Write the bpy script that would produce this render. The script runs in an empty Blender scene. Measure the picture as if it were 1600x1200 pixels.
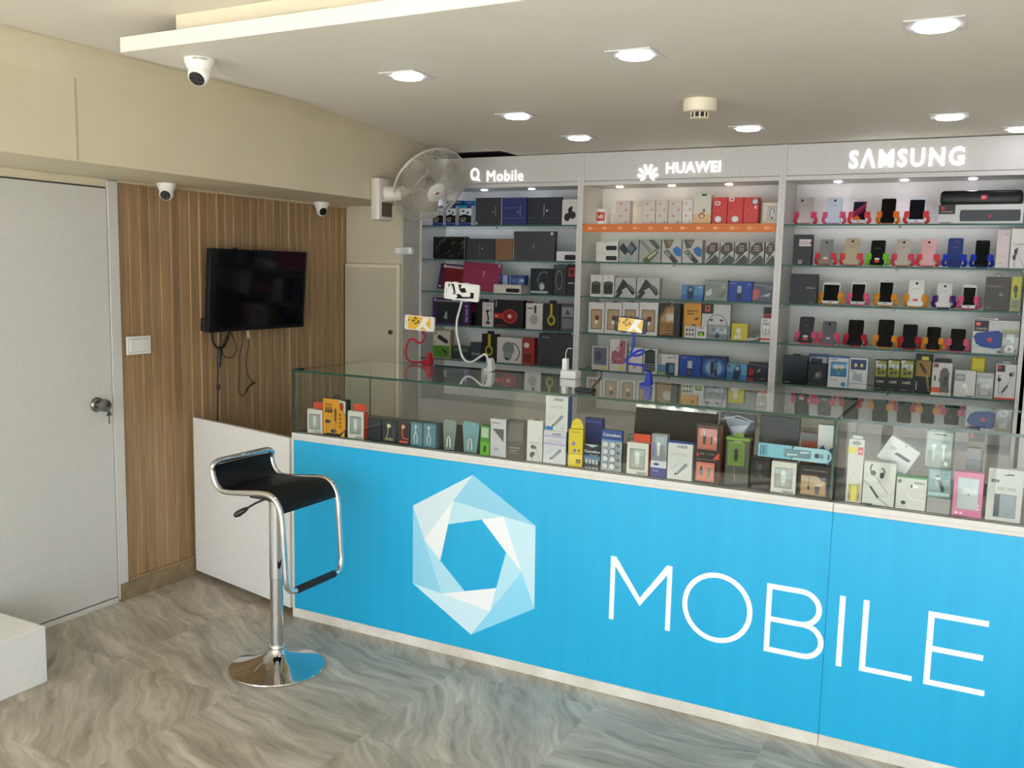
import bpy, bmesh, math, random
from mathutils import Vector, Matrix
random.seed(7)
SC = bpy.context.scene
COL = SC.collection
PI = math.pi

# ------------------------------------------------------------------ camera
FPX = 1447.0
RW = ((0.8839657963, 0.0762424875, -0.4612933442),
      (0.4670240471, -0.0971297023, 0.8788938262),
      (0.0222037664, -0.9923471655, -0.1214664097))
EYE = Vector((0.0, 0.0, 1.6))
def ray(x, y):
    q = (x - 800.0, y - 600.0, FPX)
    return Vector([sum(r[i] * q[i] for i in range(3)) for r in RW])
def at_y(x, y, Y):
    r = ray(x, y); return EYE + r * (Y / r.y)
def at_x(x, y, X):
    r = ray(x, y); return EYE + r * (X / r.x)
def at_z(x, y, Z):
    r = ray(x, y); return EYE + r * ((Z - EYE.z) / r.z)
def proj(p):
    d = Vector(p) - EYE
    q = [sum(RW[k][i] * d[k] for k in range(3)) for i in range(3)]
    return 800 + FPX * q[0] / q[2], 600 + FPX * q[1] / q[2]

cam = bpy.data.cameras.new('camera'); camo = bpy.data.objects.new('camera', cam)
COL.objects.link(camo)
cam.sensor_width = 36.0; cam.lens = 36.0 * FPX / 1600.0; cam.clip_start = 0.05; cam.clip_end = 200
right = Vector([RW[k][0] for k in range(3)]); down = Vector([RW[k][1] for k in range(3)]); fwd = Vector([RW[k][2] for k in range(3)])
m = Matrix.Identity(4)
for i in range(3):
    m[i][0] = right[i]; m[i][1] = -down[i]; m[i][2] = -fwd[i]; m[i][3] = EYE[i]
camo.matrix_world = m
SC.camera = camo

# ------------------------------------------------------------------ materials
def lin(v):
    v /= 255.0
    return v / 12.92 if v <= 0.04045 else ((v + 0.055) / 1.055) ** 2.4
def rgb(h):
    if not isinstance(h, str): return tuple(h) + (1.0,)
    if len(h) == 3: h = ''.join(c * 2 for c in h)
    return tuple(lin(int(h[i:i + 2], 16)) for i in (0, 2, 4)) + (1.0,)
MATS = {}
PRINT = [False]   # card and print stock: deeper inks, duller sheen
def ink(c):
    return tuple(.86 * v ** 1.14 for v in c[:3]) + (1.0,)
def mat(h, rough=0.45, metal=0.0, emit=0.0, coat=0.0, spec=0.5):
    key = (h, rough, metal, emit, coat, spec, PRINT[0])
    if key in MATS: return MATS[key]
    mt = bpy.data.materials.new('paint_%s' % (h if isinstance(h, str) else 'mix'))
    mt.use_nodes = True
    b = mt.node_tree.nodes['Principled BSDF']
    b.inputs['Base Color'].default_value = ink(rgb(h)) if PRINT[0] and not metal else rgb(h)
    b.inputs['Roughness'].default_value = rough
    if PRINT[0]: spec = min(spec, .28)
    b.inputs['Metallic'].default_value = metal
    b.inputs['Coat Weight'].default_value = coat
    b.inputs['Specular IOR Level'].default_value = spec
    if emit:
        b.inputs['Emission Color'].default_value = rgb(h)
        b.inputs['Emission Strength'].default_value = emit
    MATS[key] = mt
    return mt
def noisy(name, c1, c2, scale, rough, bump=0.0, spec=0.5, stretch=(1, 1, 1), detail=5):
    mt = bpy.data.materials.new(name); mt.use_nodes = True
    nt = mt.node_tree; N = nt.nodes; L = nt.links
    b = N['Principled BSDF']; b.inputs['Roughness'].default_value = rough; b.inputs['Specular IOR Level'].default_value = spec
    g = N.new('ShaderNodeNewGeometry'); mp = N.new('ShaderNodeMapping'); mp.inputs['Scale'].default_value = stretch
    L.new(g.outputs['Position'], mp.inputs['Vector'])
    n = N.new('ShaderNodeTexNoise'); n.inputs['Scale'].default_value = scale; n.inputs['Detail'].default_value = detail
    L.new(mp.outputs[0], n.inputs['Vector'])
    r = N.new('ShaderNodeValToRGB'); r.color_ramp.elements[0].position = .3; r.color_ramp.elements[1].position = .7
    r.color_ramp.elements[0].color = rgb(c1); r.color_ramp.elements[1].color = rgb(c2)
    L.new(n.outputs['Fac'], r.inputs[0]); L.new(r.outputs[0], b.inputs['Base Color'])
    if bump:
        bp = N.new('ShaderNodeBump'); bp.inputs['Strength'].default_value = bump; bp.inputs['Distance'].default_value = .003
        L.new(n.outputs['Fac'], bp.inputs['Height']); L.new(bp.outputs[0], b.inputs['Normal'])
    return mt
def glass(name, tint, ior=1.5, gain=1.0, rough=0.0):
    """thin clear sheet: passes light straight through and mirrors by Fresnel at its outer faces"""
    mt = bpy.data.materials.new(name); mt.use_nodes = True
    nt = mt.node_tree; N = nt.nodes; L = nt.links
    for n in list(N): N.remove(n)
    out = N.new('ShaderNodeOutputMaterial'); mix = N.new('ShaderNodeMixShader')
    tr = N.new('ShaderNodeBsdfTransparent'); tr.inputs[0].default_value = rgb(tint)
    gl = N.new('ShaderNodeBsdfGlossy'); gl.inputs['Roughness'].default_value = rough; gl.inputs[0].default_value = (.98, 1, .99, 1)
    fr = N.new('ShaderNodeFresnel'); fr.inputs[0].default_value = ior
    geo = N.new('ShaderNodeNewGeometry')
    inv = N.new('ShaderNodeMath'); inv.operation = 'SUBTRACT'; inv.inputs[0].default_value = 1.0
    mul = N.new('ShaderNodeMath'); mul.operation = 'MULTIPLY'
    mg = N.new('ShaderNodeMath'); mg.operation = 'MULTIPLY'; mg.inputs[1].default_value = gain; mg.use_clamp = True
    L.new(geo.outputs['Backfacing'], inv.inputs[1]); L.new(fr.outputs[0], mul.inputs[0]); L.new(inv.outputs[0], mul.inputs[1])
    L.new(mul.outputs[0], mg.inputs[0]); L.new(mg.outputs[0], mix.inputs[0]); L.new(tr.outputs[0], mix.inputs[1]); L.new(gl.outputs[0], mix.inputs[2])
    L.new(mix.outputs[0], out.inputs[0])
    return mt

GLASS = glass('clear_counter_glass', 'f8fcfa', gain=1.3)
FRONTGLASS = glass('clear_front_glass', 'fbfdfc', gain=.6)
SHELFGLASS = glass('clear_shelf_glass', 'f0f8f4')
PLASTIC = glass('clear_blister_plastic', 'f9fafa', gain=1.0, rough=0.05)
EDGE = mat('123c30', .12)
SHELFEDGE = mat('3f5f55', .5, 0, 0, 0, .2)
CHROME = mat('d8d8da', .07, 1.0)
STEEL = mat('8f8b84', .28, 1.0)
BLACKP = mat('141416', .4)
WHITEP = mat('e6e4e0', .35)

# ------------------------------------------------------------------ mesh builder
class MB:
    def __init__(s):
        s.v = []; s.f = []; s.mi = []; s.mats = []
    def slot(s, mt):
        if mt not in s.mats: s.mats.append(mt)
        return s.mats.index(mt)
    def add(s, vs, fs, mt, M=None):
        k = len(s.v); i = s.slot(mt)
        for p in vs:
            p = Vector(p); s.v.append(M @ p if M else p)
        for f in fs:
            s.f.append([k + j for j in f]); s.mi.append(i)
        return s
    def box(s, x0, y0, z0, x1, y1, z1, mt, M=None, b=0.0):
        if x1 < x0: x0, x1 = x1, x0
        if y1 < y0: y0, y1 = y1, y0
        if z1 < z0: z0, z1 = z1, z0
        if not b:
            vs = [(x, y, z) for x in (x0, x1) for y in (y0, y1) for z in (z0, z1)]
            fs = [(0, 1, 3, 2), (4, 6, 7, 5), (0, 4, 5, 1), (2, 3, 7, 6), (0, 2, 6, 4), (1, 5, 7, 3)]
            return s.add(vs, fs, mt, M)
        bm = bmesh.new(); bmesh.ops.create_cube(bm, size=1)
        for v in bm.verts: v.co = Vector(((v.co.x + .5) * (x1 - x0) + x0, (v.co.y + .5) * (y1 - y0) + y0, (v.co.z + .5) * (z1 - z0) + z0))
        b = min(b, (x1 - x0) * .45, (y1 - y0) * .45, (z1 - z0) * .45)
        bmesh.ops.bevel(bm, geom=bm.edges[:], offset=b, segments=2, affect='EDGES', profile=.5)
        return s.addbm(bm, mt, M)
    def addbm(s, bm, mt, M=None):
        bm.verts.ensure_lookup_table(); bm.verts.index_update()
        s.add([v.co.copy() for v in bm.verts], [[v.index for v in f.verts] for f in bm.faces], mt, M); bm.free(); return s
    def prism(s, pts, y0, y1, mt, M=None, cap=True):
        """outline in the XZ plane (counter-clockwise seen from -Y), drawn out along Y"""
        n = len(pts)
        vs = [(p[0], y0, p[1]) for p in pts] + [(p[0], y1, p[1]) for p in pts]
        fs = [(j, j + n, (j + 1) % n + n, (j + 1) % n) for j in range(n)]
        if cap: fs += [list(range(n)), list(range(2 * n - 1, n - 1, -1))]
        return s.add(vs, fs, mt, M)
    def tube(s, pts, r, mt, n=10, M=None, closed=False, caps=True):
        pts = [Vector(p) for p in pts]; N = len(pts); vs = []; fs = []
        rr = r if isinstance(r, (list, tuple)) else [r] * N
        up = None
        for i, p in enumerate(pts):
            if closed: t = pts[(i + 1) % N] - pts[i - 1]
            else: t = pts[min(i + 1, N - 1)] - pts[max(i - 1, 0)]
            t.normalize()
            if up is None:
                up = Vector((0, 0, 1)) if abs(t.z) < .9 else Vector((1, 0, 0))
            up = (up - t * up.dot(t)).normalized(); sd = t.cross(up)
            for k in range(n):
                a = 2 * PI * k / n
                vs.append(p + (up * math.cos(a) + sd * math.sin(a)) * rr[i])
        for i in range(N if closed else N - 1):
            j = (i + 1) % N
            for k in range(n):
                fs.append((i * n + k, i * n + (k + 1) % n, j * n + (k + 1) % n, j * n + k))
        if caps and not closed:
            fs.append(list(range(n - 1, -1, -1))); fs.append(list(range((N - 1) * n, N * n)))
        return s.add(vs, fs, mt, M)
    def lathe(s, prof, mt, n=24, M=None):
        """profile of (radius, z) turned about Z"""
        vs = []; fs = []; K = len(prof)
        for r, z in prof:
            for k in range(n):
                a = 2 * PI * k / n; vs.append((r * math.cos(a), r * math.sin(a), z))
        for i in range(K - 1):
            for k in range(n):
                fs.append((i * n + k, i * n + (k + 1) % n, (i + 1) * n + (k + 1) % n, (i + 1) * n + k))
        if prof[0][0] > 1e-6: fs.append(list(range(n - 1, -1, -1)))
        if prof[-1][0] > 1e-6: fs.append(list(range((K - 1) * n, K * n)))
        return s.add(vs, fs, mt, M)
    def ball(s, c, rx, ry, rz, mt, M=None, n=12):
        bm = bmesh.new(); bmesh.ops.create_uvsphere(bm, u_segments=n, v_segments=max(6, n * 2 // 3), radius=1)
        for v in bm.verts: v.co = Vector((c[0] + v.co.x * rx, c[1] + v.co.y * ry, c[2] + v.co.z * rz))
        return s.addbm(bm, mt, M)
    def build(s, name, parent=None, loc=None, smooth=None):
        me = bpy.data.meshes.new(name)
        me.from_pydata([tuple(v) for v in s.v], [], s.f)
        for mt in s.mats: me.materials.append(mt)
        me.polygons.foreach_set('material_index', s.mi)
        me.validate(); 
        if smooth:
            me.polygons.foreach_set('use_smooth', [True] * len(me.polygons))
            me.set_sharp_from_angle(angle=math.radians(smooth))
        me.update()
        o = bpy.data.objects.new(name, me); COL.objects.link(o)
        if parent: o.parent = parent
        if loc is not None: o.location = loc
        return o

def tag(o, label, cat, group=None, kind=None):
    if label: o['label'] = label
    if cat: o['category'] = cat
    if group: o['group'] = group
    if kind: o['kind'] = kind
    return o
def thing(name, label, cat, loc=(0, 0, 0), rz=0.0, group=None):
    o = bpy.data.objects.new(name, None); COL.objects.link(o)
    o.empty_display_size = .05; o.location = loc; o.rotation_euler = (0, 0, rz)
    return tag(o, label, cat, group)
def struct(o, label=None):
    o['kind'] = 'structure'
    if label: o['label'] = label
    return o
def rrect(w, h, r, n=4, x=0.0, z=0.0):
    """rounded rectangle outline, base at z, centred on x"""
    pts = []
    for cx, cz, a0 in ((x + w / 2 - r, z + r, -PI / 2), (x + w / 2 - r, z + h - r, 0), (x - w / 2 + r, z + h - r, PI / 2), (x - w / 2 + r, z + r, PI)):
        for k in range(n + 1):
            a = a0 + PI / 2 * k / n; pts.append((cx + r * math.cos(a), cz + r * math.sin(a)))
    return pts

# ------------------------------------------------------------------ lettering
TXT = {}
def text_mesh(sv, off=0.0, ext=0.0, spc=1.0):
    key = (sv, off, ext, spc)
    if key not in TXT:
        c = bpy.data.curves.new('lettering_source', 'FONT'); c.body = sv; c.offset = off; c.extrude = ext; c.resolution_u = 3; c.space_character = spc
        o = bpy.data.objects.new('lettering_source', c); COL.objects.link(o)
        dg = bpy.context.evaluated_depsgraph_get(); ev = o.evaluated_get(dg); me = ev.to_mesh()
        vs = [v.co.copy() for v in me.vertices]; fs = [list(p.vertices) for p in me.polygons]
        ev.to_mesh_clear(); bpy.data.objects.remove(o); bpy.data.curves.remove(c)
        x0 = min(v.x for v in vs); x1 = max(v.x for v in vs); y0 = min(v.y for v in vs); y1 = max(v.y for v in vs)
        w = max(x1 - x0, 1e-6); h = max(y1 - y0, 1e-6)
        TXT[key] = ([((v.x - x0) / w - .5, (v.y - y0) / h - .5, v.z) for v in vs], fs)
    return TXT[key]
def put_text(mb, sv, cx, y, cz, w, h, mt, rot=0.0, off=0.0, depth=0.0, M=None, spc=1.0):
    """text facing -Y, centred at (cx, cz), fitted to w x h"""
    vs, fs = text_mesh(sv, off, .5 if depth else 0.0, spc)
    ca, sa = math.cos(math.radians(rot)), math.sin(math.radians(rot))
    out = []
    for a, b, c in vs:
        px, pz = a * w, b * h
        out.append((cx + px * ca - pz * sa, y - (c + .5) * depth if depth else y, cz + px * sa + pz * ca))
    mb.add(out, fs, mt, M)

def face_ops(mb, ops, w, h, y=0.0, M=None, rough=.4, x0=None, step=.00035):
    """flat print on a front face of width w (centred on x=0) and height h"""
    k = 0
    ox = -w / 2 if x0 is None else x0
    for op in ops:
        k += 1; yy = y - step * k; t = op[0]
        mt = mat(next(c for c in reversed(op) if isinstance(c, str)), rough)
        if t == 'r':
            _, a, b, c, d, _c = op
            mb.add([(ox + a * w, yy, b * h), (ox + c * w, yy, b * h), (ox + c * w, yy, d * h), (ox + a * w, yy, d * h)], [(0, 1, 2, 3)], mt, M)
        elif t == 'e':
            _, cx, cy, rx, ry, _c = op; n = 18
            mb.add([(ox + (cx + rx * math.cos(2 * PI * i / n)) * w, yy, (cy + ry * math.sin(2 * PI * i / n)) * h) for i in range(n)], [list(range(n))], mt, M)
        elif t == 'p':
            mb.add([(ox + a * w, yy, b * h) for a, b in op[1]], [list(range(len(op[1])))], mt, M)
        elif t == 't':
            _, sv, cx, cy, tw, th = op[:6]; rot = op[7] if len(op) > 7 else 0
            lw, lh = (tw * h, th * w) if abs(rot) > 60 else (tw * w, th * h)
            put_text(mb, sv, ox + cx * w, yy, cy * h, lw, lh, mt, rot, .012, 0, M)
        elif t == 'l':
            pts = [Vector((ox + a * w, 0, b * h)) for a, b in op[1]]; wd = op[2] / 2
            for p, q in zip(pts, pts[1:]):
                d = (q - p); d.normalize() if d.length else None
                nn = Vector((-d.z, 0, d.x)) * wd
                mb.add([(p - nn) + Vector((0, yy, 0)), (q - nn) + Vector((0, yy, 0)), (q + nn) + Vector((0, yy, 0)), (p + nn) + Vector((0, yy, 0))], [(0, 1, 2, 3)], mt, M)
def arc(cx, cy, rx, ry, a0, a1, n=12):
    return [(cx + rx * math.cos(math.radians(a0 + (a1 - a0) * i / n)), cy + ry * math.sin(math.radians(a0 + (a1 - a0) * i / n))) for i in range(n + 1)]
# ------------------------------------------------------------------ setting: heights and planes
XW = -3.596      # left wall
XB = -3.086      # face of the wall that oversails above the panelling
ZB = 1.9686      # its underside
YCR = 4.629      # cream wall
YF, YBK = 4.80, 5.09   # cabinet front, cabinet back
ZC = 2.257       # dropped ceiling
ZU = 2.365       # upper ceiling
YFRONT = -1.35   # shop front

M_CREAM = noisy('cream_wall_paint', 'd6cbb0', 'ddd2b8', 3, .6, .05)
M_CEIL = noisy('ceiling_paint', 'ded9cd', 'e3ded2', 2, .7)
M_DOOR = noisy('white_door_laminate', 'cfcdc9', 'd5d3cf', 60, .45, .04)
M_WHITE = noisy('white_laminate', 'e6e4e2', 'ebe9e7', 40, .4)
M_STONE = noisy('brown_stone_skirting', '7b6a52', '9a8768', 14, .5, .1)
M_DARK = noisy('void_shade_brown', '2a241c', '3a3126', 9, .9, .2)  # shade of the void above the shelf units put into this colour
M_PAVE = noisy('outdoor_paving', 'bdbab4', 'd0cdc7', 4, .8)

def wood_mat():
    mt = bpy.data.materials.new('light_oak_panelling'); mt.use_nodes = True
    nt = mt.node_tree; N = nt.nodes; L = nt.links; b = N['Principled BSDF']; b.inputs['Roughness'].default_value = .42
    g = N.new('ShaderNodeNewGeometry'); mp = N.new('ShaderNodeMapping'); mp.inputs['Scale'].default_value = (1, 1, .035)
    L.new(g.outputs['Position'], mp.inputs['Vector'])
    n1 = N.new('ShaderNodeTexNoise'); n1.inputs['Scale'].default_value = 70; n1.inputs['Detail'].default_value = 6; n1.inputs['Distortion'].default_value = .6
    L.new(mp.outputs[0], n1.inputs['Vector'])
    r1 = N.new('ShaderNodeValToRGB'); r1.color_ramp.elements[0].position = .32; r1.color_ramp.elements[1].position = .68
    r1.color_ramp.elements[0].color = rgb('987a58'); r1.color_ramp.elements[1].color = rgb('b29571')
    L.new(n1.outputs['Fac'], r1.inputs[0])
    mp2 = N.new('ShaderNodeMapping'); mp2.inputs['Scale'].default_value = (0, 1, .02); L.new(g.outputs['Position'], mp2.inputs['Vector'])
    n2 = N.new('ShaderNodeTexNoise'); n2.inputs['Scale'].default_value = 12; n2.inputs['Detail'].default_value = 2; L.new(mp2.outputs[0], n2.inputs['Vector'])
    r2 = N.new('ShaderNodeValToRGB'); r2.color_ramp.elements[0].position = .3; r2.color_ramp.elements[1].position = .7
    r2.color_ramp.elements[0].color = (.82, .82, .82, 1); r2.color_ramp.elements[1].color = (1.08, 1.06, 1.04, 1)
    L.new(n2.outputs['Fac'], r2.inputs[0])
    mx = N.new('ShaderNodeMix'); mx.data_type = 'RGBA'; mx.blend_type = 'MULTIPLY'; mx.inputs[0].default_value = 1
    L.new(r1.outputs[0], mx.inputs[6]); L.new(r2.outputs[0], mx.inputs[7]); L.new(mx.outputs[2], b.inputs['Base Color'])
    return mt
M_WOOD = wood_mat()

def floor_mat():
    mt = bpy.data.materials.new('streaked_grey_marble_tiles'); mt.use_nodes = True
    nt = mt.node_tree; N = nt.nodes; L = nt.links; b = N['Principled BSDF']
    b.inputs['Roughness'].default_value = .34; b.inputs['Specular IOR Level'].default_value = .42
    g = N.new('ShaderNodeNewGeometry')
    rot0 = N.new('ShaderNodeVectorRotate'); rot0.rotation_type = 'Z_AXIS'; rot0.inputs['Angle'].default_value = 0.0
    L.new(g.outputs['Position'], rot0.inputs['Vector'])
    sc = N.new('ShaderNodeVectorMath'); sc.operation = 'SCALE'; sc.inputs['Scale'].default_value = 1 / .61; L.new(rot0.outputs[0], sc.inputs[0])
    fl = N.new('ShaderNodeVectorMath'); fl.operation = 'FLOOR'; L.new(sc.outputs[0], fl.inputs[0])
    fx = N.new('ShaderNodeVectorMath'); fx.operation = 'MULTIPLY'; fx.inputs[1].default_value = (1, 1, 0); L.new(fl.outputs[0], fx.inputs[0])
    wn = N.new('ShaderNodeTexWhiteNoise'); wn.noise_dimensions = '3D'; L.new(fx.outputs[0], wn.inputs['Vector'])
    ang = N.new('ShaderNodeMath'); ang.operation = 'MULTIPLY_ADD'; ang.inputs[1].default_value = 1.2; ang.inputs[2].default_value = -.2; L.new(wn.outputs['Value'], ang.inputs[0])
    ad = N.new('ShaderNodeVectorMath'); ad.operation = 'MULTIPLY_ADD'; ad.inputs[1].default_value = (7.3, 3.1, 0); L.new(fx.outputs[0], ad.inputs[0]); L.new(g.outputs['Position'], ad.inputs[2])
    vr = N.new('ShaderNodeVectorRotate'); vr.rotation_type = 'Z_AXIS'; L.new(ad.outputs[0], vr.inputs['Vector']); L.new(ang.outputs[0], vr.inputs['Angle'])
    nf = N.new('ShaderNodeTexNoise'); nf.inputs['Scale'].default_value = 2.1; nf.inputs['Detail'].default_value = 2; L.new(g.outputs['Position'], nf.inputs['Vector'])
    wp = N.new('ShaderNodeVectorMath'); wp.operation = 'MULTIPLY_ADD'; wp.inputs[1].default_value = (.2, .2, 0); L.new(nf.outputs['Color'], wp.inputs[0]); L.new(ad.outputs[0], wp.inputs[2])
    L.new(wp.outputs[0], vr.inputs['Vector'])
    mp = N.new('ShaderNodeMapping'); mp.inputs['Scale'].default_value = (1.3, 8.5, 1); L.new(vr.outputs[0], mp.inputs['Vector'])
    n1 = N.new('ShaderNodeTexNoise'); n1.inputs['Scale'].default_value = 1.5; n1.inputs['Detail'].default_value = 10; n1.inputs['Roughness'].default_value = .62; n1.inputs['Distortion'].default_value = .55
    L.new(mp.outputs[0], n1.inputs['Vector'])
    r1 = N.new('ShaderNodeValToRGB'); e = r1.color_ramp.elements; e[0].position = .30; e[1].position = .74
    e[0].color = rgb('9c958a'); e[1].color = rgb('eae3d7')
    k = e.new(.46); k.color = rgb('b9b1a4'); k = e.new(.58); k.color = rgb('cbc3b5')
    L.new(n1.outputs['Fac'], r1.inputs[0])
    n2 = N.new('ShaderNodeTexNoise'); n2.inputs['Scale'].default_value = 1.2; n2.inputs['Detail'].default_value = 4; L.new(g.outputs['Position'], n2.inputs['Vector'])
    r2 = N.new('ShaderNodeValToRGB'); r2.color_ramp.elements[0].position = .35; r2.color_ramp.elements[1].position = .65
    r2.color_ramp.elements[0].color = rgb('e2dcd2'); r2.color_ramp.elements[1].color = (1, 1, 1, 1); L.new(n2.outputs['Fac'], r2.inputs[0])
    mx = N.new('ShaderNodeMix'); mx.data_type = 'RGBA'; mx.blend_type = 'MULTIPLY'; mx.inputs[0].default_value = 1
    L.new(r1.outputs[0], mx.inputs[6]); L.new(r2.outputs[0], mx.inputs[7])
    n3 = N.new('ShaderNodeTexNoise'); n3.inputs['Scale'].default_value = 1; n3.inputs['Detail'].default_value = 8; n3.inputs['Roughness'].default_value = .6; n3.inputs['Distortion'].default_value = .8
    mp3 = N.new('ShaderNodeMapping'); mp3.inputs['Scale'].default_value = (4.5, 30, 1); L.new(vr.outputs[0], mp3.inputs['Vector']); L.new(mp3.outputs[0], n3.inputs['Vector'])
    r3 = N.new('ShaderNodeValToRGB'); r3.color_ramp.elements[0].position = .3; r3.color_ramp.elements[1].position = .62
    r3.color_ramp.elements[0].color = rgb('d8d2c9'); r3.color_ramp.elements[1].color = (1, 1, 1, 1); L.new(n3.outputs['Fac'], r3.inputs[0])
    mx2 = N.new('ShaderNodeMix'); mx2.data_type = 'RGBA'; mx2.blend_type = 'MULTIPLY'; mx2.inputs[0].default_value = 1
    L.new(mx.outputs[2], mx2.inputs[6]); L.new(r3.outputs[0], mx2.inputs[7]); L.new(mx2.outputs[2], b.inputs['Base Color'])
    return mt
M_FLOOR = floor_mat()

def solid(name, args, mt, label=None, b=0.0):
    q = MB()
    for a in args: q.box(*a, mt, b=b)
    return struct(q.build(name), label)

solid('floor', [(-3.8, YFRONT, -.12, 2.8, 5.9, 0)], M_FLOOR, 'grey brown streaked marble tile floor')
solid('pavement', [(-9, -9, -.14, 9, YFRONT, -.03)], M_PAVE, 'pale paving outside the shop front')
q = MB(); q.box(-2.95, YFRONT, ZU, 2.8, 5.9, ZU + .1, M_CEIL)
q.box(-3.8, YFRONT, ZU, -2.95, 5.9, ZU + .1, M_CEIL)
struct(q.build('ceiling'), 'plain painted upper ceiling')
# dropped slab with its set-back block
solid('ceiling_dropped', [(-2.525, 2.096, ZC, 2.7, 5.09, ZC + .046)], noisy('dropped_ceiling_paint', 'ded9ce', 'e3ded3', 2, .65), 'lower gypsum ceiling slab with a bright front edge', b=.002)
solid('trim_1', [(-2.335, 2.15, ZC + .047, 2.7, 5.0, ZU - .001)], M_CREAM, 'set-back block between the ceiling slab and upper ceiling')
q = MB(); q.prism([(3.5, ZU - .0008), (YF - .010, ZC + .026), (YF - .010, ZU - .0008)], -(XB + .121), 2.5266, M_CEIL, Matrix.Rotation(PI / 2, 4, 'Z'))
struct(q.build('ceiling_infill'), 'added infill wedge above the left shelf unit, sloped to shade like ceiling')  # added wedge over the void, sloped so its underside shades like ceiling
# left wall and the oversailing upper wall
solid('wall_left', [(-3.8, YFRONT, 0, XW - .012, 5.9, 2.4)], M_CREAM, 'cream left wall')
q = MB(); q.box(XW - .012, YFRONT, ZB, XB, YF - .003, 2.27, M_CREAM)
n = 8
cv = [(XB, 2.27)] + [(XB + .12 * (1 - math.cos(PI / 2 * i / n)), 2.27 + .094 * math.sin(PI / 2 * i / n)) for i in range(1, n + 1)] + [(XW, ZU - .001), (XW, 2.27)]
q.prism([(x, z) for x, z in cv], YFRONT, YF - .003, M_CREAM)
seam = at_x(118, 190, XB).y
q.box(XB - .002, seam, ZB + .002, XB + .0012, seam + .008, 2.27, mat('b9ae94', .6))
struct(q.build('wall_left_upper'), 'cream upper wall oversailing the panelling')
# oak fluted panelling
q = MB(); y0, y1 = 2.945, YCR - .001; z0, z1 = .098, ZB - .012
pitch = .0605; y = y0; prof = []
while y < y1 - .004:
    e = min(y + pitch, y1)
    k_ = random.choice((.32, .42, .5, .62, .75)); prof += [(y, .0005), (y + .0035, .0005), (y + .0042, .014 * k_), (y + .0062, .0155 * k_), (y + .012, .0145 * k_), (e - .012, .0062 * max(k_, .4)), (e - .003, .0042 * max(k_, .4)), (e - .0005, .0012)]
    y = e
vs = []; fs = []
for py, d in prof:
    vs += [(XW - .01 + d, py, z0), (XW - .01 + d, py, z1)]
for i in range(len(prof) - 1): fs.append((2 * i, 2 * i + 2, 2 * i + 3, 2 * i + 1))
q.add(vs, fs, M_WOOD)
q.box(XW - .012, y0, z0, XW - .0085, y1, z1, M_WOOD)
struct(q.build('trim_2'), 'light oak fluted wall panelling behind the television')
solid('trim_3', [(XW - .012, y0, ZB - .0115, XW + .006, y1, ZB - .0005)], noisy('cream_cover_strip', 'c8b899', 'd2c3a4', 5, .5), 'thin cream strip along the top of the panelling')
solid('trim_4', [(XW - .012, y0, .086, XW + .008, y1, .0975)], M_WOOD, 'thin oak strip along the foot of the panelling')
solid('baseboard_left', [(XW - .012, 2.895, 0, XW + .012, y1, .0855)], M_STONE, 'brown stone skirting below the panelling')
# cream wall with its return
solid('wall_back_left', [(-3.8, YCR, 0, -3.1985, YF - .001, ZB - .0005)], noisy('shaded_cream_wall', 'c4baa0', 'cbc1a7', 3, .6), 'cream wall between the panelling and the shelves')  # darker copy of the wall cream, shadow put into its colour
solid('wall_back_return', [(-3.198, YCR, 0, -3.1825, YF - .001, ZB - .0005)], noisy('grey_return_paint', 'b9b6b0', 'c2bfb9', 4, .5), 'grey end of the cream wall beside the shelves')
solid('wall_back', [(-3.8, 5.45, 0, 2.8, 5.9, 2.4)], M_DARK, 'back wall behind the shelf units, void shade put into its dark colour')
solid('wall_right', [(2.7, YFRONT, 0, 2.85, 5.9, 2.4)], M_CREAM, 'cream right wall')
solid('wall_back_right', [(.118, YF + .02, 0, 2.7, YF + .06, ZC - .001)], M_WHITE, 'white laminated wall beyond the shelves')
# shop front frame, open to the street
q = MB(); al = mat('b8b8b6', .35, .7)
q.box(-3.8, YFRONT - .12, 2.2, 2.85, YFRONT - .001, 2.45, M_CREAM)
for x in (-1.06, -.72, -.28, .02, .55, 1.6, 2.75): q.box(x - .04, YFRONT - .09, -.02, x + .04, YFRONT - .03, 2.2, al)  # unseen posts added to break the counter glass reflections into bars
q.box(-3.8, YFRONT - .12, 0, -1.1, YFRONT - .001, .62, M_CREAM)  # unseen low wall added to keep bright paving out of glass reflections
q.box(-2.45, YFRONT - .09, .62, -2.37, YFRONT - .03, 2.2, al)
struct(q.build('wall_front'), 'unseen open shop front, posts and low wall added for reflections')

# ------------------------------------------------------------------ door
q = MB(); q.box(XW - .012, 1.93, .03, XW + .0055, 2.884, 1.925, M_DOOR, b=.002)
door = struct(q.build('door_1'), 'plain white door with round metal knob')
q = MB(); fw = M_DOOR
q.box(XW - .012, 2.888, .012, XW + .0085, 2.943, 1.962, fw, b=.003)
q.box(XW - .012, 1.87, 0, XW + .0085, 1.922, 1.962, fw, b=.003)
struct(q.build('door_1_frame'), 'white door frame')
q = MB(); q.box(XW - .012, 1.923, 1.932, XW + .006, 2.887, ZB - .001, M_CREAM)
q.box(XW - .011, 1.923, 1.9255, XW - .004, 2.887, 1.9318, mat('4a443c', .7))
struct(q.build('door_1_lintel'), 'cream lintel above the door')
q = MB(); q.box(XW - .012, 1.93, 0, XW + .006, 2.887, .024, M_DOOR, b=.002); q.box(XW - .012, 1.93, .0242, XW - .006, 2.887, .0295, mat('3a352e', .8))
struct(q.build('door_1_sill'), 'worn white door sill')
kp = at_x(150, 632, XW)
Mk = Matrix.Translation((XW + .0056, kp.y, kp.z)) @ Matrix.Rotation(PI / 2, 4, 'Y')
q = MB(); q.lathe([(.034, .0), (.034, .004), (.030, .010), (.018, .014)], STEEL, 28, Mk)
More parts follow.
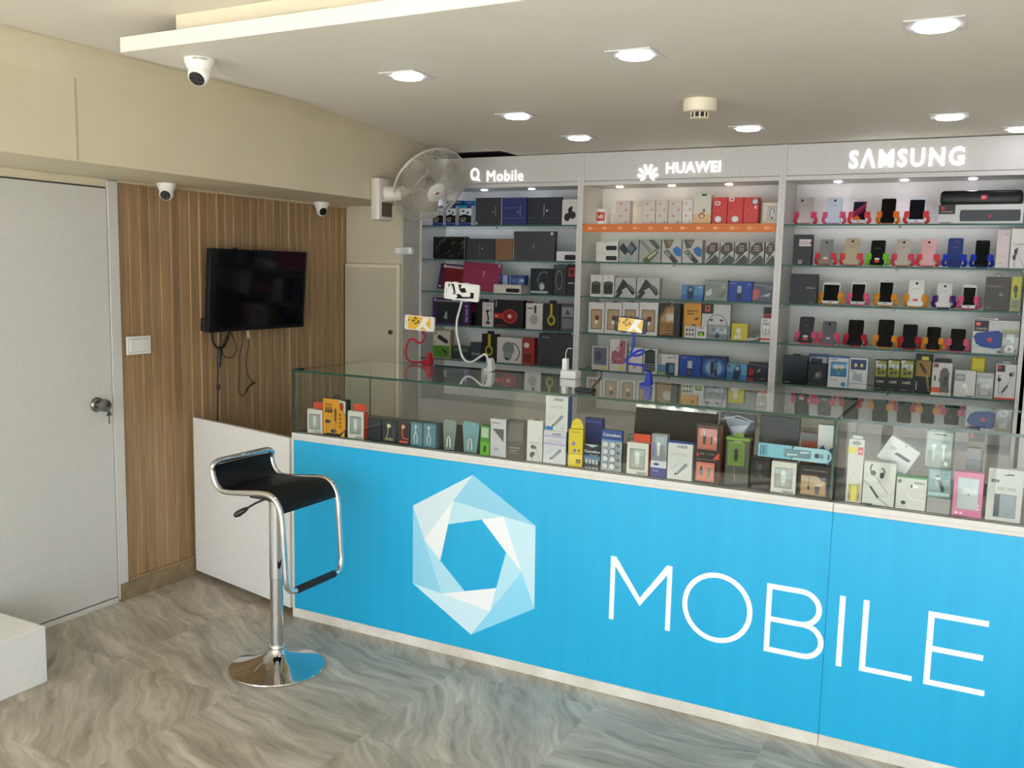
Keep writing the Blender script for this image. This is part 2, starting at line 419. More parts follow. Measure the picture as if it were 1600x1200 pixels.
q.build('knob_rose', door, smooth=40)
q = MB(); q.lathe([(.013, .012), (.013, .03), (.020, .036), (.0275, .046), (.029, .056), (.0265, .066), (.016, .071), (.008, .072)], STEEL, 28, Mk)
q.lathe([(.007, .072), (.007, .0745), (0, .0745)], mat('5c5850', .35, .9), 16, Mk)
q.build('door_knob', door, smooth=40)
# key hanging from the lock
kx, ky, kz = XW + .082, kp.y + .003, kp.z - .006
t = thing('key', 'small worn metal key hanging from the white door knob', 'key', (kx, ky, kz))
q = MB(); q.tube([(math.sin(a) * .009, 0, -.010 + math.cos(a) * .009) for a in [2 * PI * i / 16 for i in range(16)]], .0011, STEEL, 6, closed=True)
q.build('key_ring', t, smooth=60)
q = MB()
hd = [(math.cos(a) * (.0125 + .002 * math.cos(3 * a + PI / 2)), -.030 + math.sin(a) * (.0115 + .002 * math.cos(3 * a + PI / 2))) for a in [2 * PI * i / 24 for i in range(24)]]
q.prism(hd, -.001, .001, mat('77726a', .3, 1.0), Matrix.Rotation(PI / 2, 4, 'Z'))
q.build('key_head', t)
q = MB(); q.prism([(-.0035, -.073), (.001, -.076), (.0035, -.073), (.0035, -.066), (.0022, -.064), (.0035, -.061), (.0035, -.055), (.0024, -.053), (.0035, -.050), (.0035, -.041), (-.0035, -.041)], -.0009, .0009, mat('77726a', .3, 1.0), Matrix.Rotation(PI / 2, 4, 'Z'))
q.build('key_blade', t)

# white plinth box
q = MB(); q.box(XW + .022, .6, .0, -3.118, 2.174, .221, M_WHITE, b=.003)
tag(q.build('display_plinth'), 'low white box standing on the floor in front of the door', 'plinth')

# ------------------------------------------------------------------ wall switch
a = at_x(195, 526, XW); c = at_x(233, 553, XW)
sy0, sy1, sz0, sz1 = a.y, c.y, c.z + .004, a.z
t = thing('light_switch', 'white two-gang light switch on the oak panelling beside the door', 'switch', (XW + .0055, (sy0 + sy1) / 2, (sz0 + sz1) / 2))
w, h = (sy1 - sy0), (sz1 - sz0)
q = MB(); q.box(0, -w / 2, -h / 2, .009, w / 2, h / 2, WHITEP, b=.002); q.build('cover_plate', t)
for k, (u0, u1) in enumerate(((-.38, .10), (.115, .38))):
    q = MB(); q.box(.0092, u0 * w, -.33 * h, .0135, u1 * w, .33 * h, WHITEP, b=.001); q.build('rocker', t)
for zz in (.345, -.36):
    q = MB(); q.box(.0091, -.40 * w, zz * h, .0100, .39 * w, (zz + .015) * h, mat('9a978f', .5)); q.build('trim_line', t)

# cream cupboard door on the cream wall
a = at_y(537, 411, YCR - .045); c = at_y(622, 415, YCR - .045)
t = thing('wall_cupboard', 'cream flush wall cupboard with tiny knob beyond the counter', 'cupboard', ((a.x + c.x) / 2, YCR - .001, 0))
cw = (c.x - a.x); ct = a.z - .003
q = MB(); q.box(-cw / 2, -.03, .10, cw / 2, 0, ct, M_CREAM, b=.002); q.build('carcass', t)
q = MB(); q.box(-cw / 2 + .018, -.042, .12, cw / 2 - .02, -.0305, ct - .022, noisy('shaded_cream_cupboard', 'bbb39b', 'c1b9a1', 4, .5), b=.002); d = q.build('cupboard_door', t)  # door cream darkened, shadow at this far end put into the colour
kn = at_y(611, 519, YCR - .05)
q = MB(); q.lathe([(.006, 0), (.006, .008), (.0125, .012), (.013, .018), (.008, .022), (0, .023)], mat('3d372c', .3, .8), 16, Matrix.Translation((kn.x - (a.x + c.x) / 2, -.0425, kn.z)) @ Matrix.Rotation(PI / 2, 4, 'X'))
q.build('knob', d, smooth=40)

# alarm sensor beside the shelves
p0 = at_y(617.5, 386, YCR - .03); p1 = at_y(643, 397.5, YCR - .03)
t = thing('motion_sensor', 'small white motion sensor on the cream wall corner by the shelves', 'sensor', ((p0.x + p1.x) / 2, YCR - .001, (p0.z + p1.z) / 2))
w, h = p1.x - p0.x, p0.z - p1.z
q = MB(); q.box(-w / 2, -.035, -h / 2, w / 2, 0, h / 2, WHITEP, b=.006); q.build('sensor_body', t)
q = MB(); q.box(-.12 * w, -.039, -h * .38, .36 * w, -.0352, h * .3, mat('c9cdd2', .3), b=.002)
for k in range(3): q.box(-.12 * w, -.0396, -h * .2 + k * h * .17, .36 * w, -.0391, -h * .16 + k * h * .17, mat('9aa0a6', .4))
q.build('lens', t)
q = MB(); e = at_x(668, 388.5, -3.16)
q.tube([(w / 2 - .002, -.02, h * .1), (w / 2 + .012, -.022, h * .12), (-3.1800 - (p0.x + p1.x) / 2, .01, h * .12), (-3.1800 - (p0.x + p1.x) / 2, YF - .006 - YCR, h * .12)], .0016, WHITEP, 6); q.build('sensor_wire', t, smooth=60)

# ------------------------------------------------------------------ ceiling lights
def downlight(px, py, label):
    p = at_z(px, py, ZC)
    t = thing('downlight', label, 'ceiling light', (p.x, p.y, ZC - .0005), 0, 'recessed ceiling downlights')
    q = MB(); s_ = .072
    q.box(-s_, -s_, -.004, s_, s_, 0, mat('cfccc8', .4), b=.001); q.build('frame', t)
    q = MB(); q.lathe([(.0, -.0125), (.040, -.0125), (.049, -.011), (.052, -.0045)], mat('e8ecff', .4, 0, 12.0), 32); q.build('diffuser', t, smooth=60)
for px, py, lb in ((637, 117, 'bright downlight nearest the dome camera on the ceiling slab'), (993, 84, 'bright downlight left of the brightest one near the slab front'),
                   (1462, 38, 'largest brightest downlight near the upper right of the ceiling'), (808, 180, 'bright downlight between the wall fan and the ceiling front'),
                   (905, 214, 'bright downlight just above the first shelf fascia end'), (1169, 199, 'bright downlight above the middle shelf fascia'),
                   (1484, 181, 'bright downlight above the last letter of the right fascia'), (1596, 200, 'downlight cut by the right picture edge above the fascia')):
    downlight(px, py, lb)

# smoke detector
p = at_z(1094, 156, ZC)
t = thing('smoke_detector', 'cream smoke detector with dark vents on the ceiling slab', 'smoke detector', (p.x, p.y, ZC - .0005))
cr = mat('e2d8c2', .45)
q = MB(); q.lathe([(.046, -.047), (.056, -.045), (.0625, -.036), (.064, -.012), (.062, 0)], cr, 36); q.build('detector_base', t, smooth=40)
q = MB(); q.lathe([(0, -.072), (.024, -.072), (.034, -.069), (.035, -.066)], cr, 30)
for k in range(10):
    a = 2 * PI * k / 10; q.box(.031, -.0025, -.068, .0345, .0025, -.046, cr, Matrix.Rotation(a, 4, 'Z'))
q.build('detector_cap', t, smooth=40)
q = MB(); q.lathe([(.030, -.066), (.031, -.0475)], mat('1c1712', .7), 24); q.build('vent', t, smooth=40)

# dome cameras
def dome(name_label, base, aim, s=1.0, text=False):
    t = thing('dome_camera', name_label, 'security camera', base, 0, 'white dome cameras')
    q = MB(); wm = mat('ebe8e2', .35)
    q.lathe([(.030 * s, -.046 * s), (.040 * s, -.030 * s), (.0455 * s, -.016 * s), (.0475 * s, -.012 * s), (.0485 * s, 0)], wm, 36); q.build('mounting_base', t, smooth=40)
    a = Vector(aim).normalized(); c = Vector((0, 0, -.050 * s)) + Vector((a.x, a.y, 0)) * .006 * s
    Mx = Matrix.Translation(c) @ a.to_track_quat('Z', 'Y').to_matrix().to_4x4()
    q = MB(); q.lathe([(.0, -.036 * s), (.018 * s, -.031 * s), (.031 * s, -.018 * s), (.036 * s, 0), (.034 * s, .012 * s), (.030 * s, .020 * s), (.0258 * s, .0238 * s), (.0248 * s, .0232 * s), (0, .0200 * s)], wm, 32, Mx)
    ey = q.build('eyeball', t, smooth=50)
    q = MB(); q.lathe([(.0255 * s, .0235 * s), (.0225 * s, .0245 * s), (.012 * s, .0225 * s), (0, .0225 * s)], mat('141413', .15, 0, 0, .6), 28, Mx); q.build('lens_window', ey, smooth=40)
    q = MB()
    for k in range(10):
        b = 2 * PI * k / 10; q.lathe([(.0026 * s, .0246 * s), (.0022 * s, .0252 * s), (0, .0254 * s)], mat('3c3d3b', .2), 8, Mx @ Matrix.Translation((.0178 * s * math.cos(b), .0178 * s * math.sin(b), 0)))
    q.lathe([(.007 * s, .0228 * s), (.005 * s, .0242 * s), (0, .0246 * s)], mat('22262a', .1), 14, Mx); q.build('infrared_ring', ey)
    if text:
        q = MB(); vs, fs = text_mesh('HIKVISION', .01)
        yaw = math.atan2(EYE.y - base[1], EYE.x - base[0]); out = []
        for u, v, _ in vs:
            an = yaw + u * .95; r = .0486 * s
            out.append((r * math.cos(an), r * math.sin(an), -.0065 * s + v * .007 * s))
        q.add(out, fs, mat('26241f', .5)); q.build('printed_lettering', t)
    return t
p = at_z(312, 92, ZC); p.z = ZC - .0005
dome('white dome camera hanging under the ceiling slab front edge', p, (.20, -.62, -.62), 1.0, True)
p = at_z(260, 286.5, ZB); p.z = ZB - .0005
dome('white dome camera on the beam underside nearest the door', p, (.42, -.62, -.40), .92)
p = at_z(502, 316, ZB); p.z = ZB - .0005
dome('white dome camera on the beam underside above the television', p, (.75, -.35, -.35), .92)
# ------------------------------------------------------------------ television and cables
tl, tr, br_, bl = (at_x(327.5, 387.5, -3.50), at_x(477, 394, -3.50), at_x(473, 513, -3.526), at_x(325.5, 517, -3.526))
ty = (tl.y + tr.y + br_.y + bl.y) / 4; tw = (tr.y - tl.y); zt = (tl.z + tr.z) / 2; zb = (bl.z + br_.z) / 2; th = zt - zb
tv = thing('television', 'black flat television tilted forward on the oak panelling', 'television', (XW + .006, ty, (zt + zb) / 2))
Mt = Matrix.Translation((.083, 0, 0)) @ Matrix.Rotation(math.radians(3.6), 4, 'Y')
pl = mat('0c0c0e', .3)
q = MB(); q.box(-.030, -tw / 2, -th / 2, -.002, tw / 2, th / 2, pl, Mt, b=.004); q.box(-.055, -tw * .36, -th * .42, -.0302, tw * .36, th * .25, mat('131315', .5), Mt, b=.01); tvb = q.build('television_body', tv, smooth=40)
q = MB(); e = .009
for a in ((-tw / 2, -th / 2, tw / 2, -th / 2 + .017), (-tw / 2, th / 2 - e, tw / 2, th / 2), (-tw / 2, -th / 2 + .017, -tw / 2 + e, th / 2 - e), (tw / 2 - e, -th / 2 + .017, tw / 2, th / 2 - e)):
    q.box(-.0018, a[0], a[1], .003, a[2], a[3], mat('0f0f11', .22), Mt)
q.build('bezel', tv)
q = MB(); q.box(-.0018, -tw / 2 + e + .0003, -th / 2 + .0173, .0005, tw / 2 - e - .0003, th / 2 - e - .0003, mat('050608', .09, 0, 0, 0, .5), Mt); q.build('screen', tv)
q = MB(); q.box(-.012, -tw / 2 + .16, th / 2 + .0002, -.004, -tw / 2 + .185, th / 2 + .008, BLACKP, Mt); q.build('sensor_nub', tv)
q = MB(); q.box(.0008, -.09, -.12, .022, .09, .12, BLACKP); q.box(.0225, -.03, -.03, .05, .03, .03, BLACKP); q.build('wall_bracket', tv)
q = MB(); q.box(-.058, -tw / 2 - .002, -th / 2 + .002, -.031, -tw / 2 + .05, -th / 2 + .07, BLACKP, Mt, b=.004); q.build('speaker_corner', tv)

def cat_rom(pts, n=6):
    pts = [Vector(p) for p in pts]; P = [pts[0]] + pts + [pts[-1]]; out = []
    for i in range(1, len(P) - 2):
        for k in range(n):
            t = k / n; a, b, c, d = P[i - 1], P[i], P[i + 1], P[i + 2]
            out.append(.5 * ((2 * b) + (c - a) * t + (2 * a - 5 * b + 4 * c - d) * t * t + (3 * b - a - 3 * c + d) * t ** 3))
    return out + [pts[-1]]
def wallpath(px, X=XW + .018):
    return cat_rom([at_x(x, y, X) for x, y in px])
cb = mat('171412', .45)
def cable(name, px, r, label, X=XW + .016, extra=None):
    pts = wallpath(px, X); o = pts[0].copy()
    t = thing(name, label, 'cable', o, 0, 'cables hanging below the television')
    q = MB(); q.tube([p - o for p in pts], r, cb, 8); q.build('cord', t, smooth=60)
    if extra:
        for nm, a, b, rr, mt_, Xe in extra:
            pa, pb = at_x(*a, Xe) - o, at_x(*b, Xe) - o
            q = MB(); n = 6; q.tube([pa + (pb - pa) * (i / n) for i in range(n + 1)], [rr * .75] + [rr] * (n - 1) + [rr * .7], mt_, 10); q.build(nm, t, smooth=60)
    return t
cable('power_cable', [(344, 514), (344, 535), (342.5, 555), (341, 580), (340.5, 605), (340, 640), (339.6, 672)], .0042,
      'black cable hanging straight down below the television to the white gate', XW + .016,
      [('plug_body', (343.2, 545), (342.2, 574), .0105, mat('15161c', .4), XW + .02), ('inline_switch', (340.8, 600), (340.6, 609), .0095, mat('120f0d', .4), XW + .02)])
cable('aerial_cable', [(331, 517), (332, 530), (337, 541), (344, 544), (351, 540), (356, 529), (359, 514)], .0056, 'thick black cable looped under the lower left corner of the television', XW + .034)
cable('spare_cable', [(357.5, 515), (364, 527), (369.5, 543), (367, 553), (359, 559), (350, 556), (346.5, 548), (350, 536), (356, 522), (359.5, 514)], .0026, 'thin black cable curled in a loop beside the plug under the television', XW + .026)
cable('video_cable', [(379.5, 515), (379, 535), (374.8, 553), (374.5, 580), (373, 607), (376, 617), (381, 618), (387, 606), (395, 598.5), (399, 598), (391, 603), (384, 613), (380, 618.5)], .0026,
      'thin black cable hanging in a long loop right of the others', XW + .018)
cable('signal_cable', [(388.5, 530), (388, 542), (385, 560), (386, 580), (391, 592), (398.5, 598.5)], .0026, 'thin black cable ending in a white plug below the television', XW + .03,
      [('white_plug', (387.5, 516), (388.5, 528), .0085, mat('b9b4a8', .4), XW + .034)])

# ------------------------------------------------------------------ counter gate
g0 = Vector((XW + .03, 3.340, 0)); g1 = Vector((-2.796, 3.176, 0)); gd = (g1 - g0); gl = gd.length
t = thing('counter_gate', 'white counter gate panel hinged between the oak panelling and the blue counter', 'gate', g0, math.atan2(gd.y, gd.x))
q = MB(); q.box(0, 0, .034, gl, .02, .829, M_WHITE, b=.0012); q.build('gate_panel', t)
q = MB(); q.box(0, -.0004, .829, gl, .0204, .8302, mat('c9c2b5', .5)); q.build('edge_band', t)
for z in (.18, .68):
    q = MB(); q.box(gl - .05, .0205, z - .03, gl, .024, z + .03, STEEL); q.tube([(gl + .003, .022, z - .03), (gl + .003, .022, z + .03)], .0035, STEEL, 8); q.build('hinge', t)

# ------------------------------------------------------------------ bar stool
sx, sy = -2.464, 2.72
t = thing('bar_stool', 'black seated chrome bar stool standing in front of the counter corner', 'stool', (sx, sy, 0))
q = MB(); q.lathe([(.184, 0), (.1885, .003), (.187, .006), (.165, .0125), (.135, .021), (.100, .033), (.066, .047), (.045, .058), (.034, .068), (.0295, .080), (.0, .080)], CHROME, 64); q.build('base', t, smooth=40)
q = MB(); q.lathe([(.031, .0785), (.0325, .081), (.0325, .092), (.030, .095), (.0255, .0955)], mat('e2e0dd', .12, 1.0), 40); q.build('collar', t, smooth=40)
q = MB(); q.lathe([(.0252, .096), (.0252, .368)], mat('cfcfd1', .10, 1.0), 40); q.build('lower_column', t, smooth=40)
q = MB(); q.lathe([(.0252, .3685), (.0268, .3695), (.0268, .685)], CHROME, 40); q.build('upper_column', t, smooth=40)
hw = .165; cy = .025
prof = [(-.190, .824), (-.194, .808), (-.189, .782), (-.172, .752), (-.150, .7355), (-.125, .731), (-.08, .733), (-.02, .739), (.035, .7455), (.075, .748), (.105, .742), (.128, .726), (.144, .703), (.152, .680)]
pf = [Vector((a, 0, b)) for a, b in cat_rom([(a, b, 0) for a, b in prof], 3) for _ in [0]] if False else [Vector((p.x, 0, p.y)) for p in cat_rom([(a, b, 0) for a, b in prof], 3)]
# padded seat: a thick skin following the profile
nrm = []
for i in range(len(pf)):
    d = (pf[min(i + 1, len(pf) - 1)] - pf[max(i - 1, 0)]).normalized(); nrm.append(Vector((-d.z, 0, d.x)))
LEATHER = noisy('black_seat_vinyl', '090a0b', '0e0f11', 180, .5, .25, .25)
rows = []; sec = []
W2 = hw - .012
for k in range(9):
    u = -1 + 2 * k / 8; sec.append((u * W2, .010 * (1 - abs(u) ** 4) + .004))
for k in range(9):
    u = 1 - 2 * k / 8; sec.append((u * W2, -.010 * (1 - abs(u) ** 4) - .002))
vs = []; fs = []; S = len(sec)
for i, p in enumerate(pf):
    e = min(1, min(i, len(pf) - 1 - i) / 2.0); sc_ = .45 + .55 * e
    for yy, off in sec: vs.append(p + nrm[i] * off * sc_ + Vector((0, yy + cy, 0)))
for i in range(len(pf) - 1):
    for k in range(S): fs.append((i * S + k, i * S + (k + 1) % S, (i + 1) * S + (k + 1) % S, (i + 1) * S + k))
fs.append(list(range(S - 1, -1, -1))); fs.append(list(range((len(pf) - 1) * S, len(pf) * S)))
bm = bmesh.new(); bv = [bm.verts.new(v) for v in vs]
for f in fs: bm.faces.new([bv[j] for j in f])
bmesh.ops.recalc_face_normals(bm, faces=bm.faces[:])
q = MB(); q.addbm(bm, LEATHER); q.build('seat', t, smooth=45)
# chrome tube: up one side, round the lip, down the other side to the foot rest
leg = [(.157, .655), (.162, .58), (.167, .51), (.171, .455), (.1735, .428)]
side = list(reversed([(p.x, p.z) for p in pf]))
y0_, y1_ = cy - hw, cy + hw
near = [Vector((a, y0_, b)) for a, b in reversed(leg)] + [Vector((a, y0_, b)) for a, b in side]
far = [Vector((a, y1_, b)) for a, b in reversed(side)] + [Vector((a, y1_, b)) for a, b in leg]
lip = [Vector((-.190, y0_ + .010, .834)), Vector((-.189, y0_ + .032, .840)), Vector((-.189, y1_ - .032, .840)), Vector((-.190, y1_ - .010, .834))]
FZ = .378
foot1 = [Vector((.1755, y1_ - .004, .402)), Vector((.1770, y1_ - .018, .385)), Vector((.178, y1_ - .038, FZ)), Vector((.178, y1_ - .055, FZ))]
foot0 = [Vector((v.x, 2 * cy - v.y, v.z)) for v in reversed(foot1)]
loop = near + lip + far + foot1 + foot0
q = MB(); q.tube(loop, .0115, CHROME, 14, closed=True); q.build('chrome_frame', t, smooth=60)
q = MB(); q.tube([(.178, y0_ + .050, FZ), (.178, y0_ + .054, FZ), (.178, y1_ - .054, FZ), (.178, y1_ - .050, FZ)], [.0125, .0145, .0145, .0125], mat('17181a', .6), 16); q.build('foot_grip', t, smooth=50)
q = MB(); q.box(-.07, -.07, .700, .07, .07, .712, mat('1b1b1d', .5)); q.lathe([(.034, .6852), (.034, .70)], BLACKP, 24); q.build('seat_plate', t)
q = MB(); q.tube([(-.02, -.03, .694), (-.055, -.055, .676), (-.082, -.075, .655)], .0042, mat('2b2b2d', .3, .8), 8); lv = q.build('lever', t, smooth=60)
q = MB(); q.tube([(-.078, -.072, .658), (-.088, -.080, .650), (-.106, -.094, .636), (-.118, -.104, .628)], [.006, .0105, .0135, .008], BLACKP, 12); q.build('lever_grip', lv, smooth=60)

# ------------------------------------------------------------------ wall fan
fc = at_y(672, 289, 4.40); ax = Vector((.759, -.317, -.566)).normalized(); RF = .224
p = at_x(600, 300, -3.05)
fy = .5 * (at_x(583, 300, -3.05).y + at_x(612, 300, -3.05).y)
z1, z0 = at_x(590, 277, -3.05).z, at_x(595, 345, -3.05).z
t = thing('wall_fan', 'white oscillating wall fan with round wire guard beside the left fascia', 'fan', (XB + .0015, fy, z0))
o = Vector((XB + .0015, fy, z0)); H_ = z1 - z0
cw = mat('d6d0c4', .35)
q = MB(); q.box(0, -.068, 0, .062, .068, H_, cw, b=.016); bx = q.build('wall_mount', t, smooth=40)
q = MB(); q.box(.0622, -.045, .022, .0655, .045, H_ * .43, mat('4d4236', .5), b=.001)
for k in range(5): q.box(.0656, -.036, .03 + k * .015, .0664, .036, .036 + k * .015, mat('6e6254', .5))
q.build('control_panel', bx)
fcl = fc - o
mc = fcl - ax * .135
q = MB(); q.tube([(.055, .0, H_ * .64), (.09, .012, H_ * .645), (.135, .035, H_ * .67)], [.044, .042, .040], cw, 20); q.tube([(.12, .03, H_ * .66), (.15, .05, H_ * .74), mc + ax * .01], [.034, .032, .03], cw, 16); q.build('arm', t, smooth=50)
Mf = Matrix.Translation(fcl) @ ax.to_track_quat('Z', 'Y').to_matrix().to_4x4()
q = MB(); q.lathe([(0, -.215), (.030, -.214), (.052, -.200), (.060, -.175), (.062, -.13), (.055, -.095), (.030, -.09)], cw, 32, Mf); mot = q.build('motor_housing', t, smooth=40)
q = MB(); q.tube([Mf @ Vector((.03, -.045, -.19)), Mf @ Vector((.035, -.075, -.185))], [.006, .010], cw, 10); q.build('oscillation_knob', mot, smooth=50)
gm = mat('cfcabe', .35, .2)
def guard(name, zf, r0, nw, up):
    q = MB(); q.tube([Mf @ Vector((RF * math.cos(a), RF * math.sin(a), zf(RF))) for a in [2 * PI * i / 64 for i in range(64)]], .0034, gm, 8, closed=True)
    for rr in (.62,): q.tube([Mf @ Vector((RF * rr * math.cos(a), RF * rr * math.sin(a), zf(RF * rr) + up * .0022)) for a in [2 * PI * i / 56 for i in range(56)]], .0016, gm, 6, closed=True)
    for i in range(nw):
        a = 2 * PI * i / nw; pts = []
        for k in range(7):
            r = r0 + (RF - r0) * k / 6; aa = a + .25 * (k / 6 - 1) * up
            pts.append(Mf @ Vector((r * math.cos(aa), r * math.sin(aa), zf(r))))
        q.tube(pts, .0013, gm, 4, caps=False)
    return q.build(name, t, smooth=60)
front = lambda r: .078 - .073 * (r / RF) ** 3
back = lambda r: -.082 + .078 * (r / RF) ** 4
guard('front_guard', front, .052, 96, 1); guard('back_guard', back, .055, 72, -1)
q = MB(); q.lathe([(.056, .0765), (.057, .0805), (.050, .0850), (0, .0875)], mat('dcd8d0', .3), 40, Mf); bd = q.build('badge', t, smooth=40)
q = MB(); q.box(-.011, -.005, .0868, .011, .005, .0882, mat('8c2b2b', .4), Mf @ Matrix.Rotation(.6, 4, 'Z')); q.build('badge_emblem', bd)
q = MB(); q.lathe([(.034, -.03), (.036, .01), (.030, .028), (.012, .036), (0, .037)], mat('8f8d88', .25, .6), 28, Mf); q.lathe([(.008, -.09), (.008, -.03)], STEEL, 12, Mf); hub = q.build('blade_hub', t, smooth=40)
bmts = glass('smoky_fan_blade', 'b9b6ac', gain=1.0, rough=.1)
for k in range(3):
    Mk = Mf @ Matrix.Rotation(2 * PI * k / 3 + .5, 4, 'Z'); q = MB(); vs = []; fs = []
    for i in range(9):
        r = .03 + (.185 - .03) * i / 8; sp = .35 + .42 * math.sin(PI * (.15 + .8 * i / 8))
        for j in range(7):
            a = (j / 6 - .5) * 2 * sp * .85 + .25 * i / 8; vs.append((r * math.cos(a), r * math.sin(a), -.012 + (j / 6 - .5) * .05))
    m_ = len(vs); vs += [(x, y, z - .0016) for x, y, z in vs]
    for i in range(8):
        for j in range(6):
            A = i * 7 + j; f = (A, A + 7, A + 8, A + 1); fs.append(f); fs.append(tuple(reversed([x + m_ for x in f])))
    q.add(vs, fs, mat('a39d8f', .3), Mk); q.build('blade', t, smooth=50)

# ------------------------------------------------------------------ counter
YC0, YC1 = 3.17, 3.765
ZRT, ZRB, ZBL, ZGT = .8585, .8265, .0445, 1.143
BLUE = noisy('printed_blue_banner', '12a5d9', '1cacdf', 25, .40, 0, .5, (1, 1, .05))
M_RAIL = noisy('white_rail_laminate', 'cdcbc6', 'd4d2cd', 30, .4)
M_TRAY = noisy('black_display_tray', '121312', '1a1b1a', 30, .3)
def counter(label, x0, x1, endl):
    t = thing('shop_counter', label, 'counter', (x0, YC0, 0), 0, 'blue fronted glass counters')
    w = x1 - x0; d = YC1 - YC0
    q = MB(); q.box(.0, .012, .045, w, d, ZRB - .001, M_WHITE); q.build('carcass', t)
    q = MB(); q.box(.0, -.001, 0, w, .03, ZBL - .001, noisy('scuffed_white_plinth', 'cdc6bd', 'e6e2dc', 9, .5), b=.002); q.build('plinth', t)
    s0 = .012 if endl else 0
    q = MB(); q.box(s0, 0, ZBL, w - (0 if endl else 0), .0115, ZRB - .0015, BLUE); pn = q.build('front_panel', t)
    if endl:
        q = MB(); q.box(0, -.0012, ZBL, .0115, .0115, ZRB + .002, noisy('cream_edge_trim', 'dcd7c6', 'e3decf', 20, .45)); q.build('edge_trim', t)
    q = MB(); q.box(.004 if endl else 0, -.005, ZRB, w, .03, ZRT, M_RAIL, b=.0015); q.box(.004 if endl else 0, -.0058, ZRB + .013, w, -.0048, ZRB + .0140, mat('b7b3aa', .5)); q.build('top_rail', t)
    q = MB(); q.box(.004 if endl else 0, .0305, ZRB, w, d, ZRT + .003, M_TRAY); q.build('display_floor', t)
    gz0, gz1 = ZRT + .0005, ZGT - .0102
    def pane(nm, a, skip=()):
        q = MB(); q.box(*a, FRONTGLASS if nm == 'glass_front' else GLASS); o_ = q.build(nm, t); me = o_.data; me.materials.append(EDGE)
        dims = [(a[3] - a[0]), (a[4] - a[1]), (a[5] - a[2])]; thin = dims.index(min(dims))
        for f in me.polygons:
            if abs(f.normal[thin]) < .5: f.material_index = 1
        return o_
    gx0 = .004 if endl else .002
    pane('glass_front', (gx0, .004, gz0, w - .004, .012, gz1))
    pane('glass_top', (gx0 - .003, -.002, ZGT - .0100, w - .002, d - .01, ZGT))
    if endl: pane('glass_end', (gx0, .0125, gz0 + .0028, gx0 + .008, d - .02, gz1))
    pane('glass_divider', (w - .016, .0125, gz0 + .0028, w - .007, d - .02, gz1))
    return t, pn
XC0, XJ, XC1 = -2.775, -.4455, .95
cA, pA = counter('long blue fronted glass display counter with hexagon emblem', XC0, XJ - .0006, True)
cB, pB = counter('blue fronted glass display counter at the right picture edge', XJ + .0006, XC1, False)

def on_front(px):  # outline on the counter front from its corner points
    return [at_y(x, y, YC0) for x, y in px]
INK = mat('f3f5f8', .42)
def flat_part(name, parent, polys, depth=.0012, base=None):
    o = base; q = MB()
    for pts, mt_ in polys:
        P = [(p.x - o.x, p.z - o.z) for p in pts]
        area = sum(P[i][0] * P[(i + 1) % len(P)][1] - P[(i + 1) % len(P)][0] * P[i][1] for i in range(len(P)))
        if area < 0: P.reverse()
        q.prism(P, -depth, -.0002, mt_)
    return q.build(name, parent)
oA, oB = Vector((XC0, YC0, 0)), Vector((XJ + .0006, YC0, 0))
hx = lambda x, y: (600 + x / 4.2857, 720 + y / 4.2857)
T, UR, LR, B_, LL, UL = hx(595, 95), hx(1015, 435), hx(1007, 990), hx(583, 1163), hx(193, 820), hx(195, 300)
a, b, c, d, e, f = hx(465, 268), hx(800, 372), hx(922, 745), hx(710, 1008), hx(385, 888), hx(270, 525)
i1, i2, i3, i4, i5, i6 = hx(655, 393), hx(818, 612), hx(752, 852), hx(540, 873), hx(377, 668), hx(430, 425)
FAC = [((UL, T, a, f), 'cfe2ea'), ((T, UR, b, a), '8fcbe6'), ((UR, LR, c, b), 'c3e4f1'), ((LR, B_, d, c), '8dd6f4'), ((B_, LL, e, d), 'cdeaf8'), ((LL, UL, f, e), '90d2f0'),
       ((a, b, i1, i6), 'b9dfeb'), ((b, c, i2, i1), 'ebeef3'), ((c, d, i3, i2), 'b3e0f2'), ((d, e, i4, i3), 'eef2f8'), ((e, f, i5, i4), 'aedff3'), ((f, a, i6, i5), 'eaeef2')]
flat_part('hexagon_emblem', pA, [(on_front(P), mat(h, .42)) for P, h in FAC], .0008, oA)
def k2(x, y): return (930 + x / 5.0, 850 + y / 5.0)
def k3(x, y): return (1230 + x / 4.2865, 850 + y / 4.2865)
LT, LB = .545, .2995
def X2(x, y): return at_y(x, y, YC0).x
SW = .0185
def Vx(x, z): return Vector((x, YC0, z))
# M
xa, xb = X2(955, 868) , X2(1046.5, 986)
M_L = [[Vx(xa, LB), Vx(xa + SW, LB), Vx(xa + SW, LT), Vx(xa, LT)], [Vx(xb - SW, LB), Vx(xb, LB), Vx(xb, LT), Vx(xb - SW, LT)]]
xm = (xa + xb) / 2; zm = at_y(1000, 947, YC0).z
M_L += [[Vx(xa, LT), Vx(xm, zm), Vx(xm, zm + .032), Vx(xa + SW * 1.15, LT)], [Vx(xb - SW * 1.15, LT), Vx(xm, zm + .032), Vx(xm, zm), Vx(xb, LT)]]
flat_part('letter', pA, [([Vx(xa, LB), Vx(xa + SW, LB), Vx(xa + SW, LT - .036), Vx(xa, LT)], INK), ([Vx(xb - SW, LB), Vx(xb, LB), Vx(xb, LT), Vx(xb - SW, LT - .036)], INK),
    ([Vx(xa, LT), Vx(xa + SW, LT - .036), Vx(xm, zm), Vx(xm, zm + .032), Vx(xa + SW * 1.15, LT)], INK), ([Vx(xb - SW * 1.15, LT), Vx(xm, zm + .032), Vx(xm, zm), Vx(xb - SW, LT - .036), Vx(xb, LT)], INK)], .0011, oA)
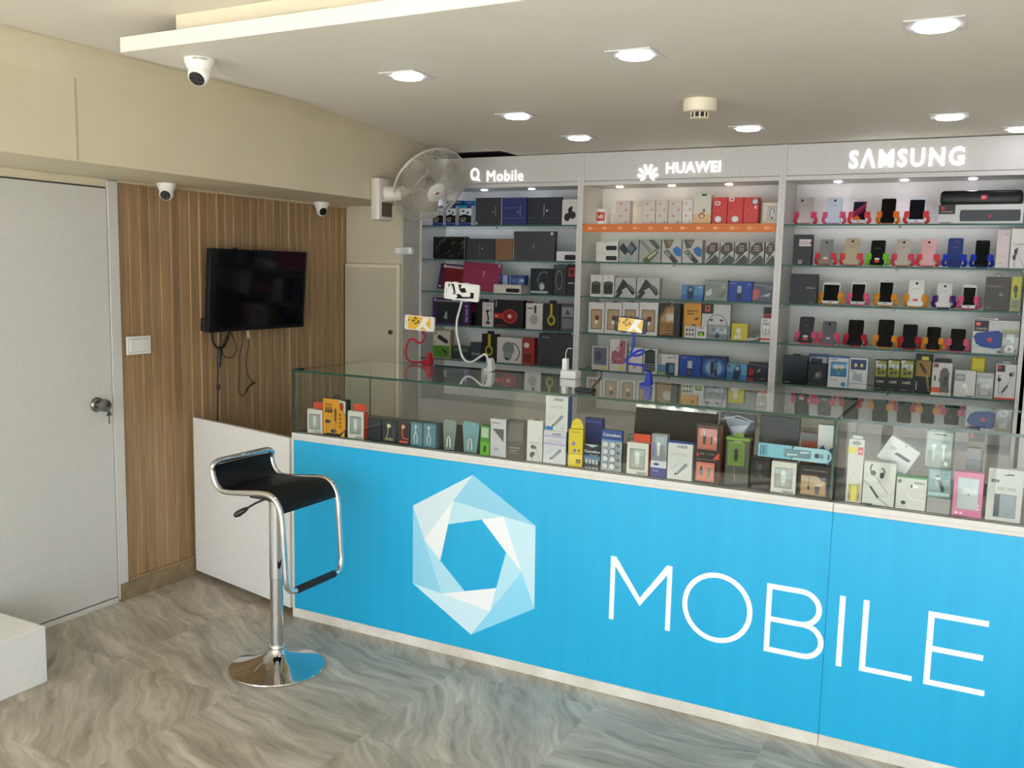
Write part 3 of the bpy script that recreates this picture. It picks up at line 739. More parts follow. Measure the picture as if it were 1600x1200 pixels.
# O
ol, orr = X2(1066.4, 938), X2(1176, 957); ot, ob = LT + .005, LB - .006
q = MB(); n = 64; ocx, ocz = (ol + orr) / 2, (ot + ob) / 2; rx, rz = (orr - ol) / 2, (ot - ob) / 2; vs = []; fs = []
for i in range(n):
    an = 2 * PI * i / n
    for s_, yy in ((0, -.0011), (SW, -.0011)):
        vs.append((ocx - oA.x + (rx - s_) * math.cos(an), yy, ocz + (rz - s_) * math.sin(an)))
for i in range(n):
    j = (i + 1) % n; fs.append((2 * i, 2 * j, 2 * j + 1, 2 * i + 1))
q.add(vs, fs, INK); q.build('letter', pA)
# B
x0 = X2(1199, 911); x1 = X2(1284.8, 952); x2 = X2(1287, 1008)
zmid = at_y(1201, 966, YC0).z; 
def stroke(pts, w):
    polys = []
    P = [Vector((x, 0, z)) for x, z in pts]
    L_, R_ = [], []
    for i in range(len(P)):
        d_ = (P[min(i + 1, len(P) - 1)] - P[max(i - 1, 0)]).normalized(); nn = Vector((-d_.z, 0, d_.x)) * (w / 2)
        L_.append(P[i] + nn); R_.append(P[i] - nn)
    for i in range(len(P) - 1): polys.append([Vx(v.x, v.z) for v in (R_[i], R_[i + 1], L_[i + 1], L_[i])])
    return polys
h2 = SW / 2
bt, bb = LT - h2, LB + h2
r1 = (bt - zmid) / 2; r2 = (zmid - bb) / 2
st1 = [(x0 + SW, bt)] + arc(x1 - h2 - r1 * 1.05, (bt + zmid) / 2, r1 * 1.05, r1, 90, -90, 16) + [(x0 + SW, zmid)]
st2 = arc(x2 - h2 - r2 * 1.05, (zmid + bb) / 2, r2 * 1.05, r2, 90, -90, 16) + [(x0 + SW, bb)]
flat_part('letter', pA, [([Vx(x0, LB), Vx(x0 + SW, LB), Vx(x0 + SW, LT), Vx(x0, LT)], INK)] + [(P, INK) for P in stroke(st1, SW)], .0011, oA)
flat_part('letter_bowl', pA, [(P, INK) for P in stroke(st2, SW)], .0013, oA)
# I L E
xi = X2(1312.8, 931)
flat_part('letter', pB, [([Vx(xi, LB), Vx(xi + SW, LB), Vx(xi + SW, LT), Vx(xi, LT)], INK)], .0011, oB)
xl, xr = X2(1349.7, 938), X2(1424.3, 1062)
flat_part('letter', pB, [([Vx(xl, LB), Vx(xl + SW, LB), Vx(xl + SW, LT), Vx(xl, LT)], INK), ([Vx(xl + SW, LB), Vx(xr, LB), Vx(xr, LB + SW * .95), Vx(xl + SW, LB + SW * .95)], INK)], .0011, oB)
xe, xt, xm, xk = X2(1451.2, 955), X2(1545.4, 975), X2(1536.3, 1028), X2(1538, 1084)
zm = at_y(1536.3, 1028.5, YC0).z
flat_part('letter', pB, [([Vx(xe, LB), Vx(xe + SW, LB), Vx(xe + SW, LT), Vx(xe, LT)], INK)] +
          [([Vx(xe + SW, z - h2), Vx(xx, z - h2), Vx(xx, z + h2), Vx(xe + SW, z + h2)], INK) for xx, z in ((xt, LT - h2), (xm, zm), (xk, LB + h2))], .0011, oB)

# ------------------------------------------------------------------ wall display cabinets
SHZ = {1: 1.862, 2: 1.660, 3: 1.466, 4: 1.264, 5: 1.057}
ZFB = 2.081
M_CAB = noisy('white_cabinet_laminate', 'bfbbb7', 'c6c2be', 50, .4)
M_BACK = noisy('pale_cabinet_back', 'd6d3ce', 'dcd9d4', 30, .5)
LEDS = []
def cabinet(label, x0, x1, spots, ledcol, endcap_left=False):
    t = thing('display_cabinet', label, 'display cabinet', (x0, YF, 0), 0, 'white wall shelf units'); w = x1 - x0; D = YBK - YF; s = .0172
    q = MB(); q.box(0, 0, 0, s, D, ZC - .003, M_CAB); q.build('side_panel', t)
    q = MB(); q.box(w - s, 0, 0, w, D, ZC - .003, M_CAB); q.build('side_panel', t)
    q = MB(); q.box(s + .0003, D - .012, .0, w - s - .0003, D, ZC - .004, M_BACK); q.build('back_panel', t)
    q = MB(); q.box(s + .0003, .022, ZFB + .001, w - s - .0003, D - .0125, ZFB + .018, M_CAB); sf = q.build('soffit', t)
    q = MB(); q.box(s + .0006, .0022, ZFB + .020, w - s - .0006, .018, ZC - .0045, M_CAB, b=.0006); q.box(s + .0003, .0012, ZFB - .004, w - s - .0003, .0215, ZFB + .0175, M_CAB); fa = q.build('fascia', t)
    q = MB(); q.box(s + .0003, .004, .06, w - s - .0003, D - .0125, .80, M_CAB); q.box(s + .0003, .03, 0, w - s - .0003, D - .02, .0595, BLACKP); q.build('base_unit', t)
    for k, z in SHZ.items():
        q = MB(); q.box(s + .001, .002, z - .0085, w - s - .001, D - .0128, z, SHELFGLASS); o_ = q.build('glass_shelf', t); me = o_.data; me.materials.append(SHELFEDGE)
        for f_ in me.polygons:
            if abs(f_.normal.z) < .5: f_.material_index = 1
        for xx in (s + .012, w * .5, w - s - .012):
            q = MB(); q.lathe([(.0035, -.0095), (.006, -.007), (.006, -.0002)], mat('77787c', .2, 1.0), 12, Matrix.Translation((xx, .012, z - .0088))); q.build('shelf_clip', o_, smooth=40)
    for px, py in spots:
        p = at_z(px, py, ZFB)
        yy = min(max(p.y - YF, .05), D - .12)
        q = MB(); q.lathe([(0, -.0035), (.017, -.0035), (.019, -.002), (.0195, .0008)], mat(ledcol, .4, 0, 18.0), 20, Matrix.Translation((p.x - x0, yy, ZFB))); q.build('spot_lamp', t, smooth=40)
        LEDS.append((p.x, YF + yy, ledcol))
    return t, fa
X0, X1, X2_, X3 = -3.181, -2.1165, -1.0175, .1015
cab1, fa1 = cabinet('left white shelf unit under the thin lettered fascia', X0, X1 - .0003, [(725, 304), (791, 303), (860, 301)], 'dfe4ff')
cab2, fa2 = cabinet('middle white shelf unit with orange strip and fan emblem fascia', X1 + .0003, X2_ - .0003, [(988.7, 297), (1069, 295.7), (1153, 293)], 'ffe9cf')
cab3, fa3 = cabinet('right white shelf unit with bold lettered fascia and phones', X2_ + .0003, X3, [(1314, 287), (1416, 284.5), (1521, 282)], 'f1e6ff')
SIGN = mat('ffffff', .4, 0, .9)
def sign(fa, x0, sv, name, pxl, pxr, yt, yb, off=0.0, dep=.006, spc=1.0):
    a_ = at_y(pxl, (yt + yb) / 2, YF); b_ = at_y(pxr, (yt + yb) / 2, YF); xc = (pxl + pxr) / 2
    zt_, zb_ = at_y(xc, yt, YF).z, at_y(xc, yb, YF).z
    q = MB(); put_text(q, sv, (a_.x + b_.x) / 2 - x0, .0018, (zt_ + zb_) / 2, b_.x - a_.x, zt_ - zb_, SIGN, 0, off, dep, None, spc)
    return q.build(name, fa)
# first fascia: ring with a tail, then thin letters
q = MB(); cc = at_y(742, 273.5, YF); n = 40; ro, ri = .0315, .0205; vs = []; fs = []
for i in range(n):
    an = 2 * PI * i / n
    for rr, yy in ((ro * 1.0, -.004), (ri, -.004), (ro, .0018), (ri, .0018)):
        vs.append((cc.x - X0 + rr * .92 * math.cos(an), yy, cc.z + .004 + rr * 1.12 * math.sin(an) + (.0025 if rr == ri else 0)))
for i in range(n):
    j = (i + 1) % n
    fs += [(4 * i, 4 * j, 4 * j + 1, 4 * i + 1), (4 * i + 2, 4 * j + 2, 4 * j, 4 * i), (4 * i + 1, 4 * j + 1, 4 * j + 3, 4 * i + 3)]
q.add(vs, fs, SIGN); q.prism([(cc.x - X0 + .008, cc.z - .030), (cc.x - X0 + .037, cc.z - .037), (cc.x - X0 + .024, cc.z - .016), (cc.x - X0 + .013, cc.z - .012)], -.0045, .0018, SIGN); q.build('ring_emblem', fa1)
sign(fa1, X0, 'Mobile', 'lettering', 761, 817.5, 266, 283, -.006, .006, 1.08)
sign(fa2, X1 + .0003, 'HUAWEI', 'lettering', 1041, 1126, 252.5, 270, .012, .006, 1.06)
sign(fa3, X2_ + .0003, 'S\u039bMSUNG', 'lettering', 1327, 1507, 230.5, 261, .026, .006, 1.22)
# petal emblem
q = MB(); cc = at_y(1012, 276.5, YF); sc_ = .067
for k in range(8):
    an = math.radians(-22 + 224 * k / 7); ln = sc_ * (1.02 if 1 < k < 6 else (.88 if k in (1, 6) else .62)); wd = sc_ * (.112 if 0 < k < 7 else .08)
    dr = Vector((math.cos(an), 0, math.sin(an))); sd_ = Vector((-math.sin(an), 0, math.cos(an)))
    st = .20 if 0 < k < 7 else .32; pts = []
    for u, v in ((st, .02), (.5, .55), (.72, .95), (.88, 1.0), (.97, .75), (1.0, .25), (1.0, -.25), (.97, -.75), (.88, -1.0), (.72, -.95), (.5, -.55), (st, -.02)):
        p_ = dr * (u * ln) - sd_ * (v * wd); pts.append((cc.x - X1 + p_.x, cc.z + p_.z))
    ar = sum(pts[i][0] * pts[(i + 1) % len(pts)][1] - pts[(i + 1) % len(pts)][0] * pts[i][1] for i in range(len(pts)))
    if ar < 0: pts.reverse()
    q.prism(pts, -.0042, .0018, SIGN)
q.build('petal_emblem', fa2)
# orange strip along the edge of the middle top shelf
zt_, zb_ = SHZ[1] + .004, SHZ[1] - .040
q = MB(); W_ = X2_ - X1 - .04; OR = mat('cc6a26', .5)
q.box(-W_ / 2, -.001, zb_, W_ / 2, 0, zt_, OR)
hgt = zt_ - zb_
for k in range(12):
    x_ = (k + .5) / 12
    s0 = -W_ / 2 + W_ * x_ - .012; z_ = zb_ + hgt * .3; u_ = hgt * .34; wt = mat('f0c9a4', .5)
    for (p0, p1, p2, p3) in ((0, 0, .16, 1), (0, .84, .82, 1), (.66, 0, .82, 1), (.34, 0, .48, .62), (.98, 0, 1.14, 1)):
        q.add([(s0 + p0 * u_ * 1.15, -.0014, z_ + p1 * u_), (s0 + p2 * u_ * 1.15, -.0014, z_ + p1 * u_), (s0 + p2 * u_ * 1.15, -.0014, z_ + p3 * u_), (s0 + p0 * u_ * 1.15, -.0014, z_ + p3 * u_)], [(0, 1, 2, 3)], wt)
    q.add([(s0 + 1.35 * u_, -.0014, z_ + u_ * .35), (s0 + 2.9 * u_, -.0014, z_ + u_ * .35), (s0 + 2.9 * u_, -.0014, z_ + u_ * .6), (s0 + 1.35 * u_, -.0014, z_ + u_ * .6)], [(0, 1, 2, 3)], mat('e89a5c', .5))
tag(q.build('shelf_edge_banner', loc=((X1 + X2_) / 2, YF + .001, 0)), 'orange printed strip along the front of the middle top shelf', 'banner')
# ------------------------------------------------------------------ goods on the shelves and in the counter
PRINT[0] = True
TRAY = ZRT + .0033
def base_of(sh):
    return (YC0 + .022, TRAY) if sh == 'C' else (YF + .012, SHZ[sh] + .0003)
def span(x0, x1, yt, sh, dy, zb=None):
    Y, z = base_of(sh); Y += dy
    if zb is not None: z = zb
    out = []
    for x in (x0, x1):
        y = 500.0
        for _ in range(5):
            X = at_y(x, y, Y).x; y = proj((X, Y, z))[1]
        out.append(X)
    zt_ = at_y((x0 + x1) / 2, yt, Y).z
    return out[0], out[1], Y, z, zt_ - z
GAP = .0007
BAYS = [(X0, X1), (X1, X2_), (X2_, X3)]
ROOM = {1: ZFB - .004 - SHZ[1], 2: SHZ[1] - .0085 - SHZ[2], 3: SHZ[2] - .0085 - SHZ[3], 4: SHZ[3] - .0085 - SHZ[4], 5: SHZ[4] - .0085 - SHZ[5], 'C': ZGT - .0102 - TRAY}
FREE = [1.0]      # headroom left above the box being built
GROUP = {'tablet_case_box': 'flat tablet case boxes', 'tablet_cover_box': 'tablet cover boxes', 'gadget_box': 'small gadget boxes', 'phone_mount_box': 'phone mount boxes', 'speaker_box': 'white speaker boxes',
         'headphone_box': 'headphone boxes', 'phone_box': 'boxed phones on the shelves', 'watch_box': 'red boxes on the middle top shelf', 'earphone_box': 'earphone boxes', 'wrapped_phone_box': 'plastic wrapped phone boxes',
         'charger_box': 'charger boxes', 'cable_box': 'cable boxes', 'adapter_box': 'black adapter boxes', 'battery_card': 'battery cards', 'earphone_pack': 'earphone packs', 'blister_pack': 'clear blister packs',
         'power_bank_box': 'power bank boxes', 'phone_case_box': 'phone case boxes'}
def B(name, cat, label, x0, x1, yt, sh, col, ops=(), d=.045, dy=.0, rot=0, group=None, zb=None, rough=.4, parts=(), lean=0, h=None, roll=0, bev=.0012):
    group = group or GROUP.get(name)
    X0_, X1_, Y, z, H_ = span(x0, x1, yt, sh, dy, zb)
    if h: H_ = h
    if sh != 'C':
        lo, hi = min(BAYS, key=lambda b: abs((b[0] + b[1]) / 2 - (X0_ + X1_) / 2))
        X0_ = max(X0_, lo + .0185); X1_ = min(X1_, hi - .0185)
    elif X0_ < XJ - .03 < XJ - .0175 < X1_: X1_ = XJ - .0178
    room = ROOM[sh] - (z - base_of(sh)[1]) - (.0030 if sh == 'C' else .0105)
    if lean: room -= d * math.sin(math.radians(lean)) + .002
    H_ = min(H_, room); FREE[0] = room - H_
    w = X1_ - X0_ - 2 * GAP
    q = MB(); q.box(-w / 2, 0, 0, w / 2, d, H_, mat(col, rough) if isinstance(col, str) else col, b=bev)
    face_ops(q, ops, w, H_, -.0001, None, rough)
    loc = Vector(((X0_ + X1_) / 2, Y, z + .0003 + d * math.sin(math.radians(lean)) + w / 2 * math.sin(math.radians(abs(roll)))))
    if roll and lean: pass
    if parts:
        o = thing(name, label, cat, loc, 0, group)
        q.build('box_body', o)
        for nm, fn in parts:
            p = MB(); fn(p, w, H_, d); p.build(nm, o, smooth=40)
    else:
        o = q.build(name, None, loc); tag(o, label, cat, group)
    o.rotation_euler = (math.radians(-lean), math.radians(roll), math.radians(rot))
    return {'o': o, 'x0': X0_, 'x1': X1_, 'y': Y, 'z': z, 'h': H_, 'top': z + H_, 'w': w, 'd': d}

def hang_tab(col, wf=.5, hh=.018, cx=.5):
    def fn(p, w, h, d):
        a = w * wf / 2; c = (cx - .5) * w; hh_ = min(hh, FREE[0] - .0006)
        if hh_ < .0015: hh_ = .0012
        p.prism([(c - a, h + .0003), (c + a, h + .0003), (c + a * .86, h + hh_), (c - a * .86, h + hh_)], d * .42, d * .46, mat(col, .45))
    return ('hang_tab', fn)
def loop_tab(col, cx=.5):
    def fn(p, w, h, d):
        c = (cx - .5) * w; r = min(w * .2, .016, max(.0015, (FREE[0] - .0058) / .8))
        p.tube([(c + r * math.cos(a), d * .5, h + .0024 + r * .8 * math.sin(a)) for a in [PI * i / 10 for i in range(11)]], .0022, mat(col, .4), 6)
    return ('hang_loop', fn)
def lid(col, f=.14, out=.0012):
    def fn(p, w, h, d): p.box(-w / 2 - out, -out, h * (1 - f), w / 2 + out, d + out, h + out, mat(col, .4), b=.001)
    return ('lid', fn)
def blister(u0, v0, u1, v1, depth=.006):
    def fn(p, w, h, d): p.box((u0 - .5) * w, -depth, v0 * h, (u1 - .5) * w, -.0016, v1 * h, PLASTIC, b=.002)
    return ('clear_window', fn)
def shape3(name, pts, r, col):
    def fn(p, w, h, d): p.tube([((u - .5) * w, -.004, v * h) for u, v in pts], r, mat(col, .35), 8)
    return (name, fn)

# ---- print designs
def lap(tx, ty, c='b9bcc4'):
    return [('l', [(tx, ty - .19), (tx, ty + .19)], .0022, c), ('e', tx - .09, ty - .02, .02, .018, 'f2f3f6')]
def speakerbox():
    return [('t', 'BLUETOOTH SPEAKER', .25, .84, .38, .07, '8b8984'), ('p', arc(.5, .36, .05, .22, 90, 270, 8) + arc(.9, .36, .05, .22, -90, 90, 8), '17181a'), ('e', .70, .38, .012, .045, '9a9a9a')]
def pbox(a, b_, c_, bg='a9a9a6'):
    return [('p', [(0, .62), (.34, .3), (.52, .52), (.2, .86)], a), ('p', [(.36, .56), (.66, .28), (.94, .62), (.64, .94)], b_), ('p', [(.3, .0), (.72, .0), (.55, .2), (.42, .22)], c_), ('p', [(.42, .62), (.64, .41), (.8, .6), (.6, .82)], '6b7c86')]
def pbox2(a, b_):
    return [('p', [(.06, 1), (.62, 1), (.42, .64), (.2, .6)], a), ('p', [(.22, .95), (.55, .97), (.4, .72)], '8c7f6a'), ('p', [(.55, .6), (.78, .72), (.98, .6), (.98, .28), (.8, .28), (.6, .45)], b_),
            ('p', [(.08, .46), (.3, .58), (.88, .06), (.74, .0), (.62, .0)], '414940'), ('p', [(.14, .44), (.28, .53), (.5, .34), (.36, .22)], '8e968a')]
def keypad(): 
    return [('p', [(.02, .52), (.06, .78), (.4, .98), (.86, .98), (.96, .6), (.8, .56), (.6, .44), (.3, .4)], '5d4a45'), ('p', [(0, .08), (.1, 0), (.96, .0), (.98, .26), (.55, .52), (.38, .42)], '4e5249'),
            ('l', [(.0, .02), (.98, .6)], .004, 'cfd0cf')] + [('e', .36 + .13 * i, .62 + .1 * j, .036, .026, 'd9d6d0') for i in range(3) for j in range(3)]
def earwin(dev='efeeea', bg='a8a7a0', word='NODI', hd='9c9a95'):
    return [('t', 'wireless', .2, .93, .26, .035, hd), ('p', [(.14, .16), (.86, .16), (.86, .82), (.14, .82)], bg), ('p', [(.2, .22), (.8, .22), (.8, .77), (.2, .77)], 'bcbbb4'), ('p', arc(.5, .64, .1, .1, 0, 180, 8) + [(.4, .4), (.45, .28), (.55, .28), (.6, .4)], dev),
            ('r', .44, .24, .56, .34, 'd5d4cf'), ('t', word, .72, .06, .42, .07, '35332f')]
def anker():
    return [('t', 'ANKER', .58, .9, .42, .075, '4a4d52'), ('t', 'Ultra-Slim Charger', .5, .70, .6, .035, '8d9094'), ('t', 'fast portable power for phones', .5, .655, .72, .025, 'a4a6a9'), ('p', [(.12, .30), (.2, .26), (.5, .44), (.42, .5)], 'c9cdd2'), ('p', [(.34, .16), (.44, .14), (.84, .42), (.74, .48)], '8f959c'), ('p', [(.3, .14), (.36, .12), (.4, .17), (.34, .2)], '4b4e53'), ('l', [(.66, .06), (.9, .22)], .0012, 'b9bcc0')]
def hp(c, bg=None, cx=.55, cy=.42):
    o = [('e', cx, cy, .26, .26, c), ('e', cx, cy, .18, .18, '2a1719'), ('e', cx, cy, .14, .14, c), ('e', cx, cy, .06, .06, 'd9cfc9'), ('r', .02, cy - .09, cx - .18, cy + .1, c), ('t', 'beats', .1, cy, .12, .07, 'e8d8d4')]
    return o
def diam(o='d0623c'):
    k = []
    for r in range(4):
        for cidx in range(2):
            u, v = .2 + cidx * .55 + (.18 if r % 2 else 0), .12 + r * .25
            k += [('p', [(u - .11, v), (u, v - .055), (u + .11, v), (u, v + .055)], o if (r + cidx) % 2 else 'cfc9c4'), ('p', [(u - .045, v), (u, v - .022), (u + .045, v), (u, v + .022)], 'f1ebe6')]
    return k
def earbud(cx, cy, s, c='2a2a2c', ang=1):
    return [('e', cx, cy, .07 * s, .05 * s, c), ('e', cx + .05 * s * ang, cy + .03 * s, .045 * s, .03 * s, '55565a'), ('l', [(cx, cy), (cx + .02 * ang, max(.03, cy - .3 * s))], .0011, c)]

# =============================================== left unit, top shelf
S = 1
ops3 = [('r', 0, .55, 1, 1, 'dfe8ee'), ('r', .6, .86, 1, 1, '5a4a86'), ('r', 0, .86, .6, 1, '3aa7c9'), ('e', .32, .72, .12, .05, '38353a'), ('e', .7, .64, .1, .06, '46434a'), ('r', 0, .12, 1, .5, '14161c'), ('e', .45, .48, .3, .08, '14161c'), ('t', 'G7', .35, .28, .45, .2, 'd3ccb8'), ('r', 0, 0, 1, .11, '2b3fa0')]
for (a_, b2), lb in zip(((676.5, 695), (697, 714.5), (717.5, 739)), ('small black and white gadget box at the left end of the top left shelf', 'small black and white gadget box second from the left on the top left shelf', 'small black and white gadget box third from left, touching the big grey box')):
    B('gadget_box', 'box', lb, a_, b2 - 2.5, 321.5, S, 'd9dde6', ops3, d=.05, dy=.005)
B('gadget_box', 'box', 'blue box standing behind the small gadget boxes, mostly hidden by the fan', 697, 722, 313.5, S, '1f6aa8', [('t', 'audio', .7, .93, .4, .05, 'cfe0ee')], d=.04, dy=.085)
B('gadget_box', 'box', 'blue box standing behind the small gadget boxes, beside the grey box', 723.5, 741, 314, S, '2a76b4', [('t', 'audio', .6, .93, .5, .05, 'd5e4f0')], d=.04, dy=.085)
B('tablet_case_box', 'box', 'charcoal flat square box left of the blue lit one on the top left shelf', 742.6, 782, 309, S, '45464b', lap(.80, .5) + [('r', .02, .02, .09, .12, 'b8b8b6')], d=.03)
B('tablet_case_box', 'box', 'blue lit flat square box with two lines on the top left shelf', 782.8, 822, 308.8, S, '3c4274', [('r', 0, 0, .02, 1, 'c8cbe0'), ('l', [(.02, .63), (.66, .63)], .0015, '8189c0'), ('l', [(.02, .25), (.98, .25)], .0015, '8189c0')] + lap(.76, .5), d=.03)  # blue light of the shelf lamps put into the box colour
B('tablet_case_box', 'box', 'wide dark blue grey flat box with a white dot on the top left shelf', 823.5, 876, 308.5, S, '343742', [('l', [(.02, .25), (.98, .25)], .0012, '6c7080'), ('l', [(.5, .3), (.5, .74)], .0025, 'c3c6d0'), ('e', .59, .52, .026, .03, 'eef0f6')], d=.03)
B('phone_mount_box', 'box', 'white box printed with a black car mount ending the top left shelf', 877.3, 901, 311.5, S, 'cfcac6', [('r', .2, .86, .9, .875, 'a9a39f'), ('p', [(.4, .62), (.62, .74), (.72, .7), (.66, .48), (.44, .44)], '2b2523'), ('e', .36, .3, .2, .16, '2b2523'), ('e', .72, .38, .22, .15, '352d2a'), ('r', .44, .3, .6, .6, '2b2523')], d=.05)
# second shelf
S = 2
def crumple(p, w, h, d):
    rnd = random.Random(3); n = 16; vs = []; fs = []
    for j in range(3):
        for i in range(n + 1):
            vs.append((-w / 2 + w * i / n, -.003 + rnd.uniform(-.004, .003) + .02 * j, h - .010 + .008 * (j == 1) + rnd.uniform(-.003, .005)))
    for j in range(2):
        for i in range(n): fs.append((j * (n + 1) + i, j * (n + 1) + i + 1, (j + 1) * (n + 1) + i + 1, (j + 1) * (n + 1) + i))
    p.add(vs, fs, mat('d2d3d6', .2, .7))
def folds(p, w, h, d):
    rnd = random.Random(5)
    for k in range(16):
        u = rnd.uniform(-.46, .4); v = rnd.uniform(.08, .8); l = rnd.uniform(.06, .2)
        p.tube([(u * w, -.0012, v * h), ((u + l * .5) * w, -.0016, (v + l * .6) * h), ((u + l * .8) * w, -.0012, (v + l * 1.1) * h if v + l * 1.1 < .9 else .9 * h)], .0008, mat('9a9c96', .2, .3), 4)
B('wrapped_parcel', 'parcel', 'black goods in crinkled clear plastic with a silvery top edge', 676, 726.5, 370, S, '191a18', [], d=.06, dy=.01, parts=[('foil_edge', crumple), ('plastic_fold', folds)], bev=.006, rough=.2)
B('tablet_case_box', 'box', 'charcoal flat box right of the plastic wrapped parcel on the second left shelf', 728.5, 772, 373, S, '43454b', [('l', [(.47, .2), (.47, .8)], .0016, '8f9299'), ('e', .57, .52, .022, .022, 'e6e7ea')], d=.03)
B('carton', 'box', 'plain brown cardboard box on the second left shelf', 773.2, 800.5, 373, S, '8a6d50', [('l', [(0, .62), (1, .62)], .0012, '76593f')], d=.04, dy=.012)
B('tablet_case_box', 'box', 'largest charcoal flat box, standing tall on the second left shelf', 801.5, 866, 361.5, S, '4a4a4f', [('r', 0, 0, .012, 1, 'b9b6b3'), ('r', .90, .87, .96, .97, 'c9c5c0'), ('t', 'DESIGN', .5, .5, .16, .035, 'a9a9ac', 90), ('l', [(.455, .32), (.455, .6)], .001, '85858a')], d=.035)
B('speaker_box', 'box', 'low white box printed with a black speaker, ending the second left shelf', 869, 900.5, 393, S, 'd5d2d4', [('p', arc(.45, .38, .04, .27, 90, 270, 8) + arc(.93, .38, .04, .27, -90, 90, 8), '17181a')], d=.05)
# third shelf
S = 3
B('tablet_cover_box', 'box', 'purple tablet cover box with a dark red window, partly behind the pink box', 683, 724, 414.5, S, '4b2557', [('r', .16, .1, 1, .84, '7b1f2e'), ('r', .16, .84, 1, .93, 'b9a9ae'), ('r', .05, .06, .12, .14, 'c9b8c9'), ('r', .13, .84, .2, .95, 'd8cdd6')], d=.018, dy=.05, lean=9, roll=4)
B('tablet_cover_box', 'box', 'large rose pink flat cover leaning back on the third left shelf', 719, 777, 413, S, '99405c', [('r', .0, .0, .03, 1, '84304a'), ('r', .93, .9, .98, .97, 'd9c3c9'), ('t', 'PULSAR', .57, .62, .2, .035, 'e3cdd3', 84)], d=.016, dy=.014, lean=9, roll=4)
sp = B('speaker_box', 'box', 'low white box printed with a black oblong speaker, under a blue packet', 771, 814, 445, S, 'd3cbbf', speakerbox(), d=.055, dy=.0)
B('battery_pack', 'packet', 'blue goods in a clear packet lying on the white speaker box', 779, 820, 430, S, '2b4f92', [('r', .16, 0, .34, 1, 'a9b3cf'), ('r', .42, 0, .46, 1, '7f92c4'), ('e', .6, .4, .05, .2, '5874b2'), ('e', .8, .4, .05, .2, '5874b2')], d=.045, dy=.005, zb=sp['top'] + .0005, parts=[blister(.02, .02, .98, .97)])
B('headphone_box', 'box', 'dark navy box printed with a grey headphone on the third left shelf', 828, 863, 419.5, S, '23262f', [('l', arc(.62, .45, .3, .42, 60, 180, 10), .006, '77798a'), ('e', .52, .32, .14, .16, '80838d'), ('e', .54, .3, .08, .1, 'c0c1c6'), ('r', .03, .05, .8, .14, 'a7b0ba')], d=.06)
B('headphone_box', 'box', 'dark box with a grey ring shaped headphone right of the navy box', 864, 884, 414, S, '35373b', [('e', .45, .5, .3, .34, '6d7074'), ('e', .45, .5, .22, .27, '2b2d31'), ('r', .1, .9, .9, .97, '585b60')], d=.05, parts=[hang_tab('2a2b2e')])
B('headphone_box', 'box', 'black box with a red printed frame at the right end of the third left shelf', 884.8, 900, 411, S, '1b1617', [('r', .2, .62, .85, .9, 'a8352f'), ('r', .34, .68, .72, .84, '1b1617'), ('t', 'PHOTO', .5, .4, .7, .06, 'cfc8c6')], d=.05)
# fourth shelf
S = 4
B('tablet_cover_box', 'box', 'purple framed tablet cover box with black window on the fourth left shelf', 675.5, 734, 466, S, '47245c', [('r', .12, .08, .82, .86, '23262a'), ('r', .12, .86, .84, .92, '8b8791'), ('p', [(.3, .25), (.36, .5), (.4, .5), (.4, .2)], '9a9c9f'), ('t', 'Folio Cover 10', .91, .45, .62, .075, 'cbb8d6', 90), ('r', .05, .88, .1, .97, 'c4b4cf'), ('r', .02, .04, .08, .1, 'b79cc6')], d=.025)
B('headphone_box', 'box', 'narrow black box with a half seen red disc, behind a white mount box', 735, 757, 467, S, '1a1618', [('e', .14, .62, .16, .16, '8e262b'), ('l', [(.62, .1), (.62, .9)], .003, '3c3638')], d=.05, dy=.055)
B('phone_mount_box', 'box', 'white box printed with a bent black phone mount on the fourth left shelf', 753, 770.5, 472.5, S, 'c9c3bf', [('r', .3, .86, .75, .9, 'aaa39f'), ('p', [(.3, .68), (.62, .7), (.62, .62), (.5, .6), (.64, .36), (.56, .22), (.74, .18), (.7, .12), (.28, .12), (.46, .22), (.5, .36), (.36, .62)], '1e1b1b'), ('e', .76, .68, .06, .04, '1e1b1b')], d=.045)
B('headphone_box', 'box', 'black box printed with big red headphones on the fourth left shelf', 771, 817, 469, S, '19171a', hp('b02e2f') + [('r', .07, .74, .1, .96, 'cfc8c6'), ('r', .08, .06, .5, .1, '8e2b2c')], d=.05)
B('headphone_box', 'box', 'narrow red box beside the black box with red headphones', 817.3, 826, 471, S, '8e2528', [('r', .2, .1, .8, .16, '2a1517')], d=.05, dy=.045)
B('headphone_box', 'box', 'white box with a round grey disc print on the fourth left shelf', 821, 847, 474, S, 'cdc8c4', [('e', .5, .38, .26, .2, 'a8a29d'), ('r', .08, .78, .45, .83, '6e6864'), ('r', .5, .62, .64, .92, '4a4442')], d=.04)
B('headphone_box', 'box', 'dark box printed with yellow headphones on the fourth left shelf', 848, 874, 474.5, S, '26272a', [('r', .42, .5, .56, 1, 'b5a82c'), ('e', .5, .38, .24, .2, 'b5a82c'), ('e', .5, .38, .14, .12, '2a2b2d')], d=.045, parts=[hang_tab('222326', .45)])
B('headphone_box', 'box', 'grey box with pale panels at the right end of the fourth left shelf', 875, 899, 476, S, '55565a', [('r', .1, .55, .9, .9, '8d8f92'), ('p', [(.3, .62), (.5, .82), (.7, .62)], '4b4d50'), ('r', .12, .1, .88, .46, '77797c')], d=.045)
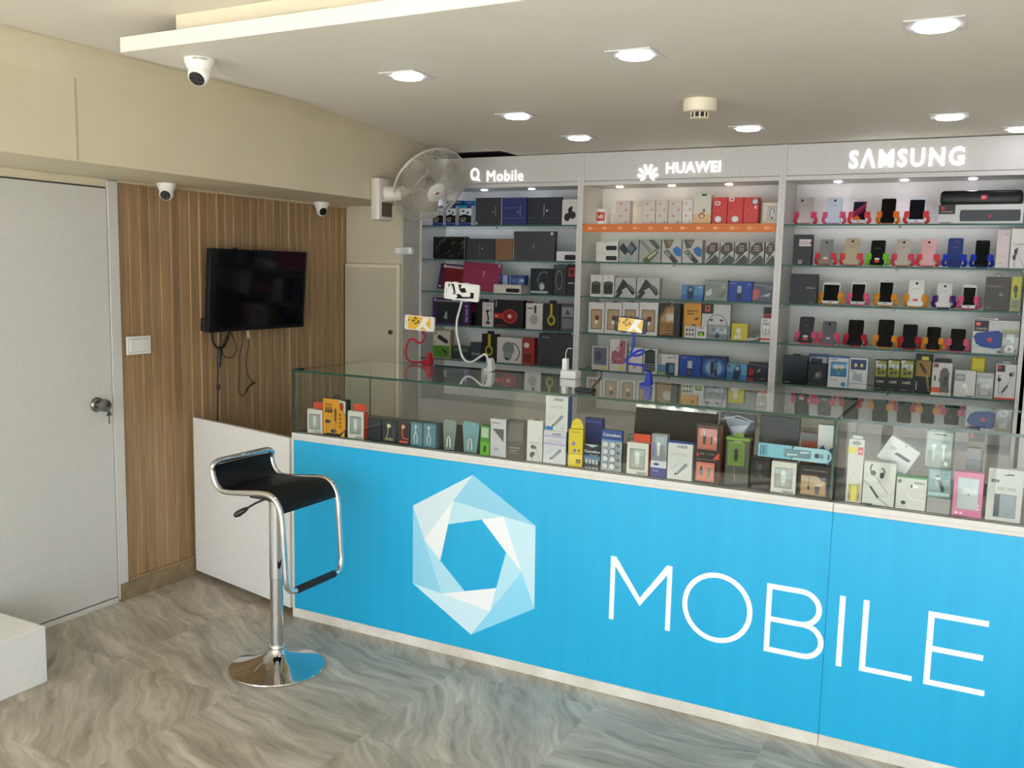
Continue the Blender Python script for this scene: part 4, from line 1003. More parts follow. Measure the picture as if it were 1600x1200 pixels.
# fifth shelf
S = 5
B('power_bank_box', 'box', 'white and green box printed with a black power bank, bottom left shelf', 675.5, 704, 515.5, S, 'a99c78', [('r', .05, .46, .95, .96, 'c2bbb1'), ('r', .05, .04, .95, .44, '5b8a2e'), ('p', [(.3, .8), (.42, .82), (.86, .64), (.84, .54), (.74, .52), (.28, .7)], '2f3133'), ('p', [(.5, .32), (.6, .34), (.82, .22), (.76, .14)], '33402a'), ('e', .14, .54, .05, .025, 'a0403a'), ('r', .12, .84, .22, .9, '6c665e')], d=.04)
B('headphone_box', 'box', 'low dark green grey box left of the yellow headphone box', 706, 734, 541, S, '3b433c', [('r', .1, .6, .9, .85, '5b665b')], d=.05)
B('headphone_box', 'box', 'low dark box printed with a pale band beside the yellow headphone box', 734.6, 751.5, 535, S, '44484a', [('r', .1, .3, .9, .44, '7b8083')], d=.05)
B('headphone_box', 'box', 'black box printed with yellow green headphones on the bottom left shelf', 752, 775.5, 522, S, '1d1a1b', [('r', .42, .55, .6, 1, 'a8a42b'), ('e', .5, .4, .26, .2, 'a8a42b'), ('e', .5, .4, .15, .12, '1d1a1b')], d=.045, parts=[hang_tab('191617', .5)])
B('headphone_box', 'box', 'big white box printed with dark over-ear headphones on the bottom left shelf', 776, 815, 527.5, S, 'ccc7c2', [('e', .46, .56, .24, .28, '7f8583'), ('l', arc(.6, .42, .3, .36, -60, 90, 12), .006, '2a2523'), ('e', .44, .28, .18, .17, '8e9391'), ('p', [(.36, .22), (.5, .16), (.46, .1), (.32, .15)], '2a2523')], d=.06)
B('headphone_box', 'box', 'narrow red and white box on the bottom left shelf', 815.5, 834, 528, S, '9c3a32', [('e', .35, .72, .24, .1, 'd8d0c9'), ('r', .1, .1, .8, .4, '6f2823')], d=.05)
B('headphone_box', 'box', 'wide dark box with one thin line at the right end of the bottom left shelf', 841, 896, 518, S, '3c3e40', [('l', [(.55, .06), (.55, .94)], .0012, '66686a'), ('r', .07, .86, .3, .9, '808284')], d=.06)

# =============================================== middle unit
S = 1
mx0, mx1, mY, mz, mh = span(929, 950.5, 327, S, .03)
t = thing('mug', 'white mug with an orange square logo at the left of the middle top shelf', 'mug', ((mx0 + mx1) / 2, mY + .02, mz))
r_ = (mx1 - mx0) / 2
q = MB(); q.lathe([(r_ * .9, 0), (r_, .003), (r_, mh), (r_ - .003, mh), (r_ - .003, .006), (0, .006)], mat('e9e6e2', .25), 36); cup = q.build('cup', t, smooth=40)
q = MB(); q.tube([(r_ - .001 + .026 * math.sin(a) * 1.0, 0, mh * .5 + .031 * math.cos(a)) for a in [PI * i / 14 for i in range(15)]], .0042, mat('e9e6e2', .25), 10); q.build('handle', t, smooth=60)
q = MB(); vs = []; fs = []; n = 8
for i in range(n + 1):
    an = math.radians(-90 - 34 + 68 * i / n)
    for v in (.25, .82): vs.append(((r_ + .0006) * math.cos(an), (r_ + .0006) * math.sin(an), v * mh))
for i in range(n): fs.append((2 * i, 2 * i + 2, 2 * i + 3, 2 * i + 1))
q.add(vs, fs, mat('d2492b', .35))
def wrapr(u0, u1, v0, v1):
    vs = []
    for u in (u0, u1):
        an = math.radians(-90 + 68 * (u - .5))
        for v in (v0, v1): vs.append(((r_ + .0012) * math.cos(an), (r_ + .0012) * math.sin(an), (.25 + .57 * v) * mh))
    q.add(vs, [(0, 2, 3, 1)], mat('f3ece6', .35))
for a_ in ((.2, .29, .28, .7), (.2, .6, .62, .7), (.51, .6, .28, .7), (.355, .445, .28, .55), (.7, .79, .28, .7)): wrapr(*a_)
q.build('printed_logo', cup)
WO = 'd8cfc6'
for (a_, b2, lb) in ((961, 983.5, 'white box with orange diamonds standing alone between mug and the row'), (1003.5, 1023, 'first white box of the touching row with orange diamonds'), (1023.4, 1042.6, 'second white box of the touching row with orange diamonds'), (1043, 1064.6, 'third white box of the touching row with orange diamonds')):
    B('phone_box', 'box', lb, a_, b2, 313.5, S, WO, diam(), d=.05, dy=.03)
B('phone_box', 'box', 'whitest box with orange diamonds, beside the tall white box', 1065, 1081.5, 312.5, S, 'e4ded9', diam('d9783f'), d=.05, dy=.03)
B('phone_box', 'box', 'tall white box with green tab and round brown print on the middle top shelf', 1081.8, 1110, 303, S, 'dcd3c8', [('r', 0, 0, 1, .34, 'e3c191'), ('r', .46, .93, .74, 1.0, '2e7a58'), ('e', .5, .3, .18, .1, 'b98a63'), ('e', .5, .28, .1, .05, 'e9dccb'), ('e', .62, .46, .06, .06, '8e6a4c'), ('l', [(.4, .2), (.6, .5)], .0015, '8e6a4c')], d=.05, dy=.026)
RD = 'd4453f'
for i, (a_, b2, lb) in enumerate(((1112, 1135, 'left red box with two round white stickers on the middle top shelf'), (1135.4, 1160, 'middle red box with a low round sticker between two red boxes'), (1160.4, 1184, 'right red box with one grey watch picture at its top corner'))):
    o_ = [('p', [(.2 + .3 * (j % 2), .35 + .12 * j), (.26 + .3 * (j % 2), .4 + .12 * j), (.3 + .3 * (j % 2), .36 + .12 * j)], '8e2a2a') for j in range(4)]
    if i < 2: o_ += [('e', .42 + .1 * i, .2, .24, .12, 'cfcaca'), ('e', .42 + .1 * i, .2, .17, .085, 'e8e4e2'), ('e', .35 if i == 0 else .25, .78 if i == 0 else .92, .2 if i == 0 else .18, .08, 'e6dad6'), ('e', .35 if i == 0 else .25, .78 if i == 0 else .92, .1, .04, 'b24a44')]
    else: o_ += [('e', .76, .84, .25, .12, '6b6664'), ('e', .76, .84, .17, .085, 'd5d2d0'), ('l', [(.1, .1), (.9, .7)], .001, 'e8908a'), ('l', [(.1, .3), (.6, .8)], .001, 'e8908a'), ('r', .76, .58, .86, .68, 'e9d5d1')]
    B('watch_box', 'box', lb, a_, b2, 308.5, S, RD, o_, d=.055, dy=.026, rough=.3)
B('earphone_box', 'box', 'cream box printed with a black ear hook at the right of the middle top shelf', 1190, 1215, 316.5, S, 'd6cbbc', [('r', .34, .18, .9, .82, '8b8985'), ('r', .37, .21, .87, .79, 'cfc9c0'), ('l', arc(.62, .55, .14, .2, -20, 200, 12) + [(.46, .3)], .003, '22201f'), ('p', [(.58, .34), (.7, .34), (.66, .24), (.6, .24)], '22201f'), ('t', 'sport', .2, .12, .2, .05, '5b5751')], d=.05, dy=.02)
S = 2
s1 = B('speaker_box', 'box', 'lower of two stacked white boxes printed with black speakers', 931, 965.5, 393.3, S, 'd8d5d0', speakerbox(), d=.055)
B('speaker_box', 'box', 'upper of two stacked white boxes printed with black speakers', 931, 965.5, 377.5, S, 'd8d5d0', speakerbox(), d=.055, zb=s1['top'] + .0006)
B('phone_box', 'box', 'grey box with a dark diamond phone print, beside the stacked speaker boxes', 966.3, 997, 374.5, S, 'a6a6a3', pbox('3a3b40', '4c4f54', '8ea2a6'), d=.05)
B('phone_box', 'box', 'grey box with slanted grey and green phone prints on the second middle shelf', 998, 1032, 374.5, S, 'a8a7a2', [('p', [(.0, .9), (.12, 1), (.62, .5), (.48, .4)], '8b8b87'), ('p', [(.4, 1), (.66, 1), (.96, .68), (.9, .56), (.8, .58)], '5e5e5b'), ('p', [(.16, .1), (.26, .0), (.5, .0), (.9, .44), (.76, .58)], '5b6b38'), ('p', [(.38, .22), (.48, .14), (.82, .44), (.74, .5)], 'b5b79c')], d=.05)
B('phone_box', 'box', 'white box with a blue handset print, third of the big phone boxes', 1033, 1064, 374.5, S, 'bdbab4', pbox2('6d6655', '3f79ad'), d=.05)
B('phone_box', 'box', 'white box with blue handset and camouflage phone print, fourth of the big phone boxes', 1065, 1096.3, 374.5, S, 'bdbab4', pbox2('5e5d58', '3b70a3') + [('e', .45, .25, .09, .05, '8a8468'), ('e', .6, .18, .08, .05, '2d352a'), ('e', .32, .38, .06, .04, '2d352a')], d=.05)
for (a_, b2), wd in zip(((1101.7, 1123), (1124, 1145.7), (1146.6, 1168.5), (1170, 1193), (1194.6, 1212)), ('first', 'second', 'third', 'fourth', 'fifth')):
    B('phone_box', 'box', '%s box from the left in the row with keypad phone prints' % wd, a_, b2, 378.5, S, 'b7b4b0', keypad(), d=.045, dy=.004)
S = 3
for (a_, b2), lb in zip(((921.7, 940), (940.5, 959)), ('outer white window box with a dark phone at the left of the third middle shelf', 'inner white window box with a dark phone on the third middle shelf')):
    B('phone_box', 'box', lb, a_, b2, 429.5, S, 'd0ccc6', [('p', [(.1, .12), (.9, .12), (.9, .66), (.5, .72), (.1, .66)], '55584f'), ('p', [(.16, .18), (.84, .18), (.84, .56), (.16, .56)], '34372f'), ('e', .5, .88, .07, .03, 'b79a4b')], d=.045)
for (a_, b2), lb in zip(((960, 993), (994.2, 1030)), ('grey box with black diagonal phone prints, left of its pair', 'grey box with black diagonal phone prints, right of its pair')):
    B('phone_box', 'box', lb, a_, b2, 434, S, 'b5b2ae', [('p', [(.02, .18), (.38, .94), (.5, .82), (.98, .28), (.86, .12), (.56, .52)], '37363a'), ('p', [(.6, .56), (.72, .66), (.96, .42), (.86, .3)], '5d6a70'), ('p', [(.0, .0), (.2, .0), (.4, .28), (.26, .42)], '3c3b3f')], d=.045)
B('phone_box', 'box', 'pale blue box printed with a dark keypad phone, leftmost of the third shelf right group', 1064, 1098.5, 445.5, S, '5f8bb0', [('r', 0, 0, 1, .35, '3b6fa3'), ('p', [(.28, .04), (.48, .02), (.56, .2), (.56, .82), (.46, .94), (.32, .9), (.26, .6)], '1e3350'), ('e', .42, .7, .08, .12, '7fa0bf'), ('t', 'mobile', .84, .86, .22, .09, 'dfe9f0')], d=.05)
B('wrapped_phone_box', 'box', 'olive grey plastic wrapped box between two blue phone boxes', 1100, 1136.5, 437.5, S, '6f7262', [('p', [(.05, .4), (.3, .6), (.32, .3), (.1, .2)], 'b7b3a6'), ('p', [(.5, .2), (.9, .5), (.8, .15)], '4f5545'), ('l', [(.1, .9), (.9, .8)], .0016, 'c8c9bd'), ('p', [(.6, .6), (.9, .85), (.95, .6)], '8e8f70')], d=.05, rough=.2)
B('phone_box', 'box', 'bright blue box printed with a slim keypad phone on the third middle shelf', 1137, 1174.5, 439.5, S, '24479a', [('p', [(.36, .08), (.52, .06), (.56, .2), (.56, .8), (.5, .84), (.38, .82)], '16203c'), ('r', .38, .42, .55, .78, 'a9b0b8'), ('t', 'phone', .2, .9, .24, .06, 'c9d5ee'), ('e', .86, .86, .05, .05, '7f99d6')], d=.05)
B('wrapped_phone_box', 'box', 'red and dark plastic wrapped box at the right end of the third middle shelf', 1175, 1208.5, 441.5, S, '3a3436', [('p', [(0, .1), (.3, .2), (.36, .6), (.1, .7), (0, .5)], 'b03a3c'), ('p', [(.4, .3), (.9, .5), (.8, .3)], 'a7a4a4'), ('p', [(.5, .7), (.95, .8), (.9, .62)], '6e4a4a'), ('l', [(.1, .9), (.95, .75)], .0014, 'bdb9b9')], d=.05, rough=.2)
S = 4
for (a_, b2), wd in zip(((918.6, 943.6), (944.2, 970.6), (971.2, 996.6), (997.2, 1026.8)), ('first', 'second', 'third', 'fourth')):
    B('earphone_box', 'box', '%s white box from the left with a gold earphone picture' % wd, a_, b2, 472.5, S, 'cfccc8', [('r', .14, .12, .86, .78, '8e7a5c'), ('r', .2, .16, .8, .74, 'b59a78'), ('e', .55, .5, .13, .08, '5d3a30'), ('e', .5, .36, .09, .06, 'e4ded6'), ('l', [(.5, .36), (.4, .16)], .002, 'e9e4dc')], d=.05, parts=[hang_tab('5c5a58', .3, .006)])
B('earphone_box', 'box', 'black and gold slanted window box with earphones on the fourth middle shelf', 1029, 1061.5, 474.5, S, '1e1b19', [('p', [(.02, .05), (.7, .05), (.7, .9), (.34, .9), (.02, .6)], 'a87a35'), ('l', [(.1, .5), (.5, .82)], .003, 'e9dfcc'), ('l', [(.15, .2), (.6, .6)], .0015, 'd9c08d'), ('r', .34, .08, .68, .2, '6a4a20'), ('t', 'HONGLI', .5, .14, .3, .05, 'd9c08d'), ('e', .58, .94, .1, .02, '8e8b87')], d=.05, parts=[blister(.04, .22, .7, .88, .005)])
B('earphone_box', 'box', 'orange box lettered with its name and two small black earbuds', 1067, 1094, 474, S, 'd29a35', [('t', 'Sparta', .48, .78, .66, .1, '2a2119'), ('r', .16, .68, .6, .71, '5c4318'), ('p', [(.62, .56), (.84, .6), (.84, .54), (.68, .52)], '2a2119'), ('p', [(.48, .38), (.7, .4), (.68, .34), (.5, .33)], '2a2119')], d=.045, dy=.03, parts=[hang_tab('c08c2e', .5, .006)])
B('earphone_box', 'box', 'large white box printed with a black neckband headset', 1095, 1139.5, 474.5, S, 'c8c6c4', [('r', 0, .72, .4, 1, '1d1a18'), ('r', .1, .78, .28, .96, 'c5652a'), ('r', .14, .84, .24, .92, '2c2320'), ('l', arc(.55, .4, .34, .3, -70, 250, 26), .003, '26272a'), ('r', .28, .52, .4, .57, '26272a'), ('r', .64, .52, .76, .57, '26272a'), ('l', [(.34, .52), (.36, .25)], .001, '5a5a5c'), ('l', [(.7, .52), (.72, .25)], .001, '5a5a5c')], d=.04, dy=.03)
B('earphone_box', 'box', 'small white box printed with six dark ear tips, in front of the orange box', 1069.3, 1085.5, 509.3, S, 'd5d1cb', [('e', .2 + .3 * (i % 3), .3 + .38 * (i // 3), .1, .13, '5a5656') for i in range(6)] + [('r', .2, .88, .8, .93, 'a59f99')], d=.02, dy=.002)
B('charger_box', 'box', 'small white box with a lime green window, in front of the neckband box', 1086.2, 1103.8, 510.5, S, 'd5d1cb', [('r', .22, .2, .78, .58, '24301c'), ('p', [(.26, .22), (.74, .22), (.6, .5), (.4, .5)], '9cd23a'), ('r', .2, .86, .8, .92, 'a8574f')], d=.02, dy=.002)
B('spinner_box', 'box', 'clear grey box holding a three armed grey spinner', 1104.5, 1136, 508.5, S, '9b9fa2', [('e', .5, .5, .1, .12, '4e5560'), ('e', .32, .66, .12, .13, '545c68'), ('e', .7, .66, .12, .13, '545c68'), ('e', .5, .24, .12, .14, '545c68')], d=.02, dy=.002, parts=[blister(.03, .03, .97, .97, .004)])
B('bulb_packet', 'packet', 'yellow packet with a white bulb print on the fourth middle shelf', 1142, 1167.5, 505.5, S, 'cbbb3a', [('e', .45, .55, .16, .2, 'ddd9c6'), ('p', [(.2, .1), (.5, .4), (.7, .1)], 'dcdacd'), ('e', .3, .2, .12, .1, 'eae7db')], d=.03, dy=.02)
a0, b0, Yd_, zd_, hd_ = span(1160, 1186.5, 522, S, .045)
t = thing('wireless_charger', 'round white charging pad tilted on the fourth middle shelf', 'charger', ((a0 + b0) / 2, Yd_ + .012, zd_ + .012)); t.rotation_euler = (math.radians(18), 0, 0)
q = MB(); q.lathe([(.030, 0), (.042, .003), (.044, .007), (.040, .010), (.0, .011)], mat('cfccc7', .35), 36); q.build('charging_pad', t, smooth=40)
q = MB(); q.lathe([(.024, .0108), (.026, .0118), (.028, .0108)], mat('b3b0ab', .35), 36); q.build('pad_ring', t, smooth=40)
B('earphone_box', 'box', 'white and orange window box with two white earbuds, fourth middle shelf end', 1187.2, 1204.5, 497, S, 'd6d1ca', [('p', [(.16, .3), (.9, .3), (.9, .82), (.16, .82)], 'b3aea6'), ('e', .38, .62, .13, .09, 'ece9e4'), ('e', .7, .62, .13, .09, 'ece9e4'), ('r', .32, .36, .44, .58, 'e2dfda'), ('r', .64, .36, .76, .58, 'e2dfda'), ('r', 0, .08, 1, .16, 'c9532c'), ('r', .2, .88, .6, .92, '8f8a85')], d=.04)
B('earphone_box', 'box', 'black and orange box standing behind the white earbud window box', 1190.5, 1207.5, 480.5, S, '1f1b1b', [('r', 0, .72, 1, .82, 'b9452a')], d=.035, dy=.06)
S = 5
B('screen_protector_pack', 'packet', 'white pack with a yellow tag at the left of the bottom middle shelf', 924, 950, 541, S, 'c3bdb6', [('r', .1, .22, .9, .95, '6a6f78'), ('e', .4, .6, .2, .2, '5c4a6e'), ('r', .6, .04, .82, .16, 'd8c52f')], d=.018)
B('phone_case_pack', 'packet', 'white framed pack holding a pink flowered phone case', 951.5, 978, 530, S, 'd3cdc7', [('p', [(.1, .22), (.9, .22), (.96, .96), (.6, .98), (.56, .62), (.12, .6)], 'a8687a')] + [('e', .2 + .13 * (i % 6), .28 + .11 * (i // 2 % 6), .05, .035, ('d6a2ad', '7e3d55', 'c98796')[i % 3]) for i in range(16)] + [('r', .6, .05, .84, .15, 'd8c52f')], d=.015, dy=.01)
B('cable_box', 'box', 'plain white box with small red marks right of the flowered case', 981.5, 1003, 543, S, 'd2cdc8', [('e', .5, .84, .07, .04, 'b4453c'), ('l', [(.54, .84), (.56, .68)], .0012, 'b4453c'), ('e', .45, .2, .08, .04, 'a93b33'), ('l', [(.6, .3), (.45, .2)], .0015, 'a93b33')], d=.04)
B('phone_box', 'box', 'white box printed with a large black keypad phone on the bottom middle shelf', 1003.8, 1027, 545, S, 'bfc0b7', [('p', [(.1, .1), (.12, .9), (.5, .98), (.8, .92), (.84, .12), (.5, .06)], '2c2f2c'), ('r', .2, .5, .74, .88, '3d423d')] + [('e', .26 + .16 * i, .18 + .1 * j, .045, .022, 'b9beb4') for i in range(4) for j in range(3)], d=.045)
B('phone_box', 'box', 'white box lettered with a model number above a blue screened phone', 1028, 1059, 554, S, 'cfccc8', [('t', 'T2', .8, .87, .2, .09, '35343a'), ('r', .44, .84, .66, .88, '6e6c70'), ('r', 0, .14, .46, .5, '5c7fa8'), ('r', 0, .04, .4, .16, '7a9b6e'), ('p', [(.38, .0), (.84, .0), (.84, .6), (.38, .6)], '26303c'), ('r', .56, .12, .8, .54, '4d86a8'), ('r', .08, .5, .14, .94, '8a888c')], d=.045)
B('phone_box', 'box', 'bright blue box printed with a keypad phone on the bottom middle shelf', 1060.2, 1094.6, 556, S, '1f4c9e', [('p', [(.36, .04), (.58, .02), (.62, .12), (.62, .76), (.56, .82), (.38, .8)], '16223e'), ('r', .39, .4, .6, .76, 'b9c0c6'), ('t', 'phone', .24, .9, .22, .06, 'c5d3ec')] + [('r', .40 + .07 * i, .12 + .07 * j, .44 + .07 * i, .15 + .07 * j, '8f9ab0') for i in range(3) for j in range(3)], d=.05)
B('phone_box', 'box', 'dark blue box with a glowing halo around a phone print', 1095.4, 1133.8, 557, S, '2c4a7c', [('e', .5, .48, .46, .42, '4d76ab'), ('e', .5, .48, .34, .32, '86a9cc'), ('r', .36, .18, .5, .78, '1c2433'), ('r', .52, .14, .64, .82, '232c3c'), ('r', .54, .4, .62, .74, '5f7d8c'), ('r', .0, .9, 1, 1, '23375c')], d=.05)
B('phone_box', 'box', 'pale blue box with a tilted dark phone print on the bottom middle shelf', 1134.4, 1166.5, 568.5, S, '6d9cc0', [('p', [(.0, .0), (1, .0), (1, .3), (0, .5)], '447cae'), ('p', [(.3, .02), (.6, .0), (.72, .5), (.66, .94), (.44, .9), (.34, .5)], '26364c'), ('p', [(.0, .9), (.14, .75), (.2, .9)], '5a2c34'), ('r', .44, .6, .62, .84, '93b2c8')], d=.045)
B('wrapped_phone_box', 'box', 'black and red plastic wrapped box at the right end of the bottom middle shelf', 1168, 1199.5, 566, S, '322b2e', [('p', [(0, .3), (.24, .3), (.28, .6), (.1, .66), (0, .6)], 'a0342f'), ('p', [(.0, .0), (.3, .0), (.26, .16), (0, .2)], 'a0342f'), ('p', [(.4, .5), (.6, .7), (.62, .5)], '8e8a8e'), ('p', [(.4, .1), (.9, .3), (.84, .1)], '5c555a'), ('l', [(.05, .9), (.95, .8)], .0012, 'aaa6a8')], d=.05, rough=.2)

# =============================================== right unit: phones gripped by hand shaped holders
HC = {'pink': 'e0536e', 'rose': 'e86a8e', 'orange': 'f08a2a', 'amber': 'eda233', 'coral': 'e4525a', 'green': '86d33a', 'blue': '2b46c4', 'purple': '5a2a82', 'red': 'c8313c'}
HM = {}
def hand_mesh(cn):
    if cn in HM: return HM[cn]
    mt = mat(HC[cn], .42); q = MB()
    # right hand: palm outside the phone edge at x = 0 .. +.013, fingers curl over the front to x = -.010
    q.ball((.0075, .006, .040), .0075, .010, .0165, mt, None, 12)
    for k in range(4):
        z = .0275 + k * .0082
        q.tube([(.012, .010, z), (.0135, .0, z), (.0105, -.0085, z), (.003, -.0118, z), (-.007 + .001 * abs(k - 1.5), -.0112, z)], [.0036, .0044, .0045, .0044, .0034], mt, 8)
        q.ball((-.0072 + .001 * abs(k - 1.5), -.0112, z), .0034, .0034, .0034, mt, None, 8)
    o1 = q
    a = MB(); a.tube(cat_rom([(.0095, .010, .036), (.0145, .013, .024), (.0115, .020, .0122), (.0, .024, .0092)], 4), [.0085] * 4 + [.0082] * 4 + [.0072] * 4 + [.0058], mt, 10)
    HM[cn] = (o1, a); return HM[cn]
HOLD = {}
def mirrored(mb):
    q = MB(); q.v = [Vector((-v.x, v.y, v.z)) for v in mb.v]; q.f = [list(reversed(f)) for f in mb.f]; q.mi = mb.mi; q.mats = mb.mats; return q
def hold_data(cn):
    if cn not in HOLD:
        h_, a_ = hand_mesh(cn); res = []
        for mb in (h_, mirrored(h_), a_, mirrored(a_)):
            o = mb.build('tmp', None, smooth=60); res.append(o.data); bpy.data.objects.remove(o)
        b = MB(); b.box(-.026, -.012, 0, .026, .032, .0042, mat(HC[cn], .42), b=.0018); o = b.build('tmp', None, smooth=40); res.append(o.data); bpy.data.objects.remove(o)
        HOLD[cn] = res
    return HOLD[cn]
def child(name, data, parent, loc):
    o = bpy.data.objects.new(name, data); COL.objects.link(o); o.parent = parent; o.location = loc; return o
def phone(desc, x0, x1, yt, sh, kind, body, face, hold, hz=0, sticker=None, sheen=None, lean=16, dy=.03):
    X0_, X1_, Y, z, _ = span(x0, x1, yt, sh, dy)
    w = X1_ - X0_; cx = (X0_ + X1_) / 2
    zb_ = z + .0072
    top = at_y((x0 + x1) / 2, yt, Y + .04).z; H_ = (top - zb_) / math.cos(math.radians(lean))
    th = .0075
    t = thing('mobile_phone', desc, 'phone', (cx, Y, zb_), 0, 'display phones held in hand shaped holders'); t.rotation_euler = (math.radians(-lean), 0, 0)
    rough = .28 if kind == 'back' else .3
    q = MB(); q.prism(rrect(w, H_, w * .13, 5), 0, th, mat(body, rough, .25 if kind == 'back' else 0)); q.build('phone_body', t)
    q = MB()
    if kind == 'front':
        q.prism(rrect(w - .004, H_ - .004, w * .11, 5, 0, .002), -.0004, -.0001, mat(body, .12)); 
        q.build('front_glass', t)
        q = MB(); c = face if isinstance(face, str) else face[0]
        q.box(-w * .45, -.0007, H_ * .12, w * .45, -.00045, H_ * .88, mat(c, .10)); 
        if not isinstance(face, str):
            face_ops(q, face[1], w * .9, H_ * .76, -.00075, Matrix.Translation((0, 0, H_ * .12)), .15, None, .00012)
        q.build('screen', t)
        q = MB(); q.box(-w * .1, -.0008, H_ * .935, w * .1, -.00045, H_ * .945, mat('55565a', .4)); q.build('earpiece', t)
        q = MB(); q.prism(rrect(w * .2, H_ * .035, H_ * .016, 4, 0, H_ * .04), -.0008, -.00045, mat('6b6c70' if body > '8' else '1c1d20', .3)); q.build('home_button', t)
    else:
        q.prism(rrect(w - .003, H_ - .003, w * .12, 5, 0, .0015), -.0004, -.0001, mat(face, .3, .35)); q.build('back_cover', t)
        q = MB(); lx = {'c': 0, 'l': -w * .28, 'r': w * .25}[sheen or 'c']
        q.lathe([(.0056, 0), (.0052, .0012), (.0036, .0013), (0, .0010)], mat('1a1b1e', .15), 16, Matrix.Translation((lx, -.0004, H_ * .87)) @ Matrix.Rotation(PI / 2, 4, 'X')); q.build('camera_lens', t, smooth=40)
        q = MB(); q.box(lx + .009, -.0007, H_ * .862, lx + .013, -.00045, H_ * .876, mat('e6e2d6', .3)); q.build('flash', t)
        q = MB(); q.box(-w * .2, -.0007, H_ * .66, w * .2, -.00045, H_ * .675, mat('8c8a88', .3)); q.build('back_marking', t)
    if sticker:
        for c, v in sticker:
            q = MB(); q.box(-w * .16, -.0011, H_ * v, w * .16, -.00082, H_ * (v + .075), mat(c, .5)); q.build('price_sticker', t)
    short = desc
    hd = thing('phone_holder', None, 'phone holder', (cx, Y, z + .0002), 0, 'hand shaped phone holders')
    dat = hold_data(hold)
    gx = w / 2 + .0015; yy = .012
    for dd, sx_ in ((dat[0], 1), (dat[1], -1)):
        c_ = child('hand', dd, hd, (sx_ * gx, .0061, .0052 + hz)); c_.rotation_euler = (math.radians(-lean), 0, 0)
    child('holder_arm', dat[2], hd, (gx, yy, 0)); child('holder_arm', dat[3], hd, (-gx, yy, 0))
    child('holder_base', dat[4], hd, (0, yy, 0))
    return hd
def PH(desc, hlabel, *a, **k):
    h = phone(desc, *a, **k); h['label'] = hlabel
SILK = ['2a1430', [('p', [(0, .2), (1, .75), (1, 1), (0, 1)], '2b2140'), ('p', [(0, .3), (1, .85), (1, .6), (0, .05)], '8e2b4c'), ('p', [(0, .42), (1, .95), (1, .85), (0, .3)], 'b0406a'), ('p', [(0, 0), (.7, 0), (.4, .25), (0, .12)], 'd0702e')]]
PH('rose grey phone seen from the back, first on the top right shelf', 'pink hand shaped holder under the rose grey phone on the top right shelf', 1245, 1268, 308.5, 1, 'back', 'a39a97', 'a89d99', 'pink', sheen='l')
PH('silver phone seen from the back with a bright glare stripe', 'pink hand shaped holder under the glaring silver phone', 1289.5, 1313, 308.5, 1, 'back', 'b9c3d6', 'c5cfe2', 'rose')
PH('white phone with a purple and orange picture on its screen', 'pink hand shaped holder gripping the phone with the purple picture', 1330, 1352, 311, 1, 'front', 'dcd8dc', SILK, 'coral')
PH('black phone in orange hands on the top right shelf', 'orange hand shaped holder, the only orange one on the top right shelf', 1374.5, 1397, 310.5, 1, 'front', '0e0e10', '08080a', 'orange')
PH('white phone with a dark blue screen beside the soundbar box', 'coral hand shaped holder nearest the soundbar box', 1417.5, 1443.5, 307.5, 1, 'front', 'e0e0ea', '0c1020', 'coral')
STK = [('e2e0da', .2), ('e8643a', .1)]
PH('grey phone seen from the back with two price stickers, beside the black box', 'coral hand shaped holder under the grey phone with stickers', 1278, 1299, 374, 2, 'back', '7d7b76', '807e78', 'coral', sticker=STK)
PH('gold phone seen from the back with a white glare down one side', 'coral hand shaped holder under the gold phone with white glare', 1317, 1340, 372, 2, 'back', 'b7ab94', 'b5a88f', 'coral')
PH('black phone seen from the back with stickers in green hands', 'bright green hand shaped holder, the only green one', 1358, 1380.5, 375.5, 2, 'back', '101012', '121214', 'green', sticker=STK, sheen='r')
PH('beige phone seen from the back between the green and rose ones', 'coral hand shaped holder under the beige phone', 1398, 1420, 373.5, 2, 'back', 'b3aaa2', 'b8aea5', 'pink')
PH('rose gold phone seen from the back on the second right shelf', 'red pink hand shaped holder under the rose gold phone', 1437, 1460, 373.5, 2, 'back', 'c79a9c', 'd0a3a5', 'coral')
PH('navy phone seen from the back in blue hands', 'blue hand shaped holder under the navy phone back', 1478, 1502, 372, 2, 'back', '1c2a58', '1e2e62', 'blue')
PH('black phone with dark screen in blue hands', 'blue hand shaped holder nearest the white packaging boxes', 1521.5, 1544, 375.5, 2, 'front', '14161c', '07090f', 'blue')
PH('white phone with a wide black screen beside the black box, third right shelf', 'amber hand shaped holder at the left of the third right shelf', 1283.5, 1310, 441, 3, 'front', 'dcd9d5', '101113', 'amber')
PH('white edged phone with black screen in pink hands, left half of the third right shelf', 'pink hand shaped holder in the left half of the third right shelf', 1328, 1350, 440, 3, 'front', 'd6d3cf', '0c0d0f', 'rose')
PH('white phone with black screen in amber hands, third of the third right shelf', 'amber hand shaped holder under the tallest black screen of the third right shelf', 1371, 1393.5, 436.5, 3, 'front', 'd2d0cc', '0b0c0e', 'amber')
PH('white phone seen from the back with a red sticker', 'amber hand shaped holder under the white phone back with red sticker', 1417, 1441.5, 437.5, 3, 'back', 'd5d3d0', 'd9d7d4', 'amber', sticker=[('e0464a', .2)])
PH('silver phone seen from the back in purple hands', 'purple hand shaped holder, the only purple one', 1462, 1485, 442.5, 3, 'back', 'c3c1bd', 'c8c6c2', 'purple')
PH('white phone with black screen in pink hands beside the brown box', 'pink hand shaped holder beside the brown box on the third right shelf', 1502, 1523, 445, 3, 'front', 'd6d5d4', '0b0c10', 'rose')
PH('dark grey phone seen from the back with stickers, first on the fourth right shelf', 'pink hand shaped holder under the dark grey phone with stickers', 1246, 1268.5, 494.5, 4, 'back', '333337', '37373b', 'rose', sticker=STK, sheen='l')
